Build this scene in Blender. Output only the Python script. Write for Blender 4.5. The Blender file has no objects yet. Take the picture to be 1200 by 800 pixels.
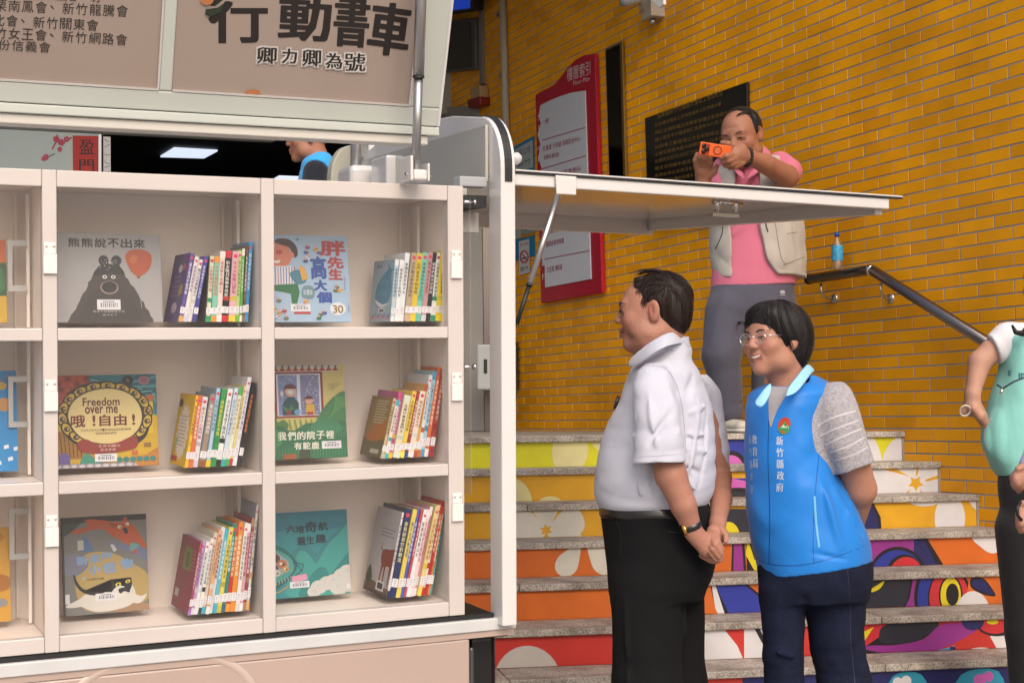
import bpy, math, random, colorsys
import numpy as np
from mathutils import Vector, Matrix
from mathutils.bvhtree import BVHTree
SC = bpy.context.scene
COL = SC.collection
random.seed(7)
# ---------------------------------------------------------------- camera, light, exposure
CH = 1.22                       # eye height of the photographer
FPX, PIT, ROLL = 1800.0, .05138, .01267
cam_d = bpy.data.cameras.new('camera'); cam_d.sensor_width = 36; cam_d.lens = 36 * FPX / 1200
cam_d.clip_start = .05; cam_d.clip_end = 500
cam = bpy.data.objects.new('camera', cam_d); COL.objects.link(cam)
cam.matrix_world = Matrix.Translation((0, 0, CH)) @ Matrix.Rotation(math.pi / 2 + PIT, 4, 'X') @ Matrix.Rotation(-ROLL, 4, 'Z')
SC.camera = cam
SUN_EL, SUN_AZ = math.radians(42), math.radians(163)
world = bpy.data.worlds.new('World'); SC.world = world; world.use_nodes = True
nt = world.node_tree; nt.nodes.clear()
wo = nt.nodes.new('ShaderNodeOutputWorld'); bg = nt.nodes.new('ShaderNodeBackground'); sky = nt.nodes.new('ShaderNodeTexSky')
sky.sky_type = 'NISHITA'; sky.sun_disc = False; sky.sun_elevation = SUN_EL; sky.sun_rotation = SUN_AZ
sky.air_density = 1.0; sky.dust_density = 5.0; sky.ozone_density = .6
bg.inputs['Strength'].default_value = .15
nt.links.new(sky.outputs[0], bg.inputs[0]); nt.links.new(bg.outputs[0], wo.inputs[0])
sun_d = bpy.data.lights.new('sun', 'SUN'); sun_d.energy = .85; sun_d.angle = math.radians(45); sun_d.color = (1, .93, .85)
sun = bpy.data.objects.new('sun', sun_d); COL.objects.link(sun)
sd = Vector((math.sin(SUN_AZ) * math.cos(SUN_EL), math.cos(SUN_AZ) * math.cos(SUN_EL), math.sin(SUN_EL)))
sun.rotation_euler = (-sd).to_track_quat('-Z', 'Y').to_euler()
SC.view_settings.view_transform = 'Standard'; SC.view_settings.look = 'None'
SC.view_settings.exposure = 0.4; SC.view_settings.gamma = 1.0
SC.view_settings.use_curve_mapping = False

# ---------------------------------------------------------------- helpers
def V(*a): return np.array(a, float)
def unit(v): v = np.asarray(v, float); return v / np.linalg.norm(v)
_c, _s = math.cos(ROLL), math.sin(ROLL)
def ray(px, py):
    a, b = px - 600, py - 400
    u, v = _c * a - _s * b, _s * a + _c * b
    y, z = math.cos(PIT) * FPX + math.sin(PIT) * v, math.sin(PIT) * FPX - math.cos(PIT) * v
    return V(u, y, z)
CAM = V(0, 0, CH)
def at(px, py, Y):              # the point at world depth Y seen along that line of sight
    r = ray(px, py); return CAM + r * (Y / r[1])
def hit(px, py, P0, n):
    r = ray(px, py); return CAM + r * (np.dot(np.asarray(P0) - CAM, n) / np.dot(r, n))

def lin(c):
    if isinstance(c, str):
        c = c.lstrip('#'); c = c if len(c) == 6 else ''.join(x * 2 for x in c); c = [int(c[i:i + 2], 16) / 255 for i in (0, 2, 4)]
        return tuple(x / 12.92 if x <= .04045 else ((x + .055) / 1.055) ** 2.4 for x in c)
    return tuple(c)

def tag(o, label=None, cat=None, group=None, kind=None):
    if label: o['label'] = label
    if cat: o['category'] = cat
    if group: o['group'] = group
    if kind: o['kind'] = kind
    return o
def thing(name, loc, label, cat, group=None):
    o = bpy.data.objects.new(name, None); COL.objects.link(o); o.location = tuple(loc); o.empty_display_size = .1
    o['_l'] = list(map(float, loc)); return tag(o, label, cat, group)
def origin_of(o):
    p = V(0, 0, 0)
    while o is not None:
        p = p + V(*o.location); o = o.parent
    return p

class MB:                       # mesh builder: world-space vertices, optional colour per face
    def __init__(s, gain=1.0): s.v = []; s.f = []; s.c = []; s.sm = []; s.gain = gain
    def add(s, vs, fs, col=None, smooth=False):
        b = len(s.v); s.v.extend([tuple(map(float, p)) for p in vs])
        for f in fs: s.f.append(tuple(b + i for i in f)); s.c.append(col); s.sm.append(smooth)
        return s
    def box(s, O, X, Y, Z, col=None):            # corner and three edge vectors
        O, X, Y, Z = map(np.asarray, (O, X, Y, Z))
        vs = [O, O + X, O + X + Y, O + Y, O + Z, O + X + Z, O + X + Y + Z, O + Y + Z]
        fs = [(0, 3, 2, 1), (4, 5, 6, 7), (0, 1, 5, 4), (1, 2, 6, 5), (2, 3, 7, 6), (3, 0, 4, 7)]
        if np.dot(np.cross(X, Y), Z) < 0: fs = [f[::-1] for f in fs]
        return s.add(vs, fs, col)
    def prism(s, poly, D, col=None, smooth=False):   # polygon (3D points) extruded by D
        n = len(poly); D = np.asarray(D); P = [np.asarray(p) for p in poly]
        vs = P + [p + D for p in P]
        nrm = sum((np.cross(P[i] - P[0], P[(i + 1) % n] - P[0]) for i in range(1, n - 1)), V(0, 0, 0))
        fl = np.dot(nrm, D) > 0
        b = len(s.v)
        caps = [tuple(range(n))[::-1], tuple(range(n, 2 * n))]; sides = [(i, (i + 1) % n, n + (i + 1) % n, n + i) for i in range(n)]
        if not fl: caps = [c[::-1] for c in caps]; sides = [c[::-1] for c in sides]
        s.add(vs, caps, col)
        for f in sides: s.f.append(tuple(b + i for i in f)); s.c.append(col); s.sm.append(smooth)
        return s
    def tube(s, pts, r, n=12, col=None, cap=True, smooth=True):
        pts = [np.asarray(p, float) for p in pts]; m = len(pts)
        if not hasattr(r, '__len__'): r = [r] * m
        t0 = unit(pts[1] - pts[0]); a = V(0, 0, 1) if abs(t0[2]) < .9 else V(1, 0, 0)
        x = unit(np.cross(a, t0)); vs = []
        for i in range(m):
            t = unit((pts[min(i + 1, m - 1)] - pts[i]) * 1.0 if i == 0 else (pts[i] - pts[i - 1] if i == m - 1 else unit(pts[i + 1] - pts[i]) + unit(pts[i] - pts[i - 1])))
            x = unit(x - t * np.dot(x, t)); y = np.cross(t, x)
            for k in range(n):
                q = 2 * math.pi * k / n; vs.append(pts[i] + r[i] * (math.cos(q) * x + math.sin(q) * y))
        fs = [(i * n + k, i * n + (k + 1) % n, (i + 1) * n + (k + 1) % n, (i + 1) * n + k) for i in range(m - 1) for k in range(n)]
        b = len(s.v); s.add(vs, fs, col, smooth)
        if cap:
            for f in (tuple(range(n))[::-1], tuple(range((m - 1) * n, m * n))): s.f.append(tuple(b + i for i in f)); s.c.append(col); s.sm.append(False)
        return s
    def lathe(s, O, axis, prof, n=20, col=None):  # prof: (radius, height)
        ax = unit(axis); pts = [np.asarray(O) + ax * h for r, h in prof]
        a = V(0, 0, 1) if abs(ax[2]) < .9 else V(1, 0, 0); x = unit(np.cross(a, ax)); y = np.cross(ax, x)
        vs = []; m = len(prof)
        for (r, h), p in zip(prof, pts):
            for k in range(n): q = 2 * math.pi * k / n; vs.append(p + r * (math.cos(q) * x + math.sin(q) * y))
        fs = [(i * n + k, i * n + (k + 1) % n, (i + 1) * n + (k + 1) % n, (i + 1) * n + k) for i in range(m - 1) for k in range(n)]
        fs += [tuple(range(n))[::-1], tuple(range((m - 1) * n, m * n))]
        return s.add(vs, fs, col, True)
    def build(s, name, mat, parent=None, bevel=0, seg=2, world=False):
        o0 = origin_of(parent) if parent is not None else V(0, 0, 0)
        me = bpy.data.meshes.new(name)
        me.from_pydata([tuple(np.asarray(p) - o0) for p in s.v], [], s.f)
        if s.f: me.polygons.foreach_set('use_smooth', s.sm)
        if any(c is not None for c in s.c):
            ca = me.color_attributes.new('Col', 'FLOAT_COLOR', 'CORNER'); arr = []
            for f, c in zip(s.f, s.c):
                q = lin(c) if c is not None else (.8, .8, .8)
                arr.extend((q[0] * s.gain, q[1] * s.gain, q[2] * s.gain, 1.0) * len(f))
            ca.data.foreach_set('color', arr)
        me.materials.append(mat); me.update()
        o = bpy.data.objects.new(name, me); COL.objects.link(o)
        if parent is not None: o.parent = parent
        if bevel:
            md = o.modifiers.new('bevel', 'BEVEL'); md.width = bevel; md.segments = seg; md.limit_method = 'ANGLE'; md.angle_limit = math.radians(40)
        return o

# ---------------------------------------------------------------- materials
def mat(name, col, rough=.5, metal=0., noise=None, bump=0., bscale=40., spec=.5, coat=0., vcol=False, trans=0., emit=None, sss=0., sheen=0., world=False, wrinkle=0.):
    m = bpy.data.materials.new(name); m.use_nodes = True; t = m.node_tree; b = t.nodes['Principled BSDF']
    c = lin(col); b.inputs['Base Color'].default_value = (*c, 1); b.inputs['Roughness'].default_value = rough
    b.inputs['Metallic'].default_value = metal; b.inputs['Specular IOR Level'].default_value = spec; b.inputs['Coat Weight'].default_value = coat
    if coat: b.inputs['Coat Roughness'].default_value = .12
    if sss: b.inputs['Subsurface Weight'].default_value = sss; b.inputs['Subsurface Radius'].default_value = (.012, .004, .002); b.inputs['Subsurface Scale'].default_value = 1.0
    if sheen: b.inputs['Sheen Weight'].default_value = sheen
    src = None
    tc = t.nodes.new('ShaderNodeTexCoord'); co_ = tc.outputs['Object']
    if world: co_ = t.nodes.new('ShaderNodeNewGeometry').outputs['Position']
    if vcol:
        a = t.nodes.new('ShaderNodeAttribute'); a.attribute_name = 'Col'; src = a.outputs['Color']
    if noise:                     # (scale, amount, detail)
        sc, am = noise[:2]
        n = t.nodes.new('ShaderNodeTexNoise'); n.inputs['Scale'].default_value = sc; n.inputs['Detail'].default_value = noise[2] if len(noise) > 2 else 4
        t.links.new(co_, n.inputs['Vector'])
        mr = t.nodes.new('ShaderNodeMapRange'); mr.inputs[1].default_value = .3; mr.inputs[2].default_value = .7; mr.inputs[3].default_value = 1 - am; mr.inputs[4].default_value = 1 + am * .6
        t.links.new(n.outputs[0], mr.inputs[0])
        mx = t.nodes.new('ShaderNodeVectorMath'); mx.operation = 'SCALE'
        if src is not None: t.links.new(src, mx.inputs[0])
        else: mx.inputs[0].default_value = c
        t.links.new(mr.outputs[0], mx.inputs['Scale']); src = mx.outputs[0]
    if src is not None: t.links.new(src, b.inputs['Base Color'])
    if bump:
        n = t.nodes.new('ShaderNodeTexNoise'); n.inputs['Scale'].default_value = bscale; n.inputs['Detail'].default_value = 5
        t.links.new(co_, n.inputs['Vector'])
        bp = t.nodes.new('ShaderNodeBump'); bp.inputs['Strength'].default_value = bump; bp.inputs['Distance'].default_value = .01
        t.links.new(n.outputs[0], bp.inputs['Height']); t.links.new(bp.outputs[0], b.inputs['Normal'])
    if wrinkle:
        w = t.nodes.new('ShaderNodeTexNoise'); w.noise_type = 'RIDGED_MULTIFRACTAL'; w.inputs['Scale'].default_value = 7; w.inputs['Detail'].default_value = 2.5; w.inputs['Distortion'].default_value = .6
        mp = t.nodes.new('ShaderNodeMapping'); mp.inputs['Scale'].default_value = (1, 1, .8); mp.inputs['Rotation'].default_value = (.4, .3, 0)
        t.links.new(tc.outputs['Object'], mp.inputs[0]); t.links.new(mp.outputs[0], w.inputs['Vector'])
        b2 = t.nodes.new('ShaderNodeBump'); b2.inputs['Strength'].default_value = wrinkle; b2.inputs['Distance'].default_value = .012
        t.links.new(w.outputs[0], b2.inputs['Height'])
        if bump: t.links.new(bp.outputs[0], b2.inputs['Normal'])
        t.links.new(b2.outputs[0], b.inputs['Normal'])
    if emit: b.inputs['Emission Color'].default_value = (*lin(emit[0]), 1); b.inputs['Emission Strength'].default_value = emit[1]
    if trans: b.inputs['Transmission Weight'].default_value = trans
    return m
def clearmat(name, tint=(1, 1, 1), refl=.12, rough=.03):
    m = bpy.data.materials.new(name); m.use_nodes = True; t = m.node_tree; t.nodes.clear()
    o = t.nodes.new('ShaderNodeOutputMaterial'); a = t.nodes.new('ShaderNodeBsdfTransparent'); g = t.nodes.new('ShaderNodeBsdfGlossy'); mx = t.nodes.new('ShaderNodeMixShader')
    f = t.nodes.new('ShaderNodeLayerWeight'); f.inputs[0].default_value = .5
    pw = t.nodes.new('ShaderNodeMath'); pw.operation = 'POWER'; pw.inputs[1].default_value = 4.0; t.links.new(f.outputs['Facing'], pw.inputs[0])
    mu = t.nodes.new('ShaderNodeMath'); mu.operation = 'MULTIPLY_ADD'; mu.inputs[1].default_value = .6; mu.inputs[2].default_value = refl
    t.links.new(pw.outputs[0], mu.inputs[0]); t.links.new(mu.outputs[0], mx.inputs[0])
    t.links.new(a.outputs[0], mx.inputs[1]); t.links.new(g.outputs[0], mx.inputs[2]); t.links.new(mx.outputs[0], o.inputs[0])
    return m
M = {}
M['paint'] = mat('cream_paint', (.565, .51, .48), .38, noise=(3, .06), coat=.2)
M['paint_in'] = mat('cream_panel', (.80, .715, .66), .35, noise=(2, .05))
M['white_paint'] = mat('white_gloss_paint', (.66, .64, .625), .22, coat=.5, noise=(4, .04))
M['wing'] = mat('grey_white_paint', (.46, .48, .44), .35, coat=.3, noise=(3, .05))
M['skirt'] = mat('beige_body_paint', (.43, .325, .28), .3, coat=.4, noise=(2, .04))
M['trim'] = mat('white_trim', (.56, .56, .56), .4, noise=(6, .08))
M['black'] = mat('black_rubber', (.012, .012, .013), .5)
M['blackgloss'] = mat('black_plastic', (.012, .011, .012), .25)
M['steel'] = mat('brushed_steel', (.55, .54, .53), .3, 1.0)
M['chrome'] = mat('chrome', (.8, .78, .76), .12, 1.0)
M['darksteel'] = mat('dark_stainless', (.22, .19, .18), .28, 1.0)
M['acrylic'] = clearmat('clear_acrylic', (.985, .985, .98), .018, .03)
M['print'] = mat('printed_colour', (.8, .8, .8), .45, vcol=True)
M['printgloss'] = mat('printed_gloss', (.8, .8, .8), .3, vcol=True)
M['paper'] = mat('book_pages', (.72, .68, .6), .9, noise=(60, .1))
M['tile'] = None

# ---------------------------------------------------------------- flat print (lettering, pictures) as thin coloured faces
_tc = {}
def text_geo(body, bold=0.0, res=2):
    k = (body, bold)
    if k in _tc: return _tc[k]
    cu = bpy.data.curves.new('lettering', 'FONT'); cu.body = body; cu.offset = bold; cu.resolution_u = res
    cu.align_x = 'LEFT'; cu.fill_mode = 'FRONT'
    ob = bpy.data.objects.new('lettering', cu); me = ob.to_mesh()
    vs = [(v.co.x, v.co.y) for v in me.vertices]; fs = [tuple(p.vertices) for p in me.polygons]
    ob.to_mesh_clear(); bpy.data.objects.remove(ob); bpy.data.curves.remove(cu)
    if not vs: vs = [(0, 0)]; fs = []
    a = np.array(vs); lo, hi = a.min(0), a.max(0)
    _tc[k] = (a, fs, lo, hi); return _tc[k]
def clip_poly(P, x0, y0, x1, y1):
    for ax, lim, sg in ((0, x0, 1), (0, x1, -1), (1, y0, 1), (1, y1, -1)):
        out = []
        for i in range(len(P)):
            a, b = P[i - 1], P[i]; ia, ib = (a[ax] - lim) * sg >= 0, (b[ax] - lim) * sg >= 0
            if ia != ib:
                t = (lim - a[ax]) / (b[ax] - a[ax]); out.append((a[0] + t * (b[0] - a[0]), a[1] + t * (b[1] - a[1])))
            if ib: out.append(tuple(b))
        P = out
        if len(P) < 3: return []
    return P
def ell_pts(cx, cy, rx, ry, rot=0, n=28, a0=0, a1=360):
    q = [math.radians(a0 + (a1 - a0) * i / n) for i in range(n if a1 - a0 >= 360 else n + 1)]; r = math.radians(rot)
    return [(cx + rx * math.cos(t) * math.cos(r) - ry * math.sin(t) * math.sin(r), cy + rx * math.cos(t) * math.sin(r) + ry * math.sin(t) * math.cos(r)) for t in q]
def smooth_pts(P, closed=True, k=4):    # Catmull-Rom through the points
    n = len(P); out = []
    rng = range(n) if closed else range(n - 1)
    for i in rng:
        g = (lambda j: P[j % n]) if closed else (lambda j: P[max(0, min(n - 1, j))])
        p0, p1, p2, p3 = map(lambda j: np.array(g(j), float), (i - 1, i, i + 1, i + 2))
        for s in range(k):
            t = s / k; out.append(tuple(.5 * (2 * p1 + (p2 - p0) * t + (2 * p0 - 5 * p1 + 4 * p2 - p3) * t * t + (3 * p1 - p0 - 3 * p2 + p3) * t ** 3)))
    if not closed: out.append(tuple(P[-1]))
    return out
class Art:
    def __init__(s, fn, clip=(0, 0, 1, 1), step=.00003, flip=False): s.fn = fn; s.clip = clip; s.mb = MB(.74); s.k = 0; s.step = step; s.flip = flip
    def poly(s, P, c, noclip=False):
        if s.clip and not noclip: P = clip_poly(list(P), *s.clip)
        if len(P) < 3: return s
        s.k += 1; h = s.k * s.step
        ar = sum(P[i - 1][0] * P[i][1] - P[i][0] * P[i - 1][1] for i in range(len(P)))
        if (ar < 0) != s.flip: P = P[::-1]
        s.mb.add([s.fn(x, y, h) for x, y in P], [tuple(range(len(P)))], c); return s
    def rect(s, x0, y0, x1, y1, c): return s.poly([(x0, y0), (x1, y0), (x1, y1), (x0, y1)], c)
    def ell(s, cx, cy, rx, ry, c, rot=0, n=24): return s.poly(ell_pts(cx, cy, rx, ry, rot, n), c)
    def blob(s, P, c): return s.poly(smooth_pts(P), c)
    def line(s, P, w, c, asp=1.0):       # a stroke: one quad per piece
        s.k += 1; h = s.k * s.step
        for (ax, ay), (bx, by) in zip(P[:-1], P[1:]):
            dx, dy = (bx - ax), (by - ay) * asp; L = math.hypot(dx, dy) or 1; nx, ny = -dy / L * w / 2, dx / L * w / 2 / asp
            Q = [(ax - nx, ay - ny), (bx - nx, by - ny), (bx + nx, by + ny), (ax + nx, ay + ny)]
            if s.clip: Q = clip_poly(Q, *s.clip)
            if len(Q) > 2: s.mb.add([s.fn(x, y, h) for x, y in (Q[::-1] if s.flip else Q)], [tuple(range(len(Q)))], c)
        return s
    def text(s, body, x, y, w, hgt, c, bold=.0, rot=0, skew=0):   # fitted into the box w by hgt, lower left corner x, y
        a, fs, lo, hi = text_geo(body, 0); s.k += 1; h = s.k * s.step
        sz = np.maximum(hi - lo, 1e-6); r = math.radians(rot)
        ex, ey = bold * .7 * w / sz[0] , bold * .7 * hgt / sz[1]
        offs = [(0, 0)] if bold < .01 else ([(-ex, 0), (ex, 0)] if bold < .026 else [(-ex, -ey), (ex, -ey), (-ex, ey), (ex, ey), (0, 0)])
        for k_, (ox, oy) in enumerate(offs):
            vs = []
            for p in a:
                q = (p - lo) / sz * (w, hgt); q = (q[0] + skew * q[1] + ox, q[1] + oy)
                vs.append(s.fn(x + q[0] * math.cos(r) - q[1] * math.sin(r), y + q[0] * math.sin(r) + q[1] * math.cos(r), h + k_ * s.step * .2))
            s.mb.add(vs, [f[::-1] for f in fs] if s.flip else fs, c)
        return s
    def build(s, name, parent, m=None): return s.mb.build(name, m or M['print'], parent)

# ---------------------------------------------------------------- smooth solids (bodies, cloth): signed distances on a grid
def smin(a, b, k):
    if k <= 0: return np.minimum(a, b)
    h = np.maximum(k - np.abs(a - b), 0) / k; return np.minimum(a, b) - h * h * k * .25
class Solid:
    def __init__(s, h=.004): s.h = h; s.p = []
    def cap(s, a, b, ra, rb, k=.01, sub=False, flat=None):   # flat=(axis unit vector, factor): squashed section
        a, b = np.asarray(a, float), np.asarray(b, float); R = max(ra, rb) * (1.0) + k
        lo, hi = np.minimum(a, b) - R, np.maximum(a, b) + R
        def f(X, Y, Z):
            ba = b - a; L2 = ba @ ba + 1e-12
            px, py, pz = X - a[0], Y - a[1], Z - a[2]
            t = np.clip((px * ba[0] + py * ba[1] + pz * ba[2]) / L2, 0, 1)
            qx, qy, qz = px - t * ba[0], py - t * ba[1], pz - t * ba[2]
            r = ra + (rb - ra) * t
            if flat is None: return np.sqrt(qx * qx + qy * qy + qz * qz) - r
            n, fc = flat; d = qx * n[0] + qy * n[1] + qz * n[2]; e = 1 / fc ** 2 - 1
            q = np.sqrt(qx * qx + qy * qy + qz * qz + e * d * d)
            return (q - r) * np.where(q > 0, 1, 1) * (.5 + .5 * fc)
        s.p.append((f, lo, hi, k, sub)); return s
    def chain(s, pts, rs, k=.006):
        for i in range(len(pts) - 1): s.cap(pts[i], pts[i + 1], rs[i], rs[i + 1], k)
        return s
    def ell(s, c, r, R=None, k=.01, sub=False):     # R: rows are the local axes
        c = np.asarray(c, float); r = np.asarray(r, float); R = np.eye(3) if R is None else np.asarray(R)
        ext = np.sqrt(((R * r[:, None]) ** 2).sum(0)) + k
        def f(X, Y, Z):
            px, py, pz = X - c[0], Y - c[1], Z - c[2]
            q = [(R[i][0] * px + R[i][1] * py + R[i][2] * pz) for i in range(3)]
            k0 = np.sqrt(sum((q[i] / r[i]) ** 2 for i in range(3))); k1 = np.sqrt(sum((q[i] / r[i] ** 2) ** 2 for i in range(3))) + 1e-9
            return k0 * (k0 - 1) / k1
        s.p.append((f, c - ext, c + ext, k, sub)); return s
    def loft(s, rows, k=.01, disp=None, sub=False, p=2.0, ztilt=(0, 0), skin=None):  # rows: (z, cx, cy, rx, ry), any order in z; ztilt tilts the end cuts
        A = np.array(sorted(rows)); z0, z1 = A[0, 0], A[-1, 0]
        mr = A[:, 3:5].max() + k + .02
        tl = (abs(ztilt[0]) + abs(ztilt[1])) * mr * .0 
        lo = V((A[:, 1] - A[:, 3]).min() - k - .02, (A[:, 2] - A[:, 4]).min() - k - .02, z0 - k); hi = V((A[:, 1] + A[:, 3]).max() + k + .02, (A[:, 2] + A[:, 4]).max() + k + .02, z1 + k)
        def f(X, Y, Z):
            z = np.clip(Z, z0, z1)
            # smooth interpolation of the sections
            i = np.clip(np.searchsorted(A[:, 0], z, side='right') - 1, 0, len(A) - 2)
            t = (z - A[i, 0]) / (A[i + 1, 0] - A[i, 0]);
            def cr(c):
                m = np.gradient(A[:, c], A[:, 0]); dz = A[i + 1, 0] - A[i, 0]
                return (2 * t ** 3 - 3 * t ** 2 + 1) * A[i, c] + (t ** 3 - 2 * t ** 2 + t) * dz * m[i] + (-2 * t ** 3 + 3 * t ** 2) * A[i + 1, c] + (t ** 3 - t ** 2) * dz * m[i + 1]
            cx, cy, rx, ry = cr(1), cr(2), cr(3), cr(4)
            x, y = (X - cx), (Y - cy)
            if p == 2.0:
                q = np.sqrt((x / rx) ** 2 + (y / ry) ** 2); g = np.sqrt((x / rx ** 2) ** 2 + (y / ry ** 2) ** 2) + 1e-6
                d = q * (q - 1) / g
            else:
                q = (np.abs(x / rx) ** p + np.abs(y / ry) ** p) ** (1 / p); d = (q - 1) * np.minimum(rx, ry)
            d = np.broadcast_to(d, np.broadcast_shapes(X.shape, Y.shape, Z.shape)).copy()
            if disp is not None: d = d + disp(X, Y, Z)
            d = np.maximum(d, np.maximum(Z - z1 - ztilt[1] * X, z0 - Z + ztilt[0] * X) if (ztilt[0] or ztilt[1]) else np.maximum(Z - z1, z0 - Z))
            if skin is not None: d = np.maximum(d, -(d + skin))
            return d
        s.p.append((f, lo, hi, k, sub)); return s
    def cut(s, P0, n, lo=None, hi=None):   # remove everything on the side n points to (inside the box lo..hi)
        P0, n = np.asarray(P0, float), unit(n)
        def f(X, Y, Z): return -((X - P0[0]) * n[0] + (Y - P0[1]) * n[1] + (Z - P0[2]) * n[2])
        s.p.append((f, lo, hi, 0, True)); return s
    def warp(s, fn, lo=None, hi=None): s.p.append((fn, lo, hi, 0, 'add')); return s
    def mesh(s):
        h = s.h; B = [(l, u) for f, l, u, k, sb in s.p if not sb]
        lo = np.min([b[0] for b in B], 0) - 2 * h; hi = np.max([b[1] for b in B], 0) + 2 * h
        n = np.ceil((hi - lo) / h).astype(int) + 1
        F = np.full(tuple(n), .05, np.float32)
        ax = [lo[i] + h * np.arange(n[i]) for i in range(3)]
        for f, l, u, k, sub in s.p:
            i0 = np.zeros(3, int) if l is None else np.clip(((l - lo) / h).astype(int) - 1, 0, n - 1)
            i1 = n if u is None else np.clip(((u - lo) / h).astype(int) + 2, 1, n)
            if (i1 <= i0).any(): continue
            sl = tuple(slice(a, b) for a, b in zip(i0, i1))
            X, Y, Z = ax[0][sl[0]][:, None, None], ax[1][sl[1]][None, :, None], ax[2][sl[2]][None, None, :]
            d = f(X, Y, Z)
            if sub == 'add': F[sl] += d
            elif sub: F[sl] = -smin(-F[sl], d, k)
            else: F[sl] = smin(F[sl], d, k)
        return surface(F, lo, h)
def surface(F, lo, h):
    S = F < 0; nx, ny, nz = F.shape
    c = np.zeros((nx - 1, ny - 1, nz - 1), np.uint8)
    for a in (0, 1):
        for b in (0, 1):
            for d in (0, 1): c += S[a:nx - 1 + a, b:ny - 1 + b, d:nz - 1 + d]
    I = np.argwhere((c > 0) & (c < 8)); idx = np.full(c.shape, -1, np.int32); idx[tuple(I.T)] = np.arange(len(I))
    co = np.array([(a, b, d) for a in (0, 1) for b in (0, 1) for d in (0, 1)])
    vals = np.stack([F[I[:, 0] + a, I[:, 1] + b, I[:, 2] + d] for a, b, d in co], 1)
    acc = np.zeros((len(I), 3)); cnt = np.zeros(len(I))
    for i in range(8):
        for j in range(i + 1, 8):
            if abs(co[i] - co[j]).sum() != 1: continue
            a, b = vals[:, i], vals[:, j]; m = (a < 0) != (b < 0)
            t = np.where(m, a / np.where(m, a - b, 1), 0)
            acc += m[:, None] * (co[i] + t[:, None] * (co[j] - co[i])); cnt += m
    Vx = lo + h * (I + acc / cnt[:, None]); Q = []
    for axis in range(3):
        o = [x for x in range(3) if x != axis]
        sA = [slice(None)] * 3; sB = [slice(None)] * 3
        sA[axis] = slice(0, -1); sB[axis] = slice(1, None)
        for q in o: sA[q] = slice(1, -1); sB[q] = slice(1, -1)
        a, b = S[tuple(sA)], S[tuple(sB)]
        E = np.argwhere(a != b); 
        if not len(E): continue
        E2 = E.copy(); E2[:, o] += 1
        fl = a[tuple(E.T)]
        e1, e2 = np.zeros(3, int), np.zeros(3, int); e1[(axis + 1) % 3] = 1; e2[(axis + 2) % 3] = 1
        g = lambda d: idx[tuple((E2 + d).T)]
        q = np.stack([g(-e1 - e2), g(-e2), g(0 * e1), g(-e1)], 1)
        q[~fl] = q[~fl][:, ::-1]; Q.append(q)
    return Vx, np.concatenate(Q)
def solid_obj(name, sol, mt, parent, colfn=None, relax=1, decimate=None):
    Vx, Q = sol.mesh()
    # light Laplacian relax to remove grid stepping
    E = np.concatenate([Q[:, [0, 1]], Q[:, [1, 2]], Q[:, [2, 3]], Q[:, [3, 0]]])
    for _ in range(relax):
        A = np.zeros_like(Vx); n = np.bincount(E.ravel(), minlength=len(Vx)).astype(float)
        for c in range(3): A[:, c] = np.bincount(E[:, 0], Vx[E[:, 1], c], len(Vx)) + np.bincount(E[:, 1], Vx[E[:, 0], c], len(Vx))
        Vx = Vx * .5 + .5 * A / np.maximum(n, 1)[:, None]
    o0 = origin_of(parent) if parent is not None else V(0, 0, 0)
    me = bpy.data.meshes.new(name); nv, nf = len(Vx), len(Q)
    me.vertices.add(nv); me.vertices.foreach_set('co', (Vx - o0).astype(np.float32).ravel())
    me.loops.add(nf * 4); me.loops.foreach_set('vertex_index', Q.astype(np.int32).ravel())
    me.polygons.add(nf); me.polygons.foreach_set('loop_start', np.arange(0, nf * 4, 4, dtype=np.int32))
    me.update(calc_edges=True)
    me.polygons.foreach_set('use_smooth', np.ones(nf, bool))
    if colfn is not None:
        ca = me.color_attributes.new('Col', 'FLOAT_COLOR', 'POINT'); c = np.ones((nv, 4)); c[:, :3] = colfn(Vx); ca.data.foreach_set('color', c.astype(np.float32).ravel())
    me.materials.append(mt); me.validate(); me.update()
    o = bpy.data.objects.new(name, me); COL.objects.link(o)
    if parent is not None: o.parent = parent
    o_bvh[name + str(id(o))] = None
    return o, BVHTree.FromPolygons([tuple(p) for p in Vx], [tuple(q) for q in Q.tolist()])
o_bvh = {}
def decal_fn(bvh, off=.0008):     # lays flat print on a curved surface, seen square on from where the reader stands
    def fn(px, py, h):
        r = unit(ray(px, py)); loc, n, i, d = bvh.ray_cast(Vector(CAM), Vector(r))
        if loc is None:
            loc, n, i, d = bvh.find_nearest(Vector(CAM + r * 4.5)); 
        return V(*loc) - r * (off + h)
    return fn
# ================================================================= the place
K = .88
WA = .418
W0 = V(2.478, 7.826, 2.069) * K + CAM
WD = V(math.sin(WA), -math.cos(WA), 0); WN = V(-math.cos(WA), -math.sin(WA), 0); UPZ = V(0, 0, 1)
TP, RP = .266 * K, .068 * K             # tile pitch, course pitch
def wpt(s, z, o=0): return V(*(W0 + s * WD + o * WN)[:2], z)
def wst(px, py, o=0):
    p = hit(px, py, W0 + o * WN, WN); return float((p - W0) @ WD), float(p[2])
SAZ = .174; SD = V(math.cos(SAZ), math.sin(SAZ), 0); SN = V(math.sin(SAZ), -math.cos(SAZ), 0)
RH, TD = .163 * K, .288 * K
LZ = CH - .086 * K
S0 = V(0, 8.199 * K - .06, 0)
NST = 8
def stz(n): return LZ - n * RH
def stp(n, t, back=0, z=0): p = S0 + (n * TD - back) * SN + t * SD; return V(p[0], p[1], z)
def st_wall(n, back=0):      # parameter t where the nosing line meets the tiled wall
    p = S0 + (n * TD - back) * SN; return float(((W0 - p) @ WN) / (SD @ WN))

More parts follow.
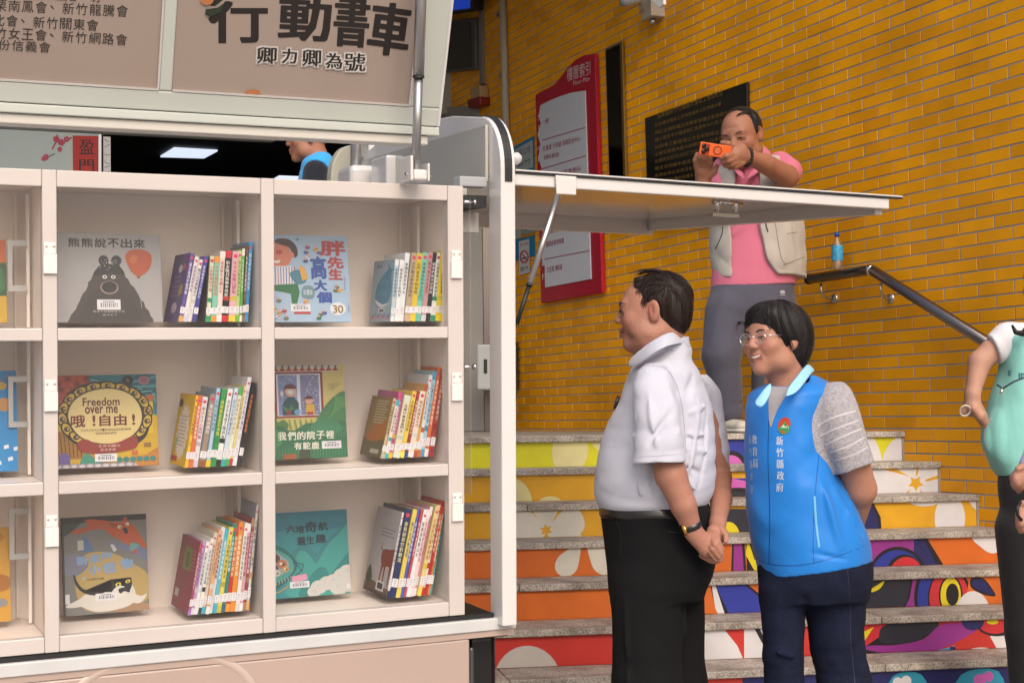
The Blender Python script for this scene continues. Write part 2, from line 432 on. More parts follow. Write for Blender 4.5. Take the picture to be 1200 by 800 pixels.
gm = mat('plaza_paving', (.30, .28, .26), .8, noise=(8, .2), bump=.2, bscale=60)
b = MB().add([(-60, -60, 0), (60, -60, 0), (60, 60, 0), (-60, 60, 0)], [(0, 1, 2, 3)]); tag(b.build('ground', gm), kind='structure')

# granite
def granite():
    m = bpy.data.materials.new('speckled_granite'); m.use_nodes = True; t = m.node_tree; bs = t.nodes['Principled BSDF']
    tc = t.nodes.new('ShaderNodeTexCoord'); n = t.nodes.new('ShaderNodeTexNoise'); n.inputs['Scale'].default_value = 160; n.inputs['Detail'].default_value = 3
    v = t.nodes.new('ShaderNodeTexVoronoi'); v.inputs['Scale'].default_value = 220
    n2 = t.nodes.new('ShaderNodeTexNoise'); n2.inputs['Scale'].default_value = 7; n2.inputs['Detail'].default_value = 6; n2.inputs['Roughness'].default_value = .7
    r = t.nodes.new('ShaderNodeValToRGB'); e = r.color_ramp.elements; e[0].position = .36; e[0].color = (.24, .22, .205, 1); e[1].position = .6; e[1].color = (.56, .53, .49, 1)
    for q in (n, v, n2): t.links.new(tc.outputs['Object'], q.inputs['Vector'])
    t.links.new(n.outputs[0], r.inputs[0])
    mx = t.nodes.new('ShaderNodeMix'); mx.data_type = 'RGBA'; mx.blend_type = 'MULTIPLY'; mx.inputs[0].default_value = 1
    r2 = t.nodes.new('ShaderNodeValToRGB'); e = r2.color_ramp.elements; e[0].position = .35; e[0].color = (.5, .46, .42, 1); e[1].position = .62; e[1].color = (1.15, 1.12, 1.08, 1)
    t.links.new(n2.outputs[0], r2.inputs[0]); t.links.new(r.outputs[0], mx.inputs[6]); t.links.new(r2.outputs[0], mx.inputs[7]); t.links.new(mx.outputs[2], bs.inputs['Base Color'])
    bs.inputs['Roughness'].default_value = .6
    bp = t.nodes.new('ShaderNodeBump'); bp.inputs['Strength'].default_value = .25; bp.inputs['Distance'].default_value = .003
    t.links.new(n.outputs[0], bp.inputs['Height']); t.links.new(bp.outputs[0], bs.inputs['Normal'])
    return m
M['granite'] = granite()
M['concrete'] = mat('rough_concrete', (.3, .28, .26), .85, noise=(9, .2), bump=.2)

stair = thing('staircase', stp(8, .5), 'wide granite staircase with colourful flower and creature murals on its risers', 'staircase')
TL = -3.2
for n in range(NST + 1):
    te = st_wall(n) - .004; z = stz(n)
    depth = TD if n else .5
    if n < NST:
        cuts = [TL, -1.9, -.55 + .13 * ((n * 7) % 5), .95 + .1 * ((n * 3) % 4)]
        cuts = [c for c in cuts if c < te - .25] + [te]
        for a, c in zip(cuts[:-1], cuts[1:]):
            rr = st_wall(n, depth) - .004 if c == te else c - .002
            mb = MB(); cc = c if c == te else c - .003
            P = [stp(n, a, 0, z - .028), stp(n, cc, 0, z - .028), stp(n, rr if c == te else cc, depth + .012, z - .028), stp(n, a, depth + .012, z - .028)]
            mb.prism(P, V(0, 0, .028)); mb.build('tread', M['granite'], stair, bevel=.003, seg=1)
# landing
Pl = [stp(0, TL - 3, .5, LZ - .002), stp(0, st_wall(0, .5), .5, LZ - .002), V(*wpt(-7.5, 0)[:2], LZ - .002), V(-8, 22, LZ - .002), V(-8, 9, LZ - .002)]
M['floor_tile'] = mat('landing_floor', (.25, .23, .2), .45, noise=(3, .15))
tag(MB().prism(Pl, V(0, 0, -.1)).build('landing_floor', M['floor_tile']), kind='structure')

# risers with the printed mural
MUR = {'y': '#e6e21c', 'ye': '#efe7a6', 'a': '#eab01c', 'w': '#e6e2d6', 'o': '#e0701f', 'r': '#d2342c', 'p': '#a0349a', 'pl': '#d768c4', 'b': '#2a3aa8', 'nb': '#1f2266', 'k': '#15151d', 'dk': '#2b2d3c', 'gy': '#cfc8c2', 'wh': '#e9e7ea', 'c': '#2fa3c4', 'yy': '#efdc1e', 'rd': '#d8303c', 'm': '#6a1f4d'}
base = ['y', 'a', 'a', 'o', 'o', 'r', 'r', 'nb']
def disc(cx, cy, rx, ry, rot=0): return ell_pts(cx, cy, rx, ry, rot, 30)
def petal(cx, cy, ang, L, w):      # a petal growing from a flower's centre
    q = math.radians(ang); dx, dy = math.cos(q), math.sin(q); nx, ny = -dy, dx
    pr = [(0, .05), (.3, .55), (.65, 1), (.9, .8), (1, .3), (1, -.3), (.9, -.8), (.65, -1), (.3, -.55), (0, -.05)]
    return smooth_pts([(cx + dx * L * a + nx * w * b_, cy + dy * L * a + ny * w * b_) for a, b_ in pr])
def star(cx, cy, r, n=6, r2=.5, rot=20): return [(cx + (r if i % 2 == 0 else r * r2) * math.cos(math.radians(rot + 180 * i / n)), cy + (r if i % 2 == 0 else r * r2) * math.sin(math.radians(rot + 180 * i / n))) for i in range(2 * n)]
def flower(cx, cy, L, w, rots, pc, sc, inner=True):
    out = [(petal(cx, cy, a, L, w), pc) for a in rots]
    if inner: out.append((star(cx, cy, L * .17), sc))
    return out
S = {n: [] for n in range(NST)}
# top riser
S[0] += [(disc(668, 528, 21, 30, 8), 'ye'), (disc(716, 505, 26, 28), 'ye'), (disc(865, 545, 42, 40), 'k'), (disc(865, 547, 38, 36), 'b'), (disc(858, 550, 18, 22), 'k'), (disc(857, 552, 15, 19), 'pl'), ([(1000, 500), (1062, 500), (1062, 550), (1000, 550)], 'y'), (disc(1010, 548, 24, 42), 'wh'), (disc(1068, 552, 36, 46), 'wh')]
S[1] += [(disc(603, 590, 21, 30, -8), 'ye'), (disc(645, 597, 18, 16, 0), 'ye'), ([(830, 560), (900, 560), (900, 600), (830, 600)], 'b'), (smooth_pts([(835, 560), (868, 562), (905, 574), (905, 584), (868, 572), (835, 572)]), 'pl'), (disc(865, 596, 40, 25), 'k'), (disc(865, 600, 37, 24), 'dk'), ([(1000, 540), (1110, 540), (1110, 590), (1000, 590)], 'wh')]
S[1] += [([(1018, 545), (1046, 547), (1066, 558), (1040, 551)], 'a'), ([(1074, 545), (1077, 545), (1075, 557), (1073, 557)], 'a'), ([(1084, 562), (1103, 555), (1103, 560), (1084, 564)], 'a'), ([(1068, 572), (1062, 581), (1056, 581)], 'a'), ([(1078, 572), (1080, 582), (1084, 582)], 'a'), (star(1073, 566, 9.5, 5, .5, 15), 'a')]
S[2] += [(petal(640, 622, a, 46, 17), 'w') for a in (-92, -160, -20, 155, 28)] + [(star(640, 621, 8, 6), 'a')] + [([(838, 596), (905, 596), (905, 640), (838, 640)], 'dk'), (smooth_pts([(846, 612), (858, 612), (866, 622), (868, 642), (861, 642), (858, 628), (846, 617)]), 'yy'), ([(1000, 590), (1024, 590), (1032, 606), (1034, 640), (1000, 640)], 'k'), ([(1000, 590), (1021, 590), (1029, 608), (1031, 640), (1000, 640)], 'nb'), (disc(1083, 580, 24, 13), 'wh'), (disc(1113, 607, 18, 28), 'wh'), (disc(1160, 580, 26, 22), 'wh')]
S[3] += [(petal(681, 634, 122, 46, 13), 'w'), (petal(687, 634, 50, 46, 14), 'w'), ([(828, 630), (862, 630), (862, 690), (828, 690)], 'o'), ([(858, 630), (872, 630), (876, 690), (856, 690)], 'k'), ([(860, 630), (869, 630), (873, 690), (859, 690)], 'p'), ([(874, 630), (905, 630), (905, 690), (876, 690)], 'k'), ([(876, 630), (884, 655), (905, 668), (905, 672), (884, 668), (874, 650)], 'yy'),
         ([(1000, 628), (1076, 628), (1076, 690), (1000, 690)], 'p'), ([(1073, 628), (1085, 630), (1108, 672), (1070, 672)], 'k'), ([(1071, 628), (1081, 628), (1103, 672), (1070, 672)], 'nb'), (disc(1052, 676, 34, 36), 'k'), (disc(1052, 677, 31, 33), 'b'), (disc(1060, 677, 23, 28), 'k'), (disc(1062, 678, 21, 26), 'rd'), (disc(1066, 676, 12, 14), 'k'), (disc(1066, 677, 10, 12), 'yy'), ([(1081, 628), (1085, 628), (1112, 672), (1108, 672)], 'k'), (smooth_pts([(1140, 628), (1184, 628), (1172, 644), (1162, 648), (1151, 642)]), 'wh')]
S[4] += [([(822, 680), (845, 680), (880, 740), (822, 740)], 'o'), (disc(832, 736, 14, 12), 'w'), ([(832, 684), (840, 684), (864, 740), (854, 740), (838, 712)], 'k'), ([(834, 686), (838, 684), (856, 740), (850, 736), (838, 712)], 'wh'), ([(838, 684), (905, 684), (905, 740), (864, 740)], 'b'), ([(872, 684), (905, 684), (905, 712)], 'k'), ([(876, 684), (905, 684), (905, 708)], 'o'),
         ([(1000, 675), (1130, 675), (1130, 728), (1000, 728)], 'k'), ([(1000, 678), (1066, 678), (1064, 700), (1050, 728), (1000, 728)], 'dk'), (smooth_pts([(1002, 681), (1018, 690), (1036, 680), (1030, 690), (1016, 694), (1000, 690)]), 'yy'), ([(1070, 676), (1078, 676), (1072, 728), (1052, 728), (1066, 700)], 'p'), (disc(1088, 700, 17, 34), 'k'), (disc(1090, 700, 15, 32), 'b'), (disc(1113, 700, 26, 34), 'k'), (disc(1112, 700, 23, 33), 'rd'), (disc(1114, 697, 14, 23), 'k'), (disc(1114, 697, 12, 21), 'yy'), (disc(1116, 696, 7.5, 13), 'k'),
         ([(1136, 674), (1200, 674), (1210, 730), (1128, 730)], 'o'), (disc(1140, 726, 22, 34), 'wh'), (disc(1196, 724, 20, 26), 'wh'), (smooth_pts([(1138, 677), (1152, 677), (1163, 690), (1166, 698), (1152, 696), (1138, 688)]), 'k'), (smooth_pts([(1140, 679), (1151, 679), (1161, 690), (1163, 696), (1152, 693), (1140, 686)]), 'nb')]
S[5] += [(disc(618, 800, 40, 44), 'gy'), ([(815, 735), (905, 735), (905, 790), (815, 790)], 'wh'), ([(848, 736), (872, 736), (872, 774), (864, 756)], 'r'), ([(884, 736), (890, 736), (903, 762), (899, 764)], 'k'),
         ([(985, 728), (1100, 728), (1100, 790), (985, 790)], 'k'), ([(985, 731), (1038, 731), (1030, 746), (1012, 758), (985, 762)], 'rd'), ([(1000, 745), (1024, 734), (1012, 752), (1000, 760)], 'yy'), (smooth_pts([(1040, 731), (1098, 730), (1088, 742), (1066, 752), (1036, 753), (1030, 745)]), 'dk'), (smooth_pts([(1104, 731), (1140, 731), (1144, 738), (1120, 752), (1086, 765), (1050, 766), (1012, 760), (1018, 756), (1050, 755), (1082, 748)]), 'p'), ([(1010, 766), (1030, 764), (1030, 790), (1010, 790)], 'c'), (smooth_pts([(1075, 770), (1112, 758), (1120, 758), (1120, 790), (1075, 790)]), 'c'), ([(1113, 757), (1123, 757), (1140, 790), (1113, 790)], 'nb'),
         ([(1118, 756), (1145, 742), (1180, 742), (1180, 790), (1135, 790)], 'r'), (disc(1150, 780, 32, 22), 'wh'), ([(1160, 745), (1210, 730), (1210, 790), (1185, 790)], 'wh'), (disc(1168, 730, 24, 15), 'k'), (disc(1166, 729, 20, 13), 'rd'), (disc(1163, 728, 7, 3), 'yy'), (disc(1140, 728, 13, 10), 'nb')]
S[6] += [([(870, 790), (1210, 780), (1210, 840), (870, 840)], 'nb'), (smooth_pts([(1046, 792), (1080, 790), (1090, 830), (1040, 830)]), 'c'), (smooth_pts([(1126, 790), (1170, 786), (1176, 830), (1120, 830)]), 'c'), (disc(1052, 799, 6, 6), 'wh'), (disc(1062, 797, 6, 6), 'wh'), ([(1047, 802), (1068, 800), (1058, 812)], 'wh'), (disc(1148, 796, 7, 7), 'pl'), (disc(1158, 792, 6, 6), 'pl')]
MUR = {k_: '#%02x%02x%02x' % tuple(int(int(v_[i:i + 2], 16) * 1.06) if int(v_[i:i + 2], 16) < 240 else int(v_[i:i + 2], 16) for i in (1, 3, 5)) for k_, v_ in MUR.items()}
M['mural'] = mat('vinyl_mural_print', (.8, .8, .8), .5, vcol=True, noise=(5, .16, 9), world=True, bump=.05, bscale=4)
for n in range(NST):
    back = .018; zt, zb = stz(n) - .028, stz(n + 1); te = st_wall(n, back) - .012
    a0, a1 = stp(n, TL, back, zb), stp(n, te, back, zb)
    r = MB(.74).box(a0, (te - TL) * SD, -SN * .05, V(0, 0, zt - zb), MUR[base[n]]).build('riser', M['mural'], stair)
    P0 = stp(n, 0, back, 0)
    art = Art(lambda s, z, h, P0=P0: P0 + s * SD + SN * (.0006 + h) + V(0, 0, z), clip=(TL, zb + .001, te, zt - .001))
    for P, c in S[n]:
        Q = []
        for px, py in P: p = hit(px, py, P0 + V(0, 0, zb), SN); Q.append((float((p - P0) @ SD), float(p[2])))
        art.poly(Q, MUR[c])
    if art.mb.f: art.build('mural_print', r, M['mural'])
    # dark skirting strip where the riser meets the wall
    MB().box(stp(n, te + .001, back - .004, zb), SD * .012, -SN * .05, V(0, 0, zt - zb)).build('edge_strip', M['concrete'], stair)

# tiled wall ------------------------------------------------------
def tile_mat():
    m = mat('glazed_yellow_tile', (.66, .31, .012), .5, vcol=True, noise=(1.7, .2, 7), bump=.05, bscale=25, spec=.3, world=True)
    return m
M['tile'] = tile_mat()
M['grout'] = mat('grey_mortar', (.32, .295, .26), .9, noise=(3, .3, 8), bump=.2, bscale=90)
wall = thing('tiled_wall', wpt(0, LZ), 'wall clad in long yellow ochre tiles rising beside the stairs', 'wall')
SL, SR = wst(497, 300)[0], 2.6
ZT = CH + 3.9
MB().box(wpt(SL, 0), WD * (SR - SL), -WN * .25, V(0, 0, ZT)).build('mortar_backing', M['grout'], wall)
tcol = ['#f1a505', '#efa304', '#f3a607', '#eca004', '#e99d05', '#e09707']
tw, th_, td_ = TP - .0075, RP - .0075, .0022
variants = []
def tile_vs(P, w, h): # chamfered front
    q = .0012; X, Y, N_ = WD, UPZ, WN; o = []
    for (a, b_, c) in ((0, 0, 0), (w, 0, 0), (w, h, 0), (0, h, 0), (q, q, td_), (w - q, q, td_), (w - q, h - q, td_), (q, h - q, td_)): o.append(P + a * X + b_ * Y + c * N_)
    return o, [(4, 5, 6, 7), (0, 1, 5, 4), (1, 2, 6, 5), (2, 3, 7, 6), (3, 0, 4, 7)]
def pxpy(p):
    d = np.asarray(p) - CAM; Y = d[1] * math.cos(PIT) + d[2] * math.sin(PIT); Z = -d[1] * math.sin(PIT) + d[2] * math.cos(PIT)
    u, v = d[0] / Y * FPX, -Z / Y * FPX; return 600 + _c * u + _s * v, 400 - _s * u + _c * v
tiles = []
zr0 = W0[2]                       # centre height of course 0
for j in range(-40, 60):
    zc = zr0 - j * RP; z0 = zc - RP / 2 + .0045
    if z0 < -.02 or z0 + th_ > ZT: continue
    for i in range(-90, 60):
        if (i + 15 + j) % 2 == 0: continue
        s0 = i * TP / 2 + .004; s1 = s0 + tw
        if s1 < SL or s0 > SR: continue
        s0c, s1c = max(s0, SL), min(s1, SR)
        if s1c - s0c < .02: continue
        P = wpt(s0c, z0); px, py = pxpy(P + WD * tw / 2)
        tiles.append((P, s1c - s0c, px, py, s0))
cand = [k for k, t in enumerate(tiles) if 905 < t[2] < 1195 and 3 < t[3] < 620 and abs(t[1] - tw) < 1e-6 and not (t[2] > 1150 and t[3] > 385) and not (t[2] < 1030 and t[3] > 350)]
cand.sort(key=lambda k: -tiles[k][2]); big = set(cand[:298])
rr = random.Random(3)
for c in tcol:
    vs, fs = tile_vs(V(0, 0, 0), tw, th_); variants.append(MB().add(vs, fs, c))
vm = []
for v_ in variants:
    o = v_.build('tile', M['tile']); vm.append(o.data); bpy.data.objects.remove(o)
for k in sorted(big):
    o = bpy.data.objects.new('tile', rr.choice(vm)); COL.objects.link(o); o.parent = wall
    j = WN * rr.uniform(-.0008, .0008); o.location = tuple(tiles[k][0] + j - V(*wall.location))
rest = MB()
for k, t in enumerate(tiles):
    if k in big: continue
    vs, fs = tile_vs(t[0], t[1], th_); rest.add(vs, fs, rr.choice(tcol))
tag(rest.build('tile', M['tile'], wall), kind='stuff')

# lobby behind the landing ------------------------------------------
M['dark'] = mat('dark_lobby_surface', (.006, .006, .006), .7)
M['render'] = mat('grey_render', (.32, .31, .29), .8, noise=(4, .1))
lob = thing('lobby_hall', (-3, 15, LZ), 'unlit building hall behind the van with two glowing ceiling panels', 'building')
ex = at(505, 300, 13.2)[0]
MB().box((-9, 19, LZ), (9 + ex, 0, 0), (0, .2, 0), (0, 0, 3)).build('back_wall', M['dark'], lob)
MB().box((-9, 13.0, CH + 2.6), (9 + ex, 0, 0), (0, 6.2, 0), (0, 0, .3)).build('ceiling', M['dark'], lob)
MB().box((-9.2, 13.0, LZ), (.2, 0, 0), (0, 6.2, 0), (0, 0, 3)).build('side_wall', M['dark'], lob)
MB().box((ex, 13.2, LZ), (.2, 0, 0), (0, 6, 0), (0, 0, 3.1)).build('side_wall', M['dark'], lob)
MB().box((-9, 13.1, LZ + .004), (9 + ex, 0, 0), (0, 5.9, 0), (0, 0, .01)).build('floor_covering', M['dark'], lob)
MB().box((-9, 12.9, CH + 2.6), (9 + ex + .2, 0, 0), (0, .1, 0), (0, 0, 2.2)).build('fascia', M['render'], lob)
M['lamp'] = mat('glowing_ceiling_panel', (.8, .8, .8), .5, emit=((.62, .7, .86), .9))
zc = CH + 2.598
def ceil_panel(P):
    vs = []
    for px, py in P: r = ray(px, py); vs.append(CAM + r * ((zc - CH) / r[2]) - V(0, 0, .02))
    MB().prism(vs, V(0, 0, .015)).build('light_panel', M['lamp'], lob)
ceil_panel([(188, 182), (239, 183.5), (255, 175), (204, 172)])
zc = CH + 2.2
ceil_panel([(313, 213), (352, 214), (352, 206), (327, 205)])
MB().box((-8.2, 6.5, 0), (.2, 0, 0), (0, 6.5, 0), (0, 0, 4.9)).build('added_shade_wall', M['render'], lob)  # unseen wall added at the left to block daylight and darken the landing
# porch roof over landing
M['soffit'] = mat('porch_soffit', (.3, .29, .27), .8)
porch = thing('porch_roof', (-3, 10, ZT), 'flat concrete porch roof over the stair landing', 'roof')
MB().box((-10, 8.0, ZT - .1), (12.0, 0, 0), (0, 6.2, 0), (0, 0, .3)).build('slab', M['soffit'], porch)
# pale glass partition with new-year couplet
gp = thing('glass_partition', at(40, 190, 11) * V(1, 1, 0) + V(0, 0, LZ), 'pale grey glass partition seen above the bookshelf at the far left', 'partition')
YG = 11.0
pa, pb = at(-120, 215, YG), at(116, 215, YG)
M['paleglass'] = mat('frosted_pale_glass', (.36, .42, .42), .2, spec=.6, noise=(1.5, .08))
MB().box((pa[0], YG, LZ), (pb[0] - pa[0], 0, 0), (0, .02, 0), (0, 0, 2.75)).build('pane', M['paleglass'], gp)
MB().box((pb[0], YG - .02, LZ), (.022, 0, 0), (0, .06, 0), (0, 0, 2.75)).build('frame', M['steel'], gp, bevel=.002)
def flatfn(Y): return lambda px, py, h: at(px, py, Y - h)
cp = thing('couplet_banner', at(101, 182, YG), 'red spring couplet strip with black brush characters on the glass partition', 'banner')
A = Art(flatfn(YG - .004), None, flip=True, step=.0001)
A.poly([(85, 159), (116, 159.5), (117, 240), (86, 240)], '#c01c12'); A.text('盈', 93, 181, 17, -17, '#1a0806', .02); A.text('門', 93, 204, 17, -17, '#1a0806', .02)
for f in (0,): pass
A.build('banner_sheet', cp)
bl = thing('plum_blossom_decal', at(65, 165, YG), 'pink plum blossom sticker on the pale glass left of the red banner', 'sticker')
A = Art(flatfn(YG - .004), None, flip=True, step=.0001)
A.line([(84, 161), (74, 167), (66, 166), (61, 175)], 1.6, '#b02a48'); A.line([(66, 166), (67, 158)], 1.6, '#b02a48')
for x, y, r in ((66, 163, 3.5), (72, 167, 3.6), (78, 163, 3), (70, 175, 2.6), (54, 184, 3), (51, 186, 2.4)):
    for k in range(5): A.ell(x + r * .7 * math.cos(k * 1.257), y + r * .7 * math.sin(k * 1.257), r * .5, r * .5, '#c2405c', n=8)
A.line([(58, 183), (64, 180)], .8, '#456a50')
A.build('print', bl)
ns = thing('paper_strip', at(125, 182, YG), 'narrow white notice strip with black marks beside the red banner', 'notice')
A = Art(flatfn(YG - .03), None, flip=True, step=.0001)
A.poly([(121, 160), (129.5, 160.5), (130, 240), (121.5, 240)], '#e6e6ea')
for k, (a, b_) in enumerate(((163, 166), (172, 169), (181, 181), (189, 192), (196, 194), (201, 201))): A.line([(122.5, a), (125, (a + b_) / 2 + 1), (128.5, b_)], .7, '#333')
A.rect(122, 202, 129, 206, '#d8c43a')
A.build('sheet', ns)

# things fixed to the tiled wall --------------------------------------
def wp(px, py, o=0): return hit(px, py, W0 + o * WN, WN)
def wall_slab(P, thick, off=0): # polygon in pixels on the wall, extruded outward
    return MB().prism([wp(x, y) + WN * off for x, y in P], WN * thick)
def wfn(off): return lambda px, py, h: wp(px, py) + WN * (off + h)
sg = thing('floor_directory_sign', wp(672, 210, 0), 'crimson floor directory board with curved top and white index panel on the tiled wall', 'sign')
M['crimson'] = mat('crimson_panel', '#a8122e', .35, noise=(5, .05))
cr = [(633, 112), (640, 107.5), (648, 104), (655, 100), (662, 92), (670, 81), (680, 71), (690, 65.5), (703, 63.5), (711.5, 343), (640, 355)]
wall_slab(cr, .03, .01).build('board', M['crimson'], sg, bevel=.002, seg=1)
M['signwhite'] = mat('white_index_panel', '#c6cad4', .4)
wb = [(640, 124), (650, 119), (662, 114), (676, 109.5), (692.5, 107), (699.5, 327), (645.5, 337), (645, 312), (641.5, 303), (643.5, 286), (642, 268), (640.5, 240), (642, 222), (638.5, 212), (641, 196), (637.5, 186), (640, 170), (636.5, 158), (640.5, 146), (638, 136)]
wall_slab(wb, .006, .0405).build('index_panel', M['signwhite'], sg)
A = Art(wfn(.0405 + .0068), None, flip=True, step=.00008); RC = '#b0365a'
def wtext(A, body, x0, y0, x1, y1, c, bold=.0, hgt=None):  # bottom-left to bottom-right in pixels, height in px
    a, fs, lo, hi = text_geo(body, 0); A.k += 1; sz = np.maximum(hi - lo, 1e-6); vs = []
    for p in a: q = (p - lo) / sz; vs.append(A.fn(x0 + q[0] * (x1 - x0), y0 + q[0] * (y1 - y0) - q[1] * hgt, A.k * A.step))
    A.mb.add(vs, fs, c)
for (xa, ya, xb, yb) in ((642, 165, 693, 150), (640, 199, 694, 183), (641, 240, 696, 226), (644, 264, 697, 252), (645, 304, 698, 294)): A.line([(xa, ya), (xb, yb)], 1.0, RC)
wtext(A, '大禮堂', 645, 146, 650, 144.5, RC, .0, 6)
wtext(A, '社會處 行政處 自殺防治中心', 643, 178, 687, 166, RC, .01, 6.5); wtext(A, '長青科 婦幼館', 644, 188, 662, 184, RC, .01, 5.5)
wtext(A, '民政處 客家事務科', 645, 212, 688, 201, RC, .01, 6.5); wtext(A, '秘書室', 649, 261, 662, 258, RC, .01, 5.5)
wtext(A, '勞工處 環保局 (行政室 督檢中心)', 646, 276, 694, 266, RC, .01, 7); wtext(A, '國際產業發展處', 647, 290, 668, 285, RC, .01, 6.5)
wtext(A, '文化局 地政處', 648, 320, 666, 316, RC, .01, 7)
A.build('lettering', sg)
A = Art(wfn(.0412), None, flip=True, step=.00008); WC = '#e6d8dc'
wtext(A, '樓層索引', 670.5, 96.5, 698, 88, WC, .03, 16); wtext(A, 'Floor Plan', 678, 101, 697, 95, WC, .01, 5)
for s_, x, y in (('5', 638, 142), ('F', 639, 154), ('4', 637.5, 178), ('F', 638.5, 190), ('3', 640, 216), ('2', 642.5, 282), ('1', 643, 312), ('F', 643.5, 328)): wtext(A, s_, x - 2, y, x + 1.6, y - .8, WC, .03, 6.5)
A.build('heading', sg)
# narrow mirror strip
mi = thing('mirror_strip', wp(727, 160), 'tall narrow dark mirror with gilt edge between the crimson sign and the black plaque', 'mirror')
M['mirror'] = mat('dark_mirror', (.04, .035, .03), .06, 1.0, spec=.8); M['gilt'] = mat('worn_gilt_edge', (.3, .19, .05), .35, .8)
wall_slab([(713, 58), (733, 49), (739, 269), (720, 272)], .018, .008).build('frame', M['gilt'], mi, bevel=.002, seg=1)
wall_slab([(714.5, 60), (730.5, 53), (736.5, 267), (720.8, 270)], .004, .0265).build('glass', M['mirror'], mi)
# black commemorative plaque
pq = thing('stone_plaque', wp(820, 150), 'polished black stone plaque engraved with lines of gold characters', 'plaque')
M['blackstone'] = mat('polished_black_stone', (.012, .011, .010), .12, coat=.3)
plq = [(760, 139), (880, 96.5), (882, 255), (764, 268)]
wall_slab(plq, .02, .008).build('stone', M['blackstone'], pq, bevel=.002, seg=1)
A = Art(wfn(.0286), None, flip=True, step=.00008); GC = '#8a6c2c'
wtext(A, '苗栗縣新竹社教館大樓竣工落成紀念', 775, 140, 852, 112, GC, .01, 7.5)
chs = '之人民大樓建立社會國家文化城市新竹縣長官府中心工程完成記念各界同仁努力服務鄉親福祉日月年大山水木金土'
for r_ in range(14):
    y0 = 150 + r_ * 8.4; ln = ''.join(rr.choice(chs) for _ in range(22))
    if r_ < 13: wtext(A, ln[:18 + (r_ * 5) % 5], 772, y0, 850 + (r_ * 13) % 20, y0 - 26 + r_ * 1.0, GC, .0, 4.6)
A.build('engraving', pq)
# small notices near the post
nb = thing('notice_board', wp(617, 190), 'blue bordered notice sheet on the tiled wall just right of the white post', 'notice')
A = Art(wfn(.006), None, flip=True, step=.0003)
A.poly([(596, 176), (627, 159), (628, 300), (597, 308)], '#1f86b8'); A.poly([(600, 178), (625, 164), (626, 196), (600, 204)], '#b8c4c8')
wtext(A, '社區公告', 604, 186, 623, 178, '#444c58', .02, 8); wtext(A, '新竹', 607, 197, 623, 191, '#444c58', .01, 6)
A.poly([(600, 255), (628, 249), (628, 256), (600, 262)], '#9c2430'); A.poly([(600, 262), (628, 256), (628, 276), (600, 282)], '#c08a2c')
A.poly([(603, 268), (612, 266), (612, 278), (603, 280)], '#aeb6bc'); A.poly([(613, 262), (631, 257), (632, 270), (614, 275)], '#8ea6b4'); wtext(A, '公告', 615, 271, 630, 268, '#3a4a5a', .01, 6)
A.build('sheet', nb)
sm = thing('no_smoking_sign', wp(616, 300), 'white no smoking notice with a red ring below the blue sheet', 'sign')
A = Art(wfn(.012), None, flip=True, step=.0001)
A.poly([(609.5, 283), (622, 280), (622.5, 319), (610, 323)], '#d8d8da'); wtext(A, '禁止吸煙', 611, 289, 621, 287, '#b02430', .01, 4)
A.poly(ell_pts(616, 301, 5.4, 7.6), '#b8202c'); A.poly(ell_pts(616, 301, 3.9, 5.9), '#d8d8da'); A.line([(613, 303.5), (619, 301.5)], 1.6, '#26262a'); A.line([(612.4, 296.5), (619.6, 305.5)], 1.2, '#b8202c')
wtext(A, '室內', 611.5, 318, 620.5, 316, '#333', .01, 5)
A.build('sheet', sm)
# handrail
hr = thing('handrail', wp(1000, 330, .08), 'dark stainless handrail on the tiled wall bending down beside the stairs', 'handrail')
h0, h1, h2 = wp(948, 327, .09), wp(1021, 316, .09), wp(1260, 467, .09)
mb = MB().tube([h0, h0 + (h1 - h0) * .93, h1, h1 + (h2 - h1) * .03, h2], .027, 16); mb.build('rail', M['darksteel'], hr)
MB().tube([h0 - unit(h1 - h0) * .006, h0 + unit(h1 - h0) * .012], .0285, 16).build('end_cap', M['black'], hr)
MB().tube([h1 - unit(h1 - h0) * .012, h1 + unit(h2 - h1) * .014], .0285, 16).build('joint_collar', M['chrome'], hr)
for (bx, by, cx, cy) in ((962, 332, 978, 350), (1032, 332, 1044, 350)):
    a = wp(bx, by, .09); c = wp(cx, cy, .004); m1 = V(a[0], a[1], c[2] + .004)
    P = [a, a + (m1 - a) * .6, m1 + (a - m1) * .2 + (c - m1) * .12, m1 + (c - m1) * .35, c]
    br = MB().tube(smooth_pts(P, False, 4) if False else P, .007, 10).build('bracket', M['steel'], hr)
    MB().lathe(c - WN * .003, WN, [(.001, .0), (.026, .0), (.026, .006), (.02, .012), (.001, .013)], 20).build('wall_plate', M['steel'], br)
# bottle on the rail
bt = thing('water_bottle', h0 + (h1 - h0) * .48 + V(0, 0, .027), 'small clear water bottle with blue cap and label standing on the handrail', 'bottle')
M['pet'] = clearmat('clear_bottle_plastic', (.78, .84, .87), .16); M['bluecap'] = mat('blue_cap', '#1748a8', .4)
B0 = V(*bt.location); s_ = .88
MB().lathe(B0, UPZ, [(.001, 0), (.027, .002), (.029, .012), (.029, .045), (.0275, .05), (.029, .055), (.029, .115), (.026, .13), (.013, .15), (.0115, .16), (.0115, .17)], 20).build('body', M['pet'], bt)
MB().tube([B0 + V(0, 0, .045), B0 + V(0, 0, .12)], .0296, 24, cap=False).build('label_wrap', mat('aqua_label', '#3f9fcf', .4, noise=(60, .4)), bt)
MB().lathe(B0 + V(0, 0, .168), UPZ, [(.001, 0), (.0135, 0), (.0135, .018), (.012, .02), (.001, .02)], 20).build('cap', M['bluecap'], bt)
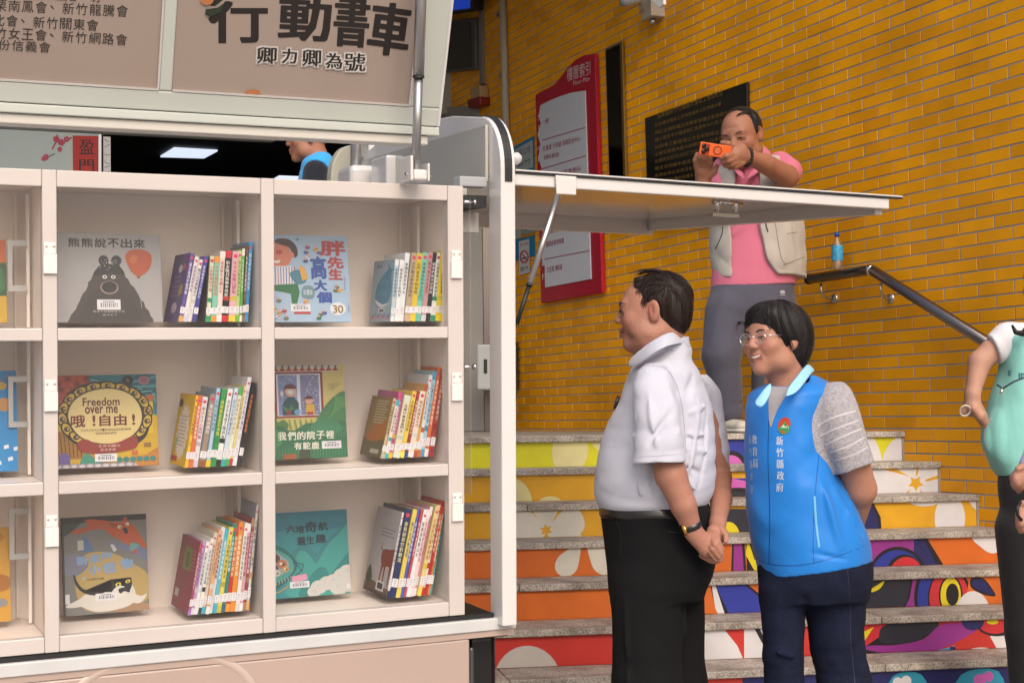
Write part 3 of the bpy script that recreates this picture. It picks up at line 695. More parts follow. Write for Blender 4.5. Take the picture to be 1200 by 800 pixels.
# conduit and fittings at the upper left of the wall
cd = thing('conduit_pipe', wp(591, 60), 'thin grey conduit pipe running down the tiled wall', 'pipe')
MB().tube([wp(588, -30, .03), wp(591, 60, .03), wp(596, 260, .03)], .03, 10).build('pipe', mat('grey_conduit', (.36, .33, .28), .5), cd)
for (py,) in ((20,), (90,), (150,)): MB().box(wp(589 + py * .035, py, .0) - WD * .04, WD * .08, WN * .04, V(0, 0, .03)).build('clip', M['steel'], cd)
cd2 = thing('cable_duct', wp(553, 60), 'slim grey cable duct dropping beside the dark display case', 'pipe')
MB().box(wp(566, 100, 0), WD * .06, WN * .03, V(0, 0, 1.6)).build('duct', mat('duct_grey', (.2, .18, .16), .5), cd2)
dc = thing('display_case', wp(543, 55), 'dark framed display case hung on the wall under the monitor', 'display case')
wall_slab([(505, 28), (565, 22), (566, 82), (507, 88)], .06, .005).build('frame', mat('case_frame', (.12, .115, .11), .4, .6), dc, bevel=.006)
wall_slab([(507, 31), (560, 26), (561, 79), (508, 85)], .004, .0655).build('pane', mat('dark_case_glass', (.015, .015, .014), .15), dc)
tv = thing('monitor', wp(550, 5), 'black wall monitor with a blue picture at the top of the photo', 'monitor')
wall_slab([(505, -40), (580, -55), (581, 14), (507, 24)], .1, .1).build('casing', M['blackgloss'], tv, bevel=.01)
MB().prism([wp(x, y, .2005) for x, y in ((507, -36), (551, -46), (551, 10), (508, 15))], WN * .003).build('screen', mat('blue_screen', '#10309a', .3, emit=('#1a46c8', .35)), tv)
al = thing('alarm_box', wp(568, 110), 'small cream alarm box with red base on the tiled wall', 'alarm')
wall_slab([(562, 104), (573, 101), (574, 115), (563, 118)], .08, .005).build('box', mat('aged_cream_plastic', (.4, .27, .13), .5), al, bevel=.01)
wall_slab([(560, 118), (575, 114), (575, 124), (561, 128)], .09, .005).build('base', mat('alarm_red', '#7a1410', .4), al, bevel=.008)
wbn = thing('white_board', wp(540, 133), 'pale notice panel below the alarm box, half hidden by the van roof', 'notice')
wall_slab([(505, 128), (563, 124), (564, 170), (506, 180)], .03, .005).build('panel', mat('pale_board', (.3, .28, .25), .5), wbn)
# security camera cluster
cc = thing('security_camera', wp(762, 12, .1), 'white security camera with junction box at the top of the tiled wall', 'camera')
M['camwhite'] = mat('camera_housing', (.5, .5, .5), .4)
jb = wp(773, 14, 0)
MB().box(jb - V(0, 0, .05) - WD * .06, WD * .13, WN * .1, V(0, 0, .2)).build('junction_box', mat('box_cream', (.42, .38, .32), .5), cc, bevel=.005)
MB().tube([jb + WN * .05 - V(0, 0, .05), jb + WN * .05 - V(0, 0, .085)], .02, 12).build('conduit_stub', M['steel'], cc)
ca_ = wp(728, -6, .22); cb_ = wp(762, -6, .12)
hs = MB().tube([wp(731, 2, .25), wp(737, 0, .24), wp(760, -10, .2)], [.035, .04, .04], 16).build('housing', M['camwhite'], cc)
MB().tube([wp(729.5, 2.5, .253), wp(731, 2, .25)], [.03, .03], 16).build('lens', M['blackgloss'], hs)
MB().tube([wp(750, 6, .18), wp(752, 13, .12), wp(758, 14, .04)], .012, 8).build('arm', M['steel'], cc)
MB().prism([wp(x, y, .3) for x, y in ((757, -6), (781, -8), (781, 6), (776, 10))], WN * .02).build('hood', mat('white_hood', (.75, .75, .75), .4), cc, bevel=.004)
# wall light beside the post
wl = thing('wall_lantern', wp(607, 430, .1), 'small dark wall lantern on the tiles just right of the white post', 'lamp')
MB().box(wp(605, 455, .02), WD * .05, WN * .12, V(0, 0, .35)).build('cage', mat('dark_bronze', (.08, .05, .03), .35, .7), wl, bevel=.004)
for k in range(4): MB().box(wp(605, 455, .015) + V(0, 0, .04 + k * .085), WD * .07, WN * .13, V(0, 0, .012)).build('band', M['black'], wl)
# grey steel door and meter box glimpsed between shelf and post
gd = thing('steel_door_panel', at(560, 320, 11.6), 'tall grey steel panel glimpsed between the bookshelf and the white post', 'panel')
q0, q1 = at(500, 500, 11.6), at(568, 500, 11.6)
MB().box((q0[0], 11.6, LZ), (q1[0] - q0[0], 0, 0), (0, .05, 0), (0, 0, 1.9)).build('leaf', mat('grey_panel_paint', (.30, .29, .27), .5, noise=(3, .1)), gd, bevel=.004)
MB().box((q1[0] + .003, 11.58, LZ), (.05, 0, 0), (0, .06, 0), (0, 0, 1.9)).build('frame', M['darksteel'], gd)
mbx = thing('meter_box', at(568, 430, 11.0), 'light grey electrical box mounted low behind the white post', 'electrical box')
a, c = at(559, 457, 11.0), at(592, 403, 11.0)
MB().box(a, (c[0] - a[0], 0, 0), (0, .2, 0), (0, 0, c[2] - a[2])).build('casing', mat('box_grey', (.42, .45, .46), .45), mbx, bevel=.015)
MB().box(a + V(.05, -.006, .12), (.025, 0, 0), (0, .006, 0), (0, 0, .1)).build('latch', M['black'], mbx)
# ================================================================= the book van
TAZ, TEL, TT = .4455, .0181, .0587
TU = V(math.cos(TAZ) * math.cos(TEL), math.sin(TAZ) * math.cos(TEL), math.sin(TEL))
_n = unit(np.cross(TU, V(0, 0, 1))); _u = np.cross(_n, TU)
TW = _u * math.cos(TT) + _n * math.sin(TT); TN = _n * math.cos(TT) - _u * math.sin(TT)
TO = V(-.6, 4.2, 0) + CAM
def T(u, n, w): return TO + u * TU + n * TN + w * TW
def tuw(px, py, n=0):           # truck coordinates of a sight line on the plane n = const
    p = hit(px, py, T(0, n, 0), TN) - TO; return float(p @ TU), float(p @ TW)
def tnw(px, py, u):
    p = hit(px, py, T(u, 0, 0), TU) - TO; return float(p @ TN), float(p @ TW)
def tbox(u0, u1, n0, n1, w0, w1, col=None, mb=None): return (mb or MB()).box(T(u0, n0, w0), (u1 - u0) * TU, (n1 - n0) * TN, (w1 - w0) * TW, col)
van = thing('library_van', T(0, -.6, -CH) * V(1, 1, 0), 'cream mobile library van with open book display and raised side and rear hatches', 'van')
UL, UA, UB, UC, UD, UE, UF = -1.2, -.6597, -.6236, -.0869, -.0512, .4614, .5096
WV = [.6652, .6216, .2626, .2289, -.1296, -.1639, -.5256, -.5662]
DEP = .32
ft = .035                                # depth of the face frame
sf = thing  # alias kept short
frame = MB()
# face frame: stiles and rails butted
for a, c in ((UL - .04, UL), (UA, UB), (UC, UD), (UE, UF)): tbox(a, c, -ft, 0, WV[7], WV[0], mb=frame)
for a, c in ((UL, UA), (UB, UC), (UD, UE)):
    for w1, w0 in ((0, 1), (2, 3), (4, 5), (6, 7)): tbox(a + .0005, c - .0005, -ft, -.0015, WV[w0] + (.0006 if w0 < 7 else 0), WV[w1] - (.0006 if w1 > 0 else 0), mb=frame)
cab = frame.build('shelf_frame', M['paint'], van, bevel=.0025, seg=2)
tbox(UL - .04, UF, -DEP - .012, -DEP, WV[7], WV[0]).build('back_panel', M['paint_in'], van)
for a, c in ((UA + .006, UB - .006), (UC + .006, UD - .006), (UE + .012, UF), (UL - .04, UL - .02)): tbox(a, c, -DEP, -ft, WV[7], WV[0]).build('divider', M['paint_in'], van)
for w1, w0 in ((0, 1), (2, 3), (4, 5), (6, 7)):
    for a, c in ((UL - .018, UA + .005), (UB - .005, UC + .005), (UD - .005, UE + .011)):
        tbox(a, c, -DEP, -ft, WV[w0] + .014, WV[w1] - .004).build('shelf', M['paint_in'], van, bevel=.001, seg=1)
# inner clear liners, corner trims and acrylic doors
M['linefix'] = mat('white_corner_trim', (.74, .68, .63), .3)
for ci, (a, c) in enumerate(((UL, UA), (UB, UC), (UD, UE))):
    for ri, (w1, w0) in enumerate(((WV[1], WV[2]), (WV[3], WV[4]), (WV[5], WV[6]))):
        tbox(a + .002, c - .002, -.0085, -.0045, w0 - .008, w1 + .004).build('acrylic_door', M['acrylic'], van)
        for d in (.006, .1): tbox(c - .03 + d * .2, c - .022 + d * .2, -DEP + d, -DEP + d + .012, w0 + .002, w1 - .002).build('corner_trim', M['linefix'], van)
# catches on the stiles
M['catch'] = mat('white_plastic_catch', (.74, .70, .67), .35)
for (us, ws) in ((UB - .019, 0), (UF - .025, 0)):
    for (wt,) in ((.46,), (.11,), (-.235,)):
        cmb = MB(); tbox(us - .016, us + .018, .0005, .009, wt - .06, wt - .01, mb=cmb); tbox(us - .014, us + .016, .0005, .005, wt - .0095, wt + .02, mb=cmb)
        ct = cmb.build('catch', M['catch'], van, bevel=.0015, seg=1)
        for k in (-.008, .01): MB().lathe(T(us + k, .005, wt + .01), TN, [(.001, 0), (.003, 0), (.003, .001), (.001, .0015)], 8).build('screw', M['steel'], ct)
# grey angled support brackets showing through the acrylic of left column
M['clearish'] = clearmat('thick_acrylic_edge', (.82, .84, .85), .12, .08)
for wt in (.42, .06, -.29):
    for (u_, dn) in ((UA - .06, -.1),):
        bb = MB(); tbox(u_, u_ + .05, dn - .1, dn - .095, wt - .06, wt - .045, mb=bb); tbox(u_, u_ + .05, dn - .1, dn - .095, wt + .06, wt + .075, mb=bb); tbox(u_, u_ + .012, dn - .1, dn - .094, wt - .045, wt + .06, mb=bb)
        bb.build('bracket', mat('grey_bracket', (.42, .42, .42), .35, .3), van)
# body below the shelves
SK = -.614
tbox(-1.6, .665, -.02, .018, SK - .001, SK + .033).build('sill_trim', M['trim'], van, bevel=.003)
tbox(-1.6, .66, -1.25, -.021, SK - .03, SK + .02).build('platform', M['black'], van, bevel=.004)
tbox(-1.6, .60, -.02, .002, WV[7] - .022, WV[7] - .002).build('shadow_gap_strip', M['black'], van)
u549 = tuw(549, 760)[0]
wlb = tuw(590, 743)[1]
tbox(-1.6, .66, -.03, .012, wlb, SK - .0015).build('lower_lip', M['skirt'], van, bevel=.001)
tbox(-1.6, u549, -.03, .010, -1.02, wlb - .0005).build('skirt', M['skirt'], van, bevel=.006)
tbox(.55, .64, -.35, -.06, wlb - .20, wlb - .006).build('tail_lamp_box', M['blackgloss'], van, bevel=.02, seg=3)
tbox(u549 + .006, u549 + .02, -.02, -.002, wlb - .14, wlb - .03).build('reflector', mat('smoked_lens', (.06, .06, .07), .1, coat=.6), van, bevel=.006)
tbox(-1.6, .5, -1.2, -.04, -1.0, -.66).build('chassis', M['black'], van)
# wheel arch flare
cu, cw = tuw(188, 760)[0], tuw(188, 771)[1] - .34
arc = [T(cu + .335 * math.cos(math.radians(q)) * (1.0), .012, cw + .335 * math.sin(math.radians(q))) for q in range(0, 181, 6)]
arc = []
for q in range(-10, 191, 5):
    c_, s2 = math.cos(math.radians(q)), math.sin(math.radians(q)); sg_ = 1 if c_ > 0 else -1
    arc.append(T(cu + .29 * sg_ * abs(c_) ** .62, -.009, cw + .34 * (abs(s2) ** .75) * (1 if s2 > 0 else -1)))
MB().tube(arc, .022, 14).build('wheel_arch_trim', mat('arch_trim_cream', (.50, .39, .34), .22, coat=.6), van)
def wheel(u, n):
    wz = -CH - float((T(u, n, 0) - CAM)[2]); c0 = T(u, n, wz + .27 / TW[2])
    ty = MB().lathe(c0 - TN * .08, TN, [(.18, 0), (.25, .0), (.27, .02), (.27, .12), (.25, .15), (.17, .15)], 32).build('tyre', M['black'], van)
    MB().lathe(c0 + TN * .0, TN, [(.001, 0), (.17, 0), (.17, .06), (.14, .045), (.05, .05), (.001, .055)], 24).build('rim', M['steel'], ty)
wheel(cu, -.18); wheel(cu, -1.1)
# rear portal: near post, arched roof, far post
uP0, uP1 = tuw(588, 450, .05)[0], tuw(605, 450, .05)[0]
nF, nB = .05, -.035
wtop = tnw(573, 133, uP1)[1]
prof = [(nF, -.60)]
RR = .15
wt = tnw(588, 140, uP1)[1] + .0
for q in range(0, 91, 9): prof.append((nF - RR * (1 - math.cos(math.radians(q))), wt - RR + RR * math.sin(math.radians(q)) + .012 * math.sin(math.radians(q))))
for n_, dz in ((-.3, .04), (-.6, .055), (-.9, .04)): prof.append((n_, wt + dz))
for q in range(90, -1, -9): prof.append((-1.25 + RR * (1 - math.cos(math.radians(q))), wt - RR + RR * math.sin(math.radians(q))))
prof.append((-1.25, -.60))
def inner(pf, t):
    out = []; P = [V(a, b_) for a, b_ in pf]
    for i in range(len(P)):
        d = P[min(i + 1, len(P) - 1)] - P[max(i - 1, 0)]; d = d / np.linalg.norm(d); nn = V(d[1], -d[0]) * -1
        out.append(P[i] + V(-d[1], d[0]) * t)
    return out
def band(u0, u1, o0, o1, pf, mt, name, parent, bev=.004):     # a band that follows the profile; offsets inward are positive
    A0, A1 = inner(pf, o0), inner(pf, o1); mb = MB(); vs = []
    for a, c in zip(A0, A1): vs += [T(u0, a[0], a[1]), T(u1, a[0], a[1]), T(u1, c[0], c[1]), T(u0, c[0], c[1])]
    fs = []
    for i in range(len(A0) - 1):
        for k in range(4): fs.append((4 * i + k, 4 * i + (k + 1) % 4, 4 * i + 4 + (k + 1) % 4, 4 * i + 4 + k)[::-1])
    fs += [(0, 1, 2, 3), tuple(4 * (len(A0) - 1) + k for k in (3, 2, 1, 0))]
    mb.add(vs, fs); o = mb.build(name, mt, parent, bevel=bev)
    return o
portal = band(uP0, uP1, 0, .085, prof, M['white_paint'], 'rear_portal', van)
sl = [p for p in prof if p[1] > tuw(600, 213, nF)[1]][:16]
band(uP0 + .012, uP1 - .011, -.0035, .001, [(nF, tuw(600, 213, nF)[1])] + sl, M['black'], 'rubber_seal', portal, .001)
# roof-end header and rails inside the portal
hw = wt - .055
tbox(uP0 - .012, uP0 - .002, -1.2, -.03, wt - .185, wt - .02).build('header_panel', mat('grey_translucent_panel', (.45, .44, .40), .12, coat=.6), van, bevel=.002)
tbox(uP0 - .16, uP0 - .013, -1.2, -.16, wt - .225, wt - .19).build('header_rail', M['white_paint'], van, bevel=.003)
tbox(uP0 - .11, uP0 - .014, -1.0, -.02, wt - .262, wt - .227).build('header_seal', M['black'], van)
tbox(UF - .005, uP0 - .015, -.06, -.012, WV[0] - .0, WV[0] + .03).build('lock_block', mat('grey_plastic', (.35, .36, .38), .4), van, bevel=.004)
tbox(UF + .03, uP0 - .002, -1.1, -.1, wt - .33, wt - .27).build('side_rail', M['white_paint'], van, bevel=.003)
# hinge pins and clear edge
for py in (236, 430):
    a = T(tuw(545, py)[0], -.02, tuw(545, py)[1]); MB().tube([a, a + TU * .035], .006, 10).build('hinge_pin', M['chrome'], van)
    MB().tube([a + TU * .035, a + TU * .041], .009, 10).build('pin_head', M['chrome'], van)
ue = tuw(553, 300)[0]
tbox(ue, ue + .003, -.09, -.015, tuw(553, 580)[1], tuw(553, 232)[1]).build('acrylic_edge', clearmat('tinted_edge', (.6, .42, .34), .1, .1), van)
# roof rail above the opening
ur = tuw(497, 150)[0]
w_s = tuw(250, 135.5)[1]                 # the dark seam
tbox(-1.6, tuw(515, 150, .02)[0], -.04, .02, w_s - .024, w_s).build('roof_rail', M['wing'], van, bevel=.003)
tbox(-1.6, tuw(500, 160)[0], -.06, .01, w_s - .05, w_s - .0245).build('roof_rail_lip', mat('rail_cream', (.55, .52, .47), .4), van, bevel=.003)
_fr = tuw(250, 164, -1.2)[1]; tbox(-1.6, .3, -1.2, -1.15, _fr, _fr + .06).build('far_roof_rail', mat('dark_rail', (.05, .055, .055), .4), van)
# raised side wing, leaning outward
WT = .30
wU = unit(TW * math.cos(WT) + TN * math.sin(WT)); wN = unit(np.cross(TU, wU))
if wN @ (CAM - TO) < 0: wN = -wN
G0 = T(0, .0, w_s + .004)
def gpt(px, py, off=0):
    p = hit(px, py, G0 + wN * off, wN) - G0; return float(p @ TU), float(p @ wU)
def G(u, w, o=0): return G0 + u * TU + w * wU + o * wN
gR = gpt(514, 140)[0]; gH = .62
def gbox(u0, u1, w0, w1, o0, o1, mb=None): return (mb or MB()).box(G(u0, w0, o0), (u1 - u0) * TU, (w1 - w0) * wU, (o1 - o0) * wN)
bw = gpt(190, 107)[1]; uL1 = gpt(187, 100)[0]; uL2 = gpt(202, 100)[0]; uR2 = gpt(482, 115)[0]
wmb = MB(); gbox(-1.6, gR, 0, bw, -.035, 0, wmb); gbox(uL1, uL2, bw + .0005, gH, -.035, 0, wmb); gbox(uR2, gR, bw + .0005, gH, -.035, 0, wmb); gbox(-1.6, uL1 - .0005, gH - .03, gH, -.035, 0, wmb); gbox(uL2 + .0005, uR2 - .0005, gH - .03, gH, -.035, 0, wmb)
wing = wmb.build('side_wing', M['wing'], van, bevel=.004)
gbox(gR + .0005, gR + .01, 0, gH, -.045, -.01).build('wing_edge_trim', M['white_paint'], wing)
gbox(-1.6, gR, -.003, -.0005, -.03, -.004).build('wing_seal', M['black'], wing)
M['poster'] = mat('taupe_vinyl', (.30, .235, .20), .16, coat=.5, noise=(1.5, .06))
for a, c in ((-1.6, uL1), (uL2, uR2)):
    gbox(a + .001, c - .001, bw + .001, gH - .031, -.012, -.006).build('poster_panel', M['poster'], wing)
    tr = MB(); gbox(a + .001, c - .006, bw + .0008, bw + .006, -.0055, .002, tr); gbox(c - .0058, c - .0006, bw + .0008, gH - .031, -.0055, .002, tr)
    tr.build('poster_trim', mat('trim_clear_grey', (.5, .47, .45), .2, coat=.4), wing)
def gfn(px, py, h): u, w = gpt(px, py, -.0055); return G(u, w, -.0052 + h)
A = Art(gfn, None, flip=True, step=.00004)
def ptext(A, body, x, y, w, h, c, bold=0, rot=0, ol=None):   # pixel box: lower left corner, y down
    a, fs, lo, hi = text_geo(body, 0); A.k += 1; sz = np.maximum(hi - lo, 1e-6); r = math.radians(rot); vs = []
    for p in a:
        q = (p - lo) / sz; dx, dy = q[0] * w, -q[1] * h
        vs.append(A.fn(x + dx * math.cos(r) - dy * math.sin(r), y + dx * math.sin(r) + dy * math.cos(r), A.k * A.step))
    A.mb.add(vs, fs, c)
TX = '#2f2824'
lines = [('苗栗南鳳會、新竹龍騰會', -22, 12.5, 174, 15.5, 2.6), ('新竹北會、新竹關東會', -40, 28.5, 157, 15, 3.0), ('新竹女王會、新竹網路會', -22, 44, 173, 15, 3.2), ('頭份信義會', -18, 57.5, 79, 14, 3.4), ('竹北會、新竹科園會、明', -22, -4, 140, 15, 3)]
for body, x, y, w, h, r in lines:
    n_ = len(body); cw_ = w / n_
    for k, ch in enumerate(body):
        sc_ = .86; 
        if ch == '、': ptext(A, ch, x + (k + .1) * cw_ * math.cos(math.radians(r)), y + (k + .5) * cw_ * math.sin(math.radians(r)) - h * .35, cw_ * .3, h * .3, TX, .0, r)
        else: ptext(A, ch, x + k * cw_, y + k * cw_ * math.sin(math.radians(r)), cw_ * sc_, h * .88, TX, .006, r)
A.build('poster_lettering', wing)
A = Art(gfn, None, flip=True, step=.00004); DK = '#231a16'
def thick(P, w): A.line(P, w, DK)
for ch, x, y, w, h, r, bo in (('行', 246, 50, 66, 62, 0, .075), ('動', 327, 46, 58, 56, 3, .05), ('書', 391, 53, 38, 60, 4, .05), ('車', 430, 61, 45, 60, 8, .065)):
    [ptext(A, ch, x + ox, y + oy, w, h, DK, .022, r) for ox in (-1.9, -.6, .6, 1.9) for oy in (-.9, .9)]
for ch, x, y, w, h in (('卿', 301, 74, 22, 19), ('力', 330, 74, 17, 17), ('卿', 354, 77, 21, 19), ('為', 381, 80, 19, 18), ('號', 403, 83, 24, 21)):
    [ptext(A, ch, x + ox, y + oy, w, h, '#d8d2ce', .02, 2) for ox in (-2.2, 0, 2.2) for oy in (-2, 0, 2)]
for ch, x, y, w, h in (('卿', 301, 74, 22, 19), ('力', 330, 74, 17, 17), ('卿', 354, 77, 21, 19), ('為', 381, 80, 19, 18), ('號', 403, 83, 24, 21)):
    [ptext(A, ch, x + ox, y, w, h, DK, .015, 2) for ox in (-.5, .5)]
A.poly([(255, 9), (262, 4), (259, 14), (246, 20), (240, 17), (241, 11)], '#2a3424'); A.poly(ell_pts(242, 0, 8, 6), '#c0794a'); A.poly(ell_pts(296, 108, 9, 3), '#c0794a')
A.build('poster_lettering', wing)
# gas strut carrying the wing
def strut(p0, p1, r0, r1, split, m0, m1, name, parent):
    p0, p1 = np.asarray(p0), np.asarray(p1); mid = p0 + (p1 - p0) * split
    o = MB().tube([p0, mid], r0, 14).build(name, m0, parent); MB().tube([mid, p1], r1, 14).build('cylinder', m1, o)
    MB().tube([mid - unit(p1 - p0) * .002, mid + unit(p1 - p0) * .004], r1 * 1.08, 14).build('collar', M['black'], o); return o
M['alu'] = mat('satin_aluminium', (.42, .42, .42), .32, .85)
pS0 = hit(487, 203, T(0, .07, 0), TN); pS1 = hit(496, -90, T(0, .2, 0), TN)
strut(pS0, pS1, .0125, .0155, .39, M['alu'], M['alu'], 'wing_strut', van)
bs = tuw(487, 205, .05); bmb = MB()
tbox(bs[0] - .02, bs[0] + .02, .03, .09, bs[1] - .018, bs[1] + .012, mb=bmb); bk = bmb.build('strut_bracket', M['white_paint'], van, bevel=.006)
tbox(bs[0] - .03, bs[0] - .021, .0, .09, bs[1] - .02, bs[1] + .05).build('bracket_cheek', M['white_paint'], bk, bevel=.006)
tbox(bs[0] + .021, bs[0] + .028, .0, .09, bs[1] - .02, bs[1] + .03).build('bracket_cheek', M['white_paint'], bk, bevel=.004)
MB().tube([T(bs[0] - .035, .06, bs[1]), T(bs[0] + .045, .06, bs[1])], .005, 10).build('pivot_bolt', M['chrome'], bk)
# beam that carries bracket, running back along the rear header
tbox(bs[0] - .16, uP0 - .165, -.6, -.05, bs[1] - .045, bs[1] - .02).build('corner_beam', M['white_paint'], van, bevel=.003)
# far side fittings visible through the opening
fs0 = hit(416, 212, T(0, -1.1, 0), TN); fs1 = hit(419, 150, T(0, -1.1, 0), TN)
MB().tube([fs0 - TW * .1, fs1 + TW * .2], .02, 12).build('far_strut', M['alu'], van)
a = tuw(438, 200, -1.15); tbox(a[0] - .03, a[0] + .05, -1.2, -1.12, a[1] - .4, a[1] + .4).build('far_post', M['white_paint'], van, bevel=.006)
a = tuw(428, 205, -1.0); tbox(a[0] - .07, a[0] + .10, -1.1, -.95, a[1] - .3, a[1] + .03).build('far_bracket', M['white_paint'], van, bevel=.02, seg=3)
a = tuw(463, 196, -.8); tbox(a[0] - .05, a[0] + .06, -.9, -.75, a[1] - .3, a[1] + .035).build('junction_housing', M['white_paint'], van, bevel=.008)
# rounded cream panel of the far door
pf = smooth_pts([(382, 260), (383, 205), (388, 186), (398, 174), (416, 171), (425, 171), (425, 260)], False, 4)
MB().prism([hit(x, y, T(0, -1.3, 0), TN) for x, y in pf], TN * .05).build('far_door_panel', mat('pale_green_cream', (.5, .49, .4), .35), van, bevel=.012, seg=3)
# rear hatch, hinged on the portal and swung up
HA = T(uP1 + .01, .03, tuw(607, 200, .03)[1])
ub, wb_ = tuw(1058, 231, .03); HB = T(ub, .03, wb_)
nC, wC = tnw(765, 255, ub - .03); HC = T(ub, nC, wC); HDn, HDw = tnw(604, 236, uP1 + .01)
HD = T(uP1 + .01, nC, wC + (tuw(607, 200, .03)[1] - wb_) * .75)
hatch = MB(); up_ = unit(np.cross(HB - HA, HD - HA)); up_ = up_ if up_[2] > 0 else -up_
def lerp(a, b_, t): return a + (b_ - a) * t
hatch.prism([HA, HB, HC, HD], up_ * .004)
ho = hatch.build('rear_hatch', M['white_paint'], van)
HBi = lerp(HA, HB, .965); HCi = lerp(HD, HC, .965)
MB().prism([lerp(HA, HB, -.0) - up_ * .0, lerp(HA, HB, 1.0), lerp(HA, HB, 1.0) + unit(HD - HA) * .03, HA + unit(HD - HA) * .03], -up_ * .006).build('hatch_seal', M['black'], ho)
fl = .042
inn = unit(HD - HA)
def flange(a, b_, inw, name='hatch_flange', h=fl, th=.03): MB().prism([a - up_ * .0065, b_ - up_ * .0065, b_ - up_ * h, a - up_ * h], inw * th).build(name, M['white_paint'], ho, bevel=.004)
flange(HA + inn * .006, HBi + inn * .006, inn)
flange(HCi - inn * .04, HD - inn * .04, inn, h=.075)
flange(HBi + inn * .04, HCi - inn * .045, -unit(HB - HA), h=.06)
M['hatch_under'] = mat('glossy_hatch_lining', (.70, .62, .56), .12, coat=.7)
MB().prism([HA + inn * .04 - up_ * .008, HBi + inn * .04 - unit(HB - HA) * .035 - up_ * .008, HCi - inn * .045 - unit(HB - HA) * .035 - up_ * .008, HD - inn * .045 - up_ * .008], -up_ * .006).build('hatch_lining', M['hatch_under'], ho)
# bracket and strut
e0 = lerp(HA, HB, .115) - up_ * .006
bm = MB().prism([e0 - unit(HB - HA) * .035, e0 + unit(HB - HA) * .035, e0 + unit(HB - HA) * .035 - up_ * .055, e0 - unit(HB - HA) * .03 - up_ * .055], TN * .006).build('strut_mount', M['white_paint'], ho, bevel=.004)
q1_ = hit(654, 229, T(0, .045, 0), TN); q0_ = T(uP1 + .004, .045, tuw(604, 380, .045)[1])
strut(q0_, q1_, .0065, .0095, .30, M['black'], M['steel'], 'hatch_strut', van)
# latch hardware
lc = lerp(HA, HB, .56) - up_ * .03 + inn * .1
lt = MB()
for k in (-.035, .035): lt.tube([lc + unit(HB - HA) * k + up_ * .01, lc + unit(HB - HA) * k - up_ * .045], .009, 10)
lt.tube([lc - unit(HB - HA) * .05 - up_ * .015, lc + unit(HB - HA) * .06 - up_ * .015], .008, 10); lt.box(lc - unit(HB - HA) * .05 - up_ * .05, unit(HB - HA) * .1, inn * .03, -up_ * .01)
lt.build('hatch_latch', M['chrome'], ho)
MB().lathe(T(uP1 + .001, .0, tuw(610, 186, 0)[1]), TU, [(.001, 0), (.016, 0), (.018, .03), (.01, .04), (.001, .041)], 16).build('hinge_cap', M['trim'], portal)
# ================================================================= books
BAYN = {(0, 1): 'upper middle', (0, 2): 'upper right', (1, 1): 'centre middle', (1, 2): 'centre right', (2, 1): 'bottom middle', (2, 2): 'bottom right', (0, 0): 'upper left', (1, 0): 'centre left', (2, 0): 'bottom left'}
SHW = [WV[2], WV[4], WV[6]]
floorw = [w + .0142 for w in SHW]
M['cover'] = mat('laminated_book_cover', (.8, .8, .8), .32, vcol=True, coat=.25)
def spot(px, n, w):        # u where the sight line of column px meets the line n, w
    lo, hi = -1.4, .8
    for _ in range(40):
        m = (lo + hi) / 2
        if pxpy(T(m, n, w))[0] < px: lo = m
        else: hi = m
    return m
def topw(py, px, u, n, wb):
    lo, hi = wb, wb + .6
    for _ in range(30):
        m = (lo + hi) / 2
        if pxpy(T(u, n, m))[1] > py: lo = m
        else: hi = m
    return m
def book_body(name, O, X, Y, Z, w, h, d, col, par_label, group, page=True, bc=None, sc=None):
    """O: lower corner; X across the thickness, Y up, Z depth (away from the spine); w thickness, h height, d depth"""
    t = thing(name, O + X * w / 2, par_label, 'book', group)
    ct = min(.0022, w * .2); mb = MB(.74)
    mb.box(O, X * ct, Z * d, Y * h, bc or col); mb.box(O + X * (w - ct), X * ct, Z * d, Y * h, bc or col); mb.box(O + X * ct * 1.001, X * (w - 2.002 * ct), Z * ct, Y * h, sc or col)
    mb.build('cover', M['cover'], t, bevel=.0006, seg=1)
    MB().box(O + X * ct * 1.05 + Z * ct * 1.1 + Y * .003, X * (w - 2.1 * ct), Z * (d - ct * 1.1 - .004), Y * (h - .006)).build('pages', M['paper'], t)
    return t
rb = random.Random(11)
def darker(c, f): q = [int(c.lstrip('#')[i:i + 2], 16) for i in (0, 2, 4)]; return '#%02x%02x%02x' % tuple(max(0, min(255, int(x * f))) for x in q)
def lum(c): q = [int(c.lstrip('#')[i:i + 2], 16) for i in (0, 2, 4)]; return .3 * q[0] + .6 * q[1] + .1 * q[2]
glyphs = '小朋友的故事書我們大家快樂天空花園森林動物河流月亮太陽星夜風雨山海奇妙旅行爺奶爸媽媽媽狗貓熊象兔子牛馬羊車火水木石頭家門前後來去心手足飛'
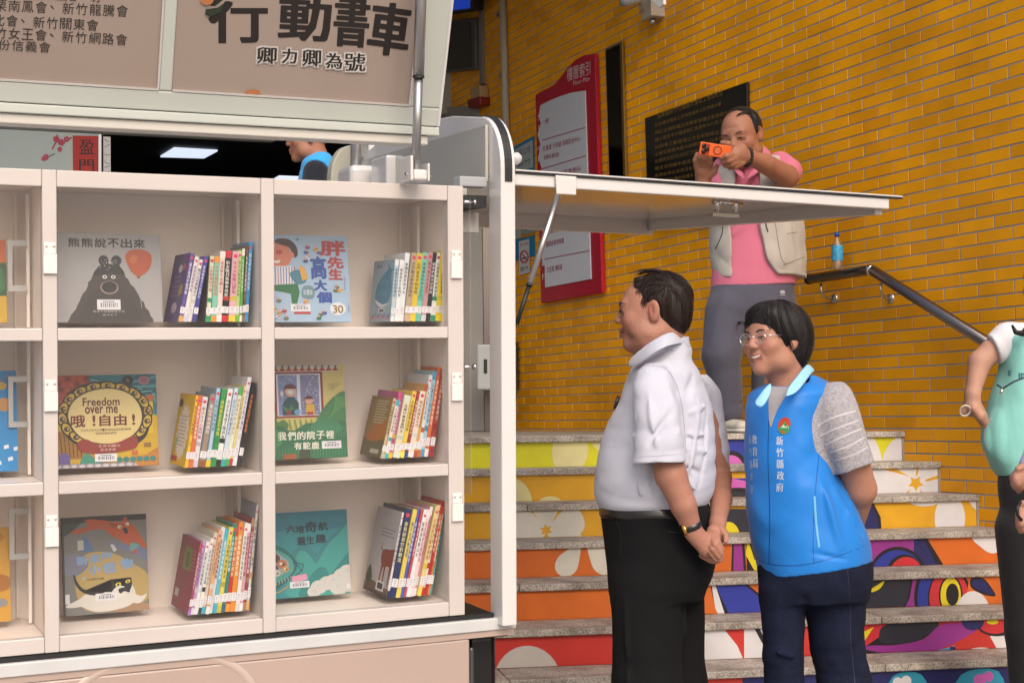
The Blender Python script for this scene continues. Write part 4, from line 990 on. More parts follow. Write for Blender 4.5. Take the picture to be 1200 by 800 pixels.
def stack(row, ci, zoom, items, cover, nf, dep, first_art=None):
    zx, zy, zs = zoom; wf = floorw[row]; bay = BAYN[(row, ci)] + ' compartment'; names = [it[5] for it in items]; last = None
    for k, it in enumerate(items):
        x0, x1, xt0, yt, col, nm, acc = it[:7]
        if last is not None and x0 - last < 14: x0 = last
        x1 = max(x1, x0 + 7)
        last = x1
        p0, p1 = zx + x0 / zs, zx + x1 / zs; pt = zx + xt0 / zs; py = zy + yt / zs
        u0, u1 = spot(p0, nf, wf), spot(p1, nf, wf)
        wt_ = topw(py, pt, (u0 + u1) / 2, nf, wf)
        ut = spot(pt, nf, wt_); lean = math.atan2(ut - u0, wt_ - wf); 
        if k: lean = max(0.0, min(lean, .32))
        lean = min(lean, prev + .012) if k else lean
        prev = lean
        X = TU * math.cos(lean) - TW * math.sin(lean); Y = TW * math.cos(lean) + TU * math.sin(lean); Z = -TN
        w = (u1 - u0) * math.cos(lean) * .985; h = (wt_ - wf) / math.cos(lean) - w * math.sin(lean)
        jj = rb.uniform(-.006, .006) if k else 0
        BR = T(u0, nf + jj, wf) + TU * (w / math.cos(lean) if lean else w); O = BR - X * w + Y * 0 
        O = T(u0, nf + jj, wf + .0004 + w * math.sin(lean))
        l = names[k - 1] if k else 'the bay wall' if first_art is None else None; r = names[k + 1] if k + 1 < len(names) else None
        bb_ = BAYN[(row, ci)]
        if k == 0: lab = f'{nm} book with side cover showing, first of the {bb_} row'
        elif r is None: lab = f'{nm} book ending the {bb_} row, after the {l} one'
        else: lab = f'{nm} book between {l} and {r} ones, {bb_} bay'
        nm2 = 'picture_book'
        sc = col; bc = it[7] if len(it) > 7 and it[7] else col
        d = dep * rb.uniform(.92, 1.0) if k else dep
        t = book_body(nm2, O, X, Y, Z, w, h, d, col, lab, 'library books shelved in the van', bc=bc, sc=sc)
        # spine print
        A = Art(lambda a, b_, hh, O=O, X=X, Y=Y, w=w, h=h: O + X * (a * w) + Y * (b_ * h) + TN * (.0004 + hh), flip=False, step=.00002)
        dk = '#1d1b20' if lum(col) > 110 else '#e8e4de'; mark = it[8] if len(it) > 8 and it[8] else dk
        st = rb.randint(0, 2)
        if st == 0: A.rect(0, .9, 1, 1, acc)
        else: A.ell(.5, .93, .32, .32 * w / h, '#d83a62')
        if rb.random() < .4: A.rect(0, .30, 1, .36, darker(acc, .9))
        # title characters running down the spine
        nch = rb.randint(7, 11); y = .86
        ch_h = min(.058, .62 / nch); hw_ = min(.56, ch_h * h / w * .9)
        for q in range(nch):
            y -= ch_h
            if y < .34: break
            A.text(rb.choice(glyphs), .5 - hw_ / 2, y + ch_h * .08, hw_, ch_h * .84, mark, .025)
        # white shelf-mark label and coloured foot
        A.rect(0, .0, 1, .09, acc); A.rect(-.0, .12, 1, .215, '#ece9ec')
        A.rect(.3, .186, .7, .194, '#7c7c84'); A.rect(.25, .162, .72, .168, '#96969c'); A.rect(.35, .138, .65, .144, '#96969c')
        A.build('spine_print', t)
        if k == 0 and first_art is not None:
            A = Art(lambda a, b_, hh, O=O, Y=Y, d=d, h=h, X=X: O - TN * (d * (1 - a)) + Y * (b_ * h) - X * (.0004 + hh), flip=False, step=.000025)
            first_art(A); A.build('cover_print', t)
# ---- side-cover pictures of the first books (a = 0 back edge, a = 1 spine side)
def fa_purple(A):
    A.rect(0, 0, 1, 1, '#5a4a7c'); A.ell(.55, .78, .12, .06, '#cfc6d8'); A.ell(.78, .8, .1, .05, '#c85a4a'); A.ell(.55, .2, .18, .08, '#b8a8b8'); A.blob([(.7, .38), (.9, .42), (.85, .55), (.7, .5)], '#a8903a')
    for k in range(5): A.rect(.25, .36 + k * .07, .7, .40 + k * .07, '#75668f')
def fa_whale(A):
    A.rect(0, 0, 1, 1, '#9fb8c6'); A.blob([(.2, .3), (.25, .6), (.55, .78), (.72, .85), (.7, .95), (.85, .85), (.99, .86), (.88, .76), (.95, .5), (.8, .3), (.5, .22)], '#4f8fae')
    A.blob([(.2, .36), (.3, .27), (.55, .22), (.85, .3), (.55, .28)], '#dfe6e8')
    for k in range(14): A.ell(.3 + .07 * (k % 7) + .02 * (k // 7), .42 + .2 * (k // 7) + .03 * (k % 3), .012, .008, '#dfeaf0')
    for k in range(12): A.ell(.08 + k * .08, .05 + .03 * (k % 3), .05, .03, ['#d09aaa', '#b07088', '#7aa8c0'][k % 3])
    A.rect(.4, .14, .7, .21, '#e8e8ea'); A.rect(.44, .155, .66, .195, '#555a60'); A.text('海洋', .15, .88, .3, .05, '#40606e', .01)
def fa_yellow(A):
    A.rect(0, 0, 1, 1, '#dfb51c'); A.ell(.16, .86, .12, .06, '#26221e')
    P = []
    for k in range(36): r = .42 if k % 2 else .33; q = k / 36 * 2 * math.pi; P.append((.52 + r * .95 * math.cos(q), .47 + r * math.sin(q)))
    A.poly(P, '#e6dfd2')
    for k in range(9): A.rect(.28, .68 - k * .05, .76 - .04 * (k % 3), .69 - k * .05, '#8c7f6c')
    A.poly([(.1, .1), (.3, .35), (.24, .4)], '#58b89a'); A.poly([(.8, .05), (.95, .3), (.88, .3)], '#58b89a'); A.rect(.05, .05, .42, .12, '#c03a3a')
def fa_olive(A):
    A.rect(0, 0, 1, 1, '#9a7c40'); A.rect(0, 0, 1, .3, '#6a6440'); A.blob([(.1, .3), (.4, .5), (.9, .62), (.95, .35), (.5, .25)], '#b8702c')
    for k in range(9): A.rect(.3, .92 - k * .045, .88 - .06 * (k % 3), .935 - k * .045, '#d6cbb0')
    A.rect(.45, .06, .85, .13, '#c8c0b0')
def fa_crimson(A):
    A.rect(0, 0, 1, 1, '#93404f'); A.rect(.28, .55, .7, .87, '#7c8a3c'); A.rect(.42, .6, .62, .8, '#54662c')
    for k in range(6): A.rect(.74, .84 - k * .05, .95, .85 - k * .05, '#c89098')
    A.rect(.1, .15, .3, .26, '#c8c8b8')
def fa_deer(A):
    A.rect(0, 0, 1, 1, '#b9b4b6'); A.rect(0, 0, 1, .1, '#4c3a34'); A.blob([(0, .1), (.3, .14), (.7, .1), (1, .1), (1, .04), (0, .04)], '#6a5038')
    B_ = '#8c3a22'
    A.blob([(.5, .46), (.6, .53), (.8, .54), (1.1, .56), (1.1, .34), (.85, .35), (.6, .33)], B_); A.poly([(.58, .4), (.66, .4), (.6, .14), (.55, .14)], B_); A.poly([(.68, .38), (.76, .38), (.74, .12), (.7, .12)], B_); A.poly([(.9, .36), (.99, .36), (.95, .12), (.92, .12)], B_)
    A.line([(.55, .5), (.45, .53), (.47, .6)], .02, B_); A.blob([(.02, .16), (.1, .3), (.2, .26), (.28, .16), (.2, .1), (.08, .1)], '#3a4a28'); A.poly([(.13, .02), (.17, .02), (.17, .2), (.13, .2)], '#2c3820')
    A.rect(.5, .05, .82, .16, '#e0dede'); A.rect(.55, .07, .77, .14, '#333')
    for k in range(3): A.rect(.35, .76 - k * .04, .9 - .1 * (k % 2), .768 - k * .04, '#6e6a70')
W_ = '#e9e4e0'
stack(0, 1, (0, 190, 3.75), [(783, 803, 838, 398, '#6a52a4', 'deep purple', '#d8a85a', '#5a4a7c', '#efe8f6'), (803, 822, 860, 412, W_, 'white with lilac lettering', '#cfc8e0', None, '#7a4aa0'), (822, 843, 880, 425, '#f0ece8', 'white red-hearted', '#e8e4e0', None, '#40302c'), (843, 862, 898, 412, '#46459c', 'indigo', '#3a3a8c', None, '#d8dcf6'),
    (903, 927, 922, 412, '#d8e4c4', 'pale pistachio', '#2e9c68', '#7c6a64', '#c84a5a'), (928, 951, 944, 412, '#84ccb4', 'mint', '#e8962a', None, '#d8702c'), (951, 974, 970, 390, '#ecd9d2', 'blush white', '#efe9e6', None, '#b84a50'), (974, 1004, 992, 388, '#151417', 'black', '#c81e32', None, '#e8e4e0'), (1004, 1032, 1024, 390, '#e8b0bc', 'candy pink', '#e6cf3a', None, '#a83a4a'), (1032, 1050, 1048, 388, '#c4d88e', 'lime striped', '#7ab648', None, '#3a7a30'), (1050, 1062, 1064, 380, '#5cae48', 'leaf green', '#e8e6d8', None, '#eef6e6'), (1062, 1073, 1080, 366, '#6a4a34', 'brown', '#8a6a4a'), (1073, 1089, 1100, 350, '#3a9ad6', 'sky blue', '#3a9ad6', None, '#d8eefa')], None, -.075, .175, fa_purple)
stack(0, 2, (300, 190, 3.75), [(590, 608, 612, 427, '#b8d2e0', 'pale blue whale-covered', '#e6e6e8', None, '#3a5a70'), (608, 627, 640, 428, '#f0eeee', 'plain white', '#efeeee'), (627, 648, 668, 397, '#e8eef2', 'cool white', '#eceef0', None, '#333'), (648, 673, 692, 397, '#b8a488', 'tan', '#cfae90', None, '#4a3424'), (673, 698, 708, 398, '#e2c22a', 'yellow and black', '#eacb2a', None, '#1c1a14'), (698, 722, 735, 395, '#7accb8', 'turquoise', '#6ac0ac', None, '#16463c'), (722, 743, 757, 393, '#c8949a', 'dusty rose', '#cfd2d8', None, '#6a2c3a'), (743, 767, 778, 395, '#1a1a1e', 'black pink-dotted', '#24242a', None, '#e2dada'), (767, 788, 797, 397, '#eef0ea', 'white green-topped', '#2e9468', None, '#2c3a34'), (788, 826, 812, 390, '#ecd61e', 'bright yellow', '#ecd61e', None, '#4a3c10')], None, -.075, .17, fa_whale)
stack(1, 1, (0, 380, 3.75), [(810, 826, 862, 312, '#ecc32a', 'yellow starburst', '#e8bb26', '#dfb51c', '#8c4a1e'), (826, 846, 872, 312, '#dc7040', 'orange', '#dc7448', None, '#f6e6da'), (846, 870, 905, 318, '#ece8ea', 'white red-lettered', '#d4cfd4', None, '#a83a3a'), (870, 900, 925, 305, '#a08a78', 'grey-brown', '#9a5a34', '#6c7a84', '#f0e8de'), (900, 921, 950, 280, '#b4d4e2', 'ice blue', '#e2c62c', '#7d97b2', '#2a6a90'), (921, 945, 985, 283, '#2f9648', 'emerald green', '#2f9648', None, '#f0e24a'), (945, 968, 1018, 283, '#f2f0ee', 'white black-lettered', '#24242a'), (968, 986, 1043, 280, '#cfe0ec', 'pale blue lettered', '#34a8a0', None, '#2a5a9a'), (986, 1005, 1062, 277, '#eceedd', 'cream green-dotted', '#48a858', None, '#c4883a'), (1005, 1022, 1078, 270, '#e6da8c', 'straw yellow', '#c82c3c', None, '#8c6a2a'), (1022, 1040, 1092, 232, '#e8e6ee', 'tall white purple-topped', '#f0eef0', None, '#503a90'), (1040, 1058, 1112, 256, '#18161a', 'tall black', '#1c1a1e', None, '#e07a2a')], None, -.06, .17, fa_yellow)
stack(1, 2, (300, 380, 3.75), [(546, 562, 604, 324, '#cfc0a0', 'tan side-lettered', '#b8b0a0', '#9a7c40', '#6a5230'), (562, 577, 616, 332, '#efe6d4', 'ivory', '#3ab0c0'), (577, 599, 630, 296, '#c05490', 'magenta', '#e6c22a', None, '#fbe8f2'), (599, 628, 664, 310, '#e8dcc0', 'cream black-lettered', '#d8e2d0'), (628, 648, 690, 292, '#e8cc48', 'yellow', '#eadf50', None, '#5a3a1a'), (648, 666, 714, 292, '#a03428', 'brick red', '#2c4a8c', None, '#f0d8c8'), (666, 690, 724, 292, '#eae0cc', 'cream red-lettered', '#e6e4e2', None, '#b0442c'), (690, 708, 742, 262, '#dfa85c', 'apricot', '#b0542a', None, '#7a3a1a'), (708, 723, 764, 222, '#dfe4ea', 'pale grey', '#c46a32', None, '#4a6aa0'), (723, 739, 784, 206, '#a8d4e4', 'light blue', '#3f9cc8', None, '#1f5a80'), (739, 756, 802, 190, '#dd6e36', 'orange', '#e6e2e0', None, '#fff0e4'), (756, 775, 818, 180, '#a4402c', 'rust red', '#a01c38', None, '#f6e0d0')], None, -.08, .17, fa_olive)
stack(2, 1, (0, 570, 3.48), [(765, 777, 816, 228, '#b05068', 'crimson', '#a878c0', '#93404f', '#f0d4d8'), (777, 791, 828, 226, '#c4a0d4', 'lilac', '#e8e0ee', None, '#6a3a8c'), (791, 806, 844, 228, '#eeeaea', 'white', '#e8e6e8'), (806, 820, 860, 215, '#f0eee8', 'white teal-marked', '#3a3a4c', None, '#2f7a8c'), (820, 835, 876, 190, '#dcd2c4', 'stone', '#3ab8ce', None, '#9a4a3a'), (835, 850, 892, 178, '#e0b084', 'peach', '#efe8e0', None, '#a03a2c'), (850, 866, 906, 168, '#ecebec', 'white grey-lettered', '#e0e2e6'), (866, 882, 920, 175, '#66bcd2', 'light blue', '#32b0cc', None, '#f2fafc'), (882, 900, 936, 167, '#e8d454', 'lemon yellow', '#c8b83a', None, '#4a4a30'), (900, 917, 952, 152, '#2c8474', 'teal green', '#28607a', None, '#d8f0ea'), (917, 937, 964, 152, '#cc3228', 'scarlet', '#e89a2a', None, '#fbe4b0'), (937, 957, 977, 146, '#e4902c', 'orange', '#e4902c', None, '#fff2dc'), (957, 973, 998, 150, '#efece6', 'white leaf-patterned', '#d8d4ce', None, '#3c4a34'), (973, 988, 1010, 152, '#e0a8b4', 'rose pink', '#f0eef0', None, '#8c3448'), (988, 1003, 1030, 130, '#a0485a', 'wine red', '#b88a5a', None, '#f6e0e4'), (1003, 1016, 1046, 75, '#e6dccb', 'tall cream', '#dca870', '#8a98a8', '#6a5a4a')], None, -.055, .19, fa_crimson)
stack(2, 2, (300, 570, 3.48), [(531, 541, 596, 108, '#e8e6e4', 'white deer-covered', '#1c2450', '#b9b4b6'), (541, 567, 612, 92, '#1c2a62', 'navy', '#1c2a62', '#26304e', '#e8dca0'), (567, 585, 640, 94, '#e6cf5a', 'yellow', '#e6d260', None, '#3a5a8c'), (585, 599, 657, 96, '#4c62b8', 'cobalt blue', '#4c62b8', None, '#e6ecff'), (599, 609, 672, 96, '#bc4a5c', 'raspberry', '#bc4a5c', None, '#fbe6ea'), (609, 626, 684, 96, '#f2eeea', 'white', '#eef0f0'), (626, 641, 700, 96, '#f2dcdf', 'pale pink', '#f0e4e8', None, '#b83a5c'), (641, 654, 714, 86, '#e49aae', 'pink', '#f0e8ec', None, '#8c2c44'), (654, 670, 734, 80, '#e8d48c', 'sand yellow', '#ecd448', None, '#b03a28'), (670, 684, 745, 78, '#ece2cc', 'cream', '#c82c28', None, '#6a3a2c'), (684, 698, 757, 62, '#b8281e', 'red', '#b8281e', None, '#f8e0c0'), (698, 707, 768, 62, '#dc8a34', 'tangerine', '#dc8a34', None, '#fff0dc'), (707, 716, 772, 80, '#4aa4a0', 'sea green', '#4aa4a0')], None, -.055, .19, fa_deer)
# short leaning pamphlet at the foot of the bottom middle bay
# ---------------------------------------------------------------- books standing with the front cover showing
def face_book(row, nb, th, px, art, label, base, thick=.012, edge=None, name='picture_book'):
    (xl, xr, ybl, ytl) = px; wf = floorw[row] + .0005
    up = TW * math.cos(th) - TN * math.sin(th); nr = TN * math.cos(th) + TW * math.sin(th)
    u0, u1 = spot(xl, nb, wf), spot(xr, nb, wf); lo, hi = .05, .5; um = (u0 + u1) / 2
    for _ in range(30):
        m = (lo + hi) / 2
        if pxpy(T(um, nb, wf) + up * m)[1] > ytl: lo = m
        else: hi = m
    h = m; O = T(u0, nb, wf); w = u1 - u0
    t = thing(name, O + TU * w / 2, label, 'book', 'library books shown face out')
    mb = MB(.74); mb.box(O, TU * w, -nr * .002, up * h, base); mb.box(O - nr * (thick - .002), TU * w, -nr * .002, up * h, base); mb.box(O - nr * .0021, TU * .002, -nr * (thick - .0042), up * h, edge or base); mb.build('cover', M['cover'], t, bevel=.0006, seg=1)
    MB().box(O - nr * .0025 + TU * .0025 + up * .002, TU * (w - .005), -nr * (thick - .005), up * (h - .004)).build('pages', M['paper'], t)
    A = Art(lambda a, b_, hh: O + TU * (a * w) + up * (b_ * h) + nr * (.0004 + hh), step=.000025); art(A, w / h); A.build('cover_print', t)
    return t
def barcode(A, x, y, w, h):
    A.rect(x, y, x + w, y + h, '#dfe0e6'); 
    n = 22
    for k in range(n):
        if (k * 7 + 3) % 5 < 3: A.rect(x + w * (.12 + .76 * k / n), y + h * .25, x + w * (.12 + .76 * (k + .7) / n), y + h * .68, '#2e2e3a')
    A.rect(x + w * .25, y + h * .76, x + w * .75, y + h * .84, '#666')
def rowtext(A, s, x, y, w, h, c, bold=.02, gap=1.0, asp=1.0):
    cw = w / len(s)
    for k, ch in enumerate(s): A.text(ch, x + k * cw, y, cw * .84, h, c, bold)
def art_bear(A, asp):
    A.rect(0, 0, 1, 1, '#a6a4a4'); rowtext(A, '熊熊說不出來', .13, .845, .74, .10, '#2a2322', .03)
    body = [(.1, 0), (.16, .12), (.24, .28), (.30, .42), (.34, .5), (.38, .56), (.43, .61), (.5, .62), (.58, .61), (.63, .55), (.68, .48), (.75, .36), (.82, .22), (.9, .04), (.92, 0)]
    r = random.Random(5); P = smooth_pts(body, False, 4); P = [(x + r.uniform(-.008, .008), y + r.uniform(-.008, .008)) for x, y in P] + [(.92, -.01), (.1, -.01)]
    A.poly(P, '#3c3331'); A.poly(smooth_pts([(.2, 0), (.32, .3), (.45, .42), (.58, .42), (.7, .3), (.82, 0)], False) , '#332b2a')
    A.ell(.455, .695, .048, .06, '#262224'); A.ell(.575, .695, .05, .06, '#262224'); A.poly([(.345, .525), (.37, .58), (.42, .645), (.5, .66), (.6, .645), (.64, .58), (.655, .53), (.5, .55)], '#1e1b1d')
    for k in range(26): A.ell(.40 + .22 * r.random(), .57 + .14 * r.random(), .004, .004, '#cfcac6')
    A.ell(.50, .39, .085, .075, '#96807a'); A.ell(.5, .395, .072, .065, '#161214')
    for x in (.46, .54): A.ell(x, .51, .022, .02, '#e2ddd6'); A.ell(x, .51, .011, .01, '#201c1c')
    A.poly(smooth_pts([(.66, .72), (.68, .79), (.74, .825), (.84, .82), (.91, .76), (.9, .64), (.85, .56), (.79, .52), (.77, .52), (.71, .58)]), '#b5522a'); A.blob([(.7, .7), (.73, .76), (.78, .74), (.74, .66)], '#c46a3c'); A.poly([(.77, .52), (.79, .52), (.8, .5), (.76, .5)], '#8c3a1e')
    A.line([(.78, .5), (.79, .3), (.8, .16)], .005, '#9aa0b8'); barcode(A, .38, .14, .22, .115); rowtext(A, '蘇菲作繪圖陳懿文譯', .34, .11, .3, .022, '#b8b0ac', 0); rowtext(A, '親子天下', .43, .07, .14, .022, '#b8b0ac', 0)
def art_tall(A, asp):
    A.rect(0, 0, 1, 1, '#9fb9d2'); SK_ = '#cf7a60'
    A.poly(smooth_pts([(-.05, .82), (.02, .84), (.06, .9), (.14, .94), (.24, .93), (.28, .84), (.3, .74), (.26, .66), (.14, .63), (.04, .67), (.03, .72), (-.05, .76)]), SK_)
    A.poly(smooth_pts([(.1, .93), (.16, .96), (.28, .95), (.36, .88), (.38, .78), (.34, .74), (.31, .8), (.27, .86), (.2, .88), (.13, .9)]), '#3c1f1a'); A.ell(.3, .77, .035, .04, SK_); A.ell(.08, .87, .022, .02, '#e8e8e8'); A.ell(.082, .867, .009, .009, '#222'); A.poly(smooth_pts([(.03, .72), (.1, .7), (.16, .71), (.14, .675), (.06, .685)]), '#e8e2e0'); A.ell(.15, .8, .04, .03, '#b8443a'); A.ell(.0, .8, .04, .04, '#b84a3a')
    A.poly([(.02, .62), (.12, .64), (.3, .64), (.36, .52), (.34, .42), (.04, .42), (0, .52)], '#d8dce6')
    for k in range(9): A.line([(.06 + k * .034, .63), (.06 + k * .033, .43)], .01, '#3a5a9c' if k % 2 else '#b03a3a')
    A.poly([(.03, .64), (.08, .6), (.04, .5), (-.01, .52)], '#355a9a'); A.blob([(.27, .56), (.36, .6), (.47, .57), (.46, .46), (.36, .43), (.3, .48)], '#3f7a90'); A.poly([(.38, .65), (.45, .63), (.49, .5), (.42, .47)], '#d8a03a')
    A.poly([(.02, .42), (.36, .44), (.38, .34), (.34, .2), (.28, .2), (.27, .32), (.18, .34), (.05, .36)], '#1f6a3c'); 
    for ch, x, y, w, h, c in (('胖', .66, .77, .3, .17, '#a83432'), ('先', .74, .62, .19, .13, '#a83432'), ('生', .75, .49, .16, .12, '#a83432'), ('高', .53, .5, .18, .25, '#284a9a'), ('大', .56, .36, .15, .12, '#284a9a'), ('個', .59, .22, .17, .12, '#284a9a')):
        A.text(ch, x, y, w, h, c, .035); A.text(ch, x + .012, y, w, h, c, .02); A.text(ch, x, y + .008, w, h, c, .02)
    A.blob([(.4, .32), (.42, .4), (.5, .42), (.56, .38), (.55, .28), (.48, .26), (.41, .28)], '#6a8a96'); rowtext(A, '好朋友', .425, .31, .12, .06, '#d8e2e6', .01)
    A.rect(.26, .12, .5, .205, '#e6e6ea'); barcode(A, .26, .12, .24, .085); A.rect(.3, .09, .5, .115, '#b8302c')
    A.ell(.84, .15, .1, .075, '#d8dde6'); A.text('3', .78, .1, .05, .09, '#8c6e22', .03); A.text('0', .84, .1, .065, .09, '#8c6e22', .03)
    r = random.Random(9)
    for x, y in ((.5, .86), (.48, .8), (.6, .84), (.64, .8), (.5, .74), (.47, .7), (.84, .4), (.88, .36), (.82, .36), (.06, .14), (.12, .1), (.18, .12), (.1, .05), (.2, .04), (.62, .08), (.67, .1), (.6, .04), (.12, .24), (.04, .27), (.45, .23)):
        c = r.choice(['#b83a4a', '#e0b040', '#3a5a9c', '#7a3a8c', '#d8dce2', '#2f7a5a']); A.ell(x, y, .03, .02, c); A.ell(x, y + .026, .014, .012, '#d8a088'); A.line([(x - .03, y - .01), (x + .03, y + .012)], .008, r.choice(['#402a4a', '#b04a3a']))
    A.ell(.38, .95, .015, .012, '#2c8a5c'); A.rect(.97, .1, .975, .2, '#667')
    for k in range(7): A.text(rb.choice(glyphs), .93, .5 - k * .022, .018, .017, '#445', .0)
def art_freedom(A, asp):
    A.rect(0, 0, 1, 1, '#caa61e'); A.rect(0, .55, 1, 1, '#1c7486')
    for k in range(9): A.line([(.35 + .02 * k, .98 - .03 * k), (.6 + .05 * k, .9 - .012 * k), (1.0, 1.02 - .05 * k)], .016, '#5aa8a8' if k % 2 else '#124e60')
    A.rect(0, .68, .35, 1, '#9c3a24')
    for a in range(5):
        for b_ in range(6): A.rect(.005 + b_ * .06 + (.03 if a % 2 else 0), .7 + a * .06, .05 + b_ * .06 + (.03 if a % 2 else 0), .745 + a * .06, '#b44a2c' if (a + b_) % 3 else '#7c2a1c')
    A.rect(.0, .5, .2, .68, '#b0482a'); A.rect(0, .1, .3, .4, '#9c6c1c'); A.poly([(.28, .35), (.5, .3), (.5, .0), (.28, 0)], '#b8801e'); A.blob([(.25, .0), (.3, .16), (.4, .08), (.5, .02)], '#3a8c78')
    for k in range(7): A.line([(.02 + k * .04, .38), (.05 + k * .035, .12)], .008, '#4a3412')
    A.ell(.1, .1, .055, .07, '#6a5a9c'); A.rect(.045, .02, .155, .1, '#6a5a9c'); A.rect(0, 0, 1, .045, '#8a8690')
    for k in range(14): A.ell(.04 + k * .075, .02, .03, .018, '#c2bec4')
    A.rect(.9, .35, .96, .7, '#d8b82a'); A.ell(.93, .74, .045, .035, '#b8642a'); A.blob([(.9, .0), (.98, .0), (1.0, .12), (.95, .1)], '#a070b0'); A.poly([(.72, .1), (.88, .12), (1, .2), (1, .0), (.8, .0)], '#b87a28'); A.rect(.74, .12, .8, .17, '#c0602c'); A.rect(.86, .2, .93, .25, '#8c6a2c')
    for k in range(6): A.ell(.62 + k * .065, .075, .03, .03, '#2e7a74')
    A.poly(smooth_pts([(.06, .58), (.14, .8), (.34, .915), (.58, .92), (.8, .85), (.92, .68), (.93, .48), (.87, .3), (.7, .2), (.45, .18), (.24, .24), (.1, .38)]), '#1c1712')
    # chain of links round the central plate
    n = 18
    for k in range(n):
        q = 2 * math.pi * (k + .3) / n
        if -2.3 < math.atan2(math.sin(q), math.cos(q)) < -.95: continue
        x, y = .5 + .41 * math.cos(q), .56 + .32 * math.sin(q); rt = math.degrees(q) + 90
        A.ell(x, y, .085, .05, '#17151a', rt); A.ell(x, y, .068, .036, '#c8a83a', rt); A.ell(x, y, .03, .028, '#3a2c1c'); A.ell(x + .01, y + .003, .012, .012, '#c09a6a')
    A.poly(smooth_pts([(.13, .58), (.2, .74), (.36, .84), (.56, .86), (.74, .8), (.84, .66), (.86, .5), (.8, .36), (.66, .26), (.46, .24), (.28, .3), (.17, .42)]), '#3a2c18')
    A.poly(smooth_pts([(.145, .58), (.21, .73), (.37, .825), (.56, .845), (.73, .785), (.825, .655), (.845, .5), (.785, .37), (.65, .275), (.46, .255), (.285, .315), (.185, .43)]), '#dcc88a')
    A.poly(smooth_pts([(.22, .26), (.3, .31), (.42, .25), (.6, .26), (.76, .33), (.8, .28), (.78, .2), (.62, .16), (.4, .15), (.26, .18)]), '#8c2a20')
    A.text('Freedom', .285, .665, .35, .085, '#5a1e16', .03); A.text('over me', .305, .582, .31, .07, '#5a1e16', .03)
    A.text('哦', .17, .44, .13, .125, '#6a1e14', .035); A.text('!', .375, .45, .022, .11, '#6a1e14', .03); A.text('自', .44, .445, .1, .12, '#6a1e14', .035); A.text('由', .58, .445, .115, .12, '#6a1e14', .035); A.text('!', .755, .45, .022, .11, '#6a1e14', .03)
    rowtext(A, '姓名、年齡、估價—重獲自由的奴隸們的夢', .26, .39, .48, .026, '#4a3a20', 0); rowtext(A, '因我們擁有夢想', .4, .352, .2, .026, '#4a3a20', 0)
    rowtext(A, '艾許利圖文', .42, .215, .22, .026, '#e0c8b8', 0); rowtext(A, '劉清彥譯', .44, .175, .15, .026, '#e0c8b8', 0)
    A.ell(.72, .935, .055, .05, '#15151a'); A.text('A', .705, .915, .03, .04, '#8c8c90'); A.ell(.875, .93, .055, .05, '#a87a90'); A.ell(.875, .93, .04, .036, '#8c5a74'); barcode(A, .385, .06, .21, .085)
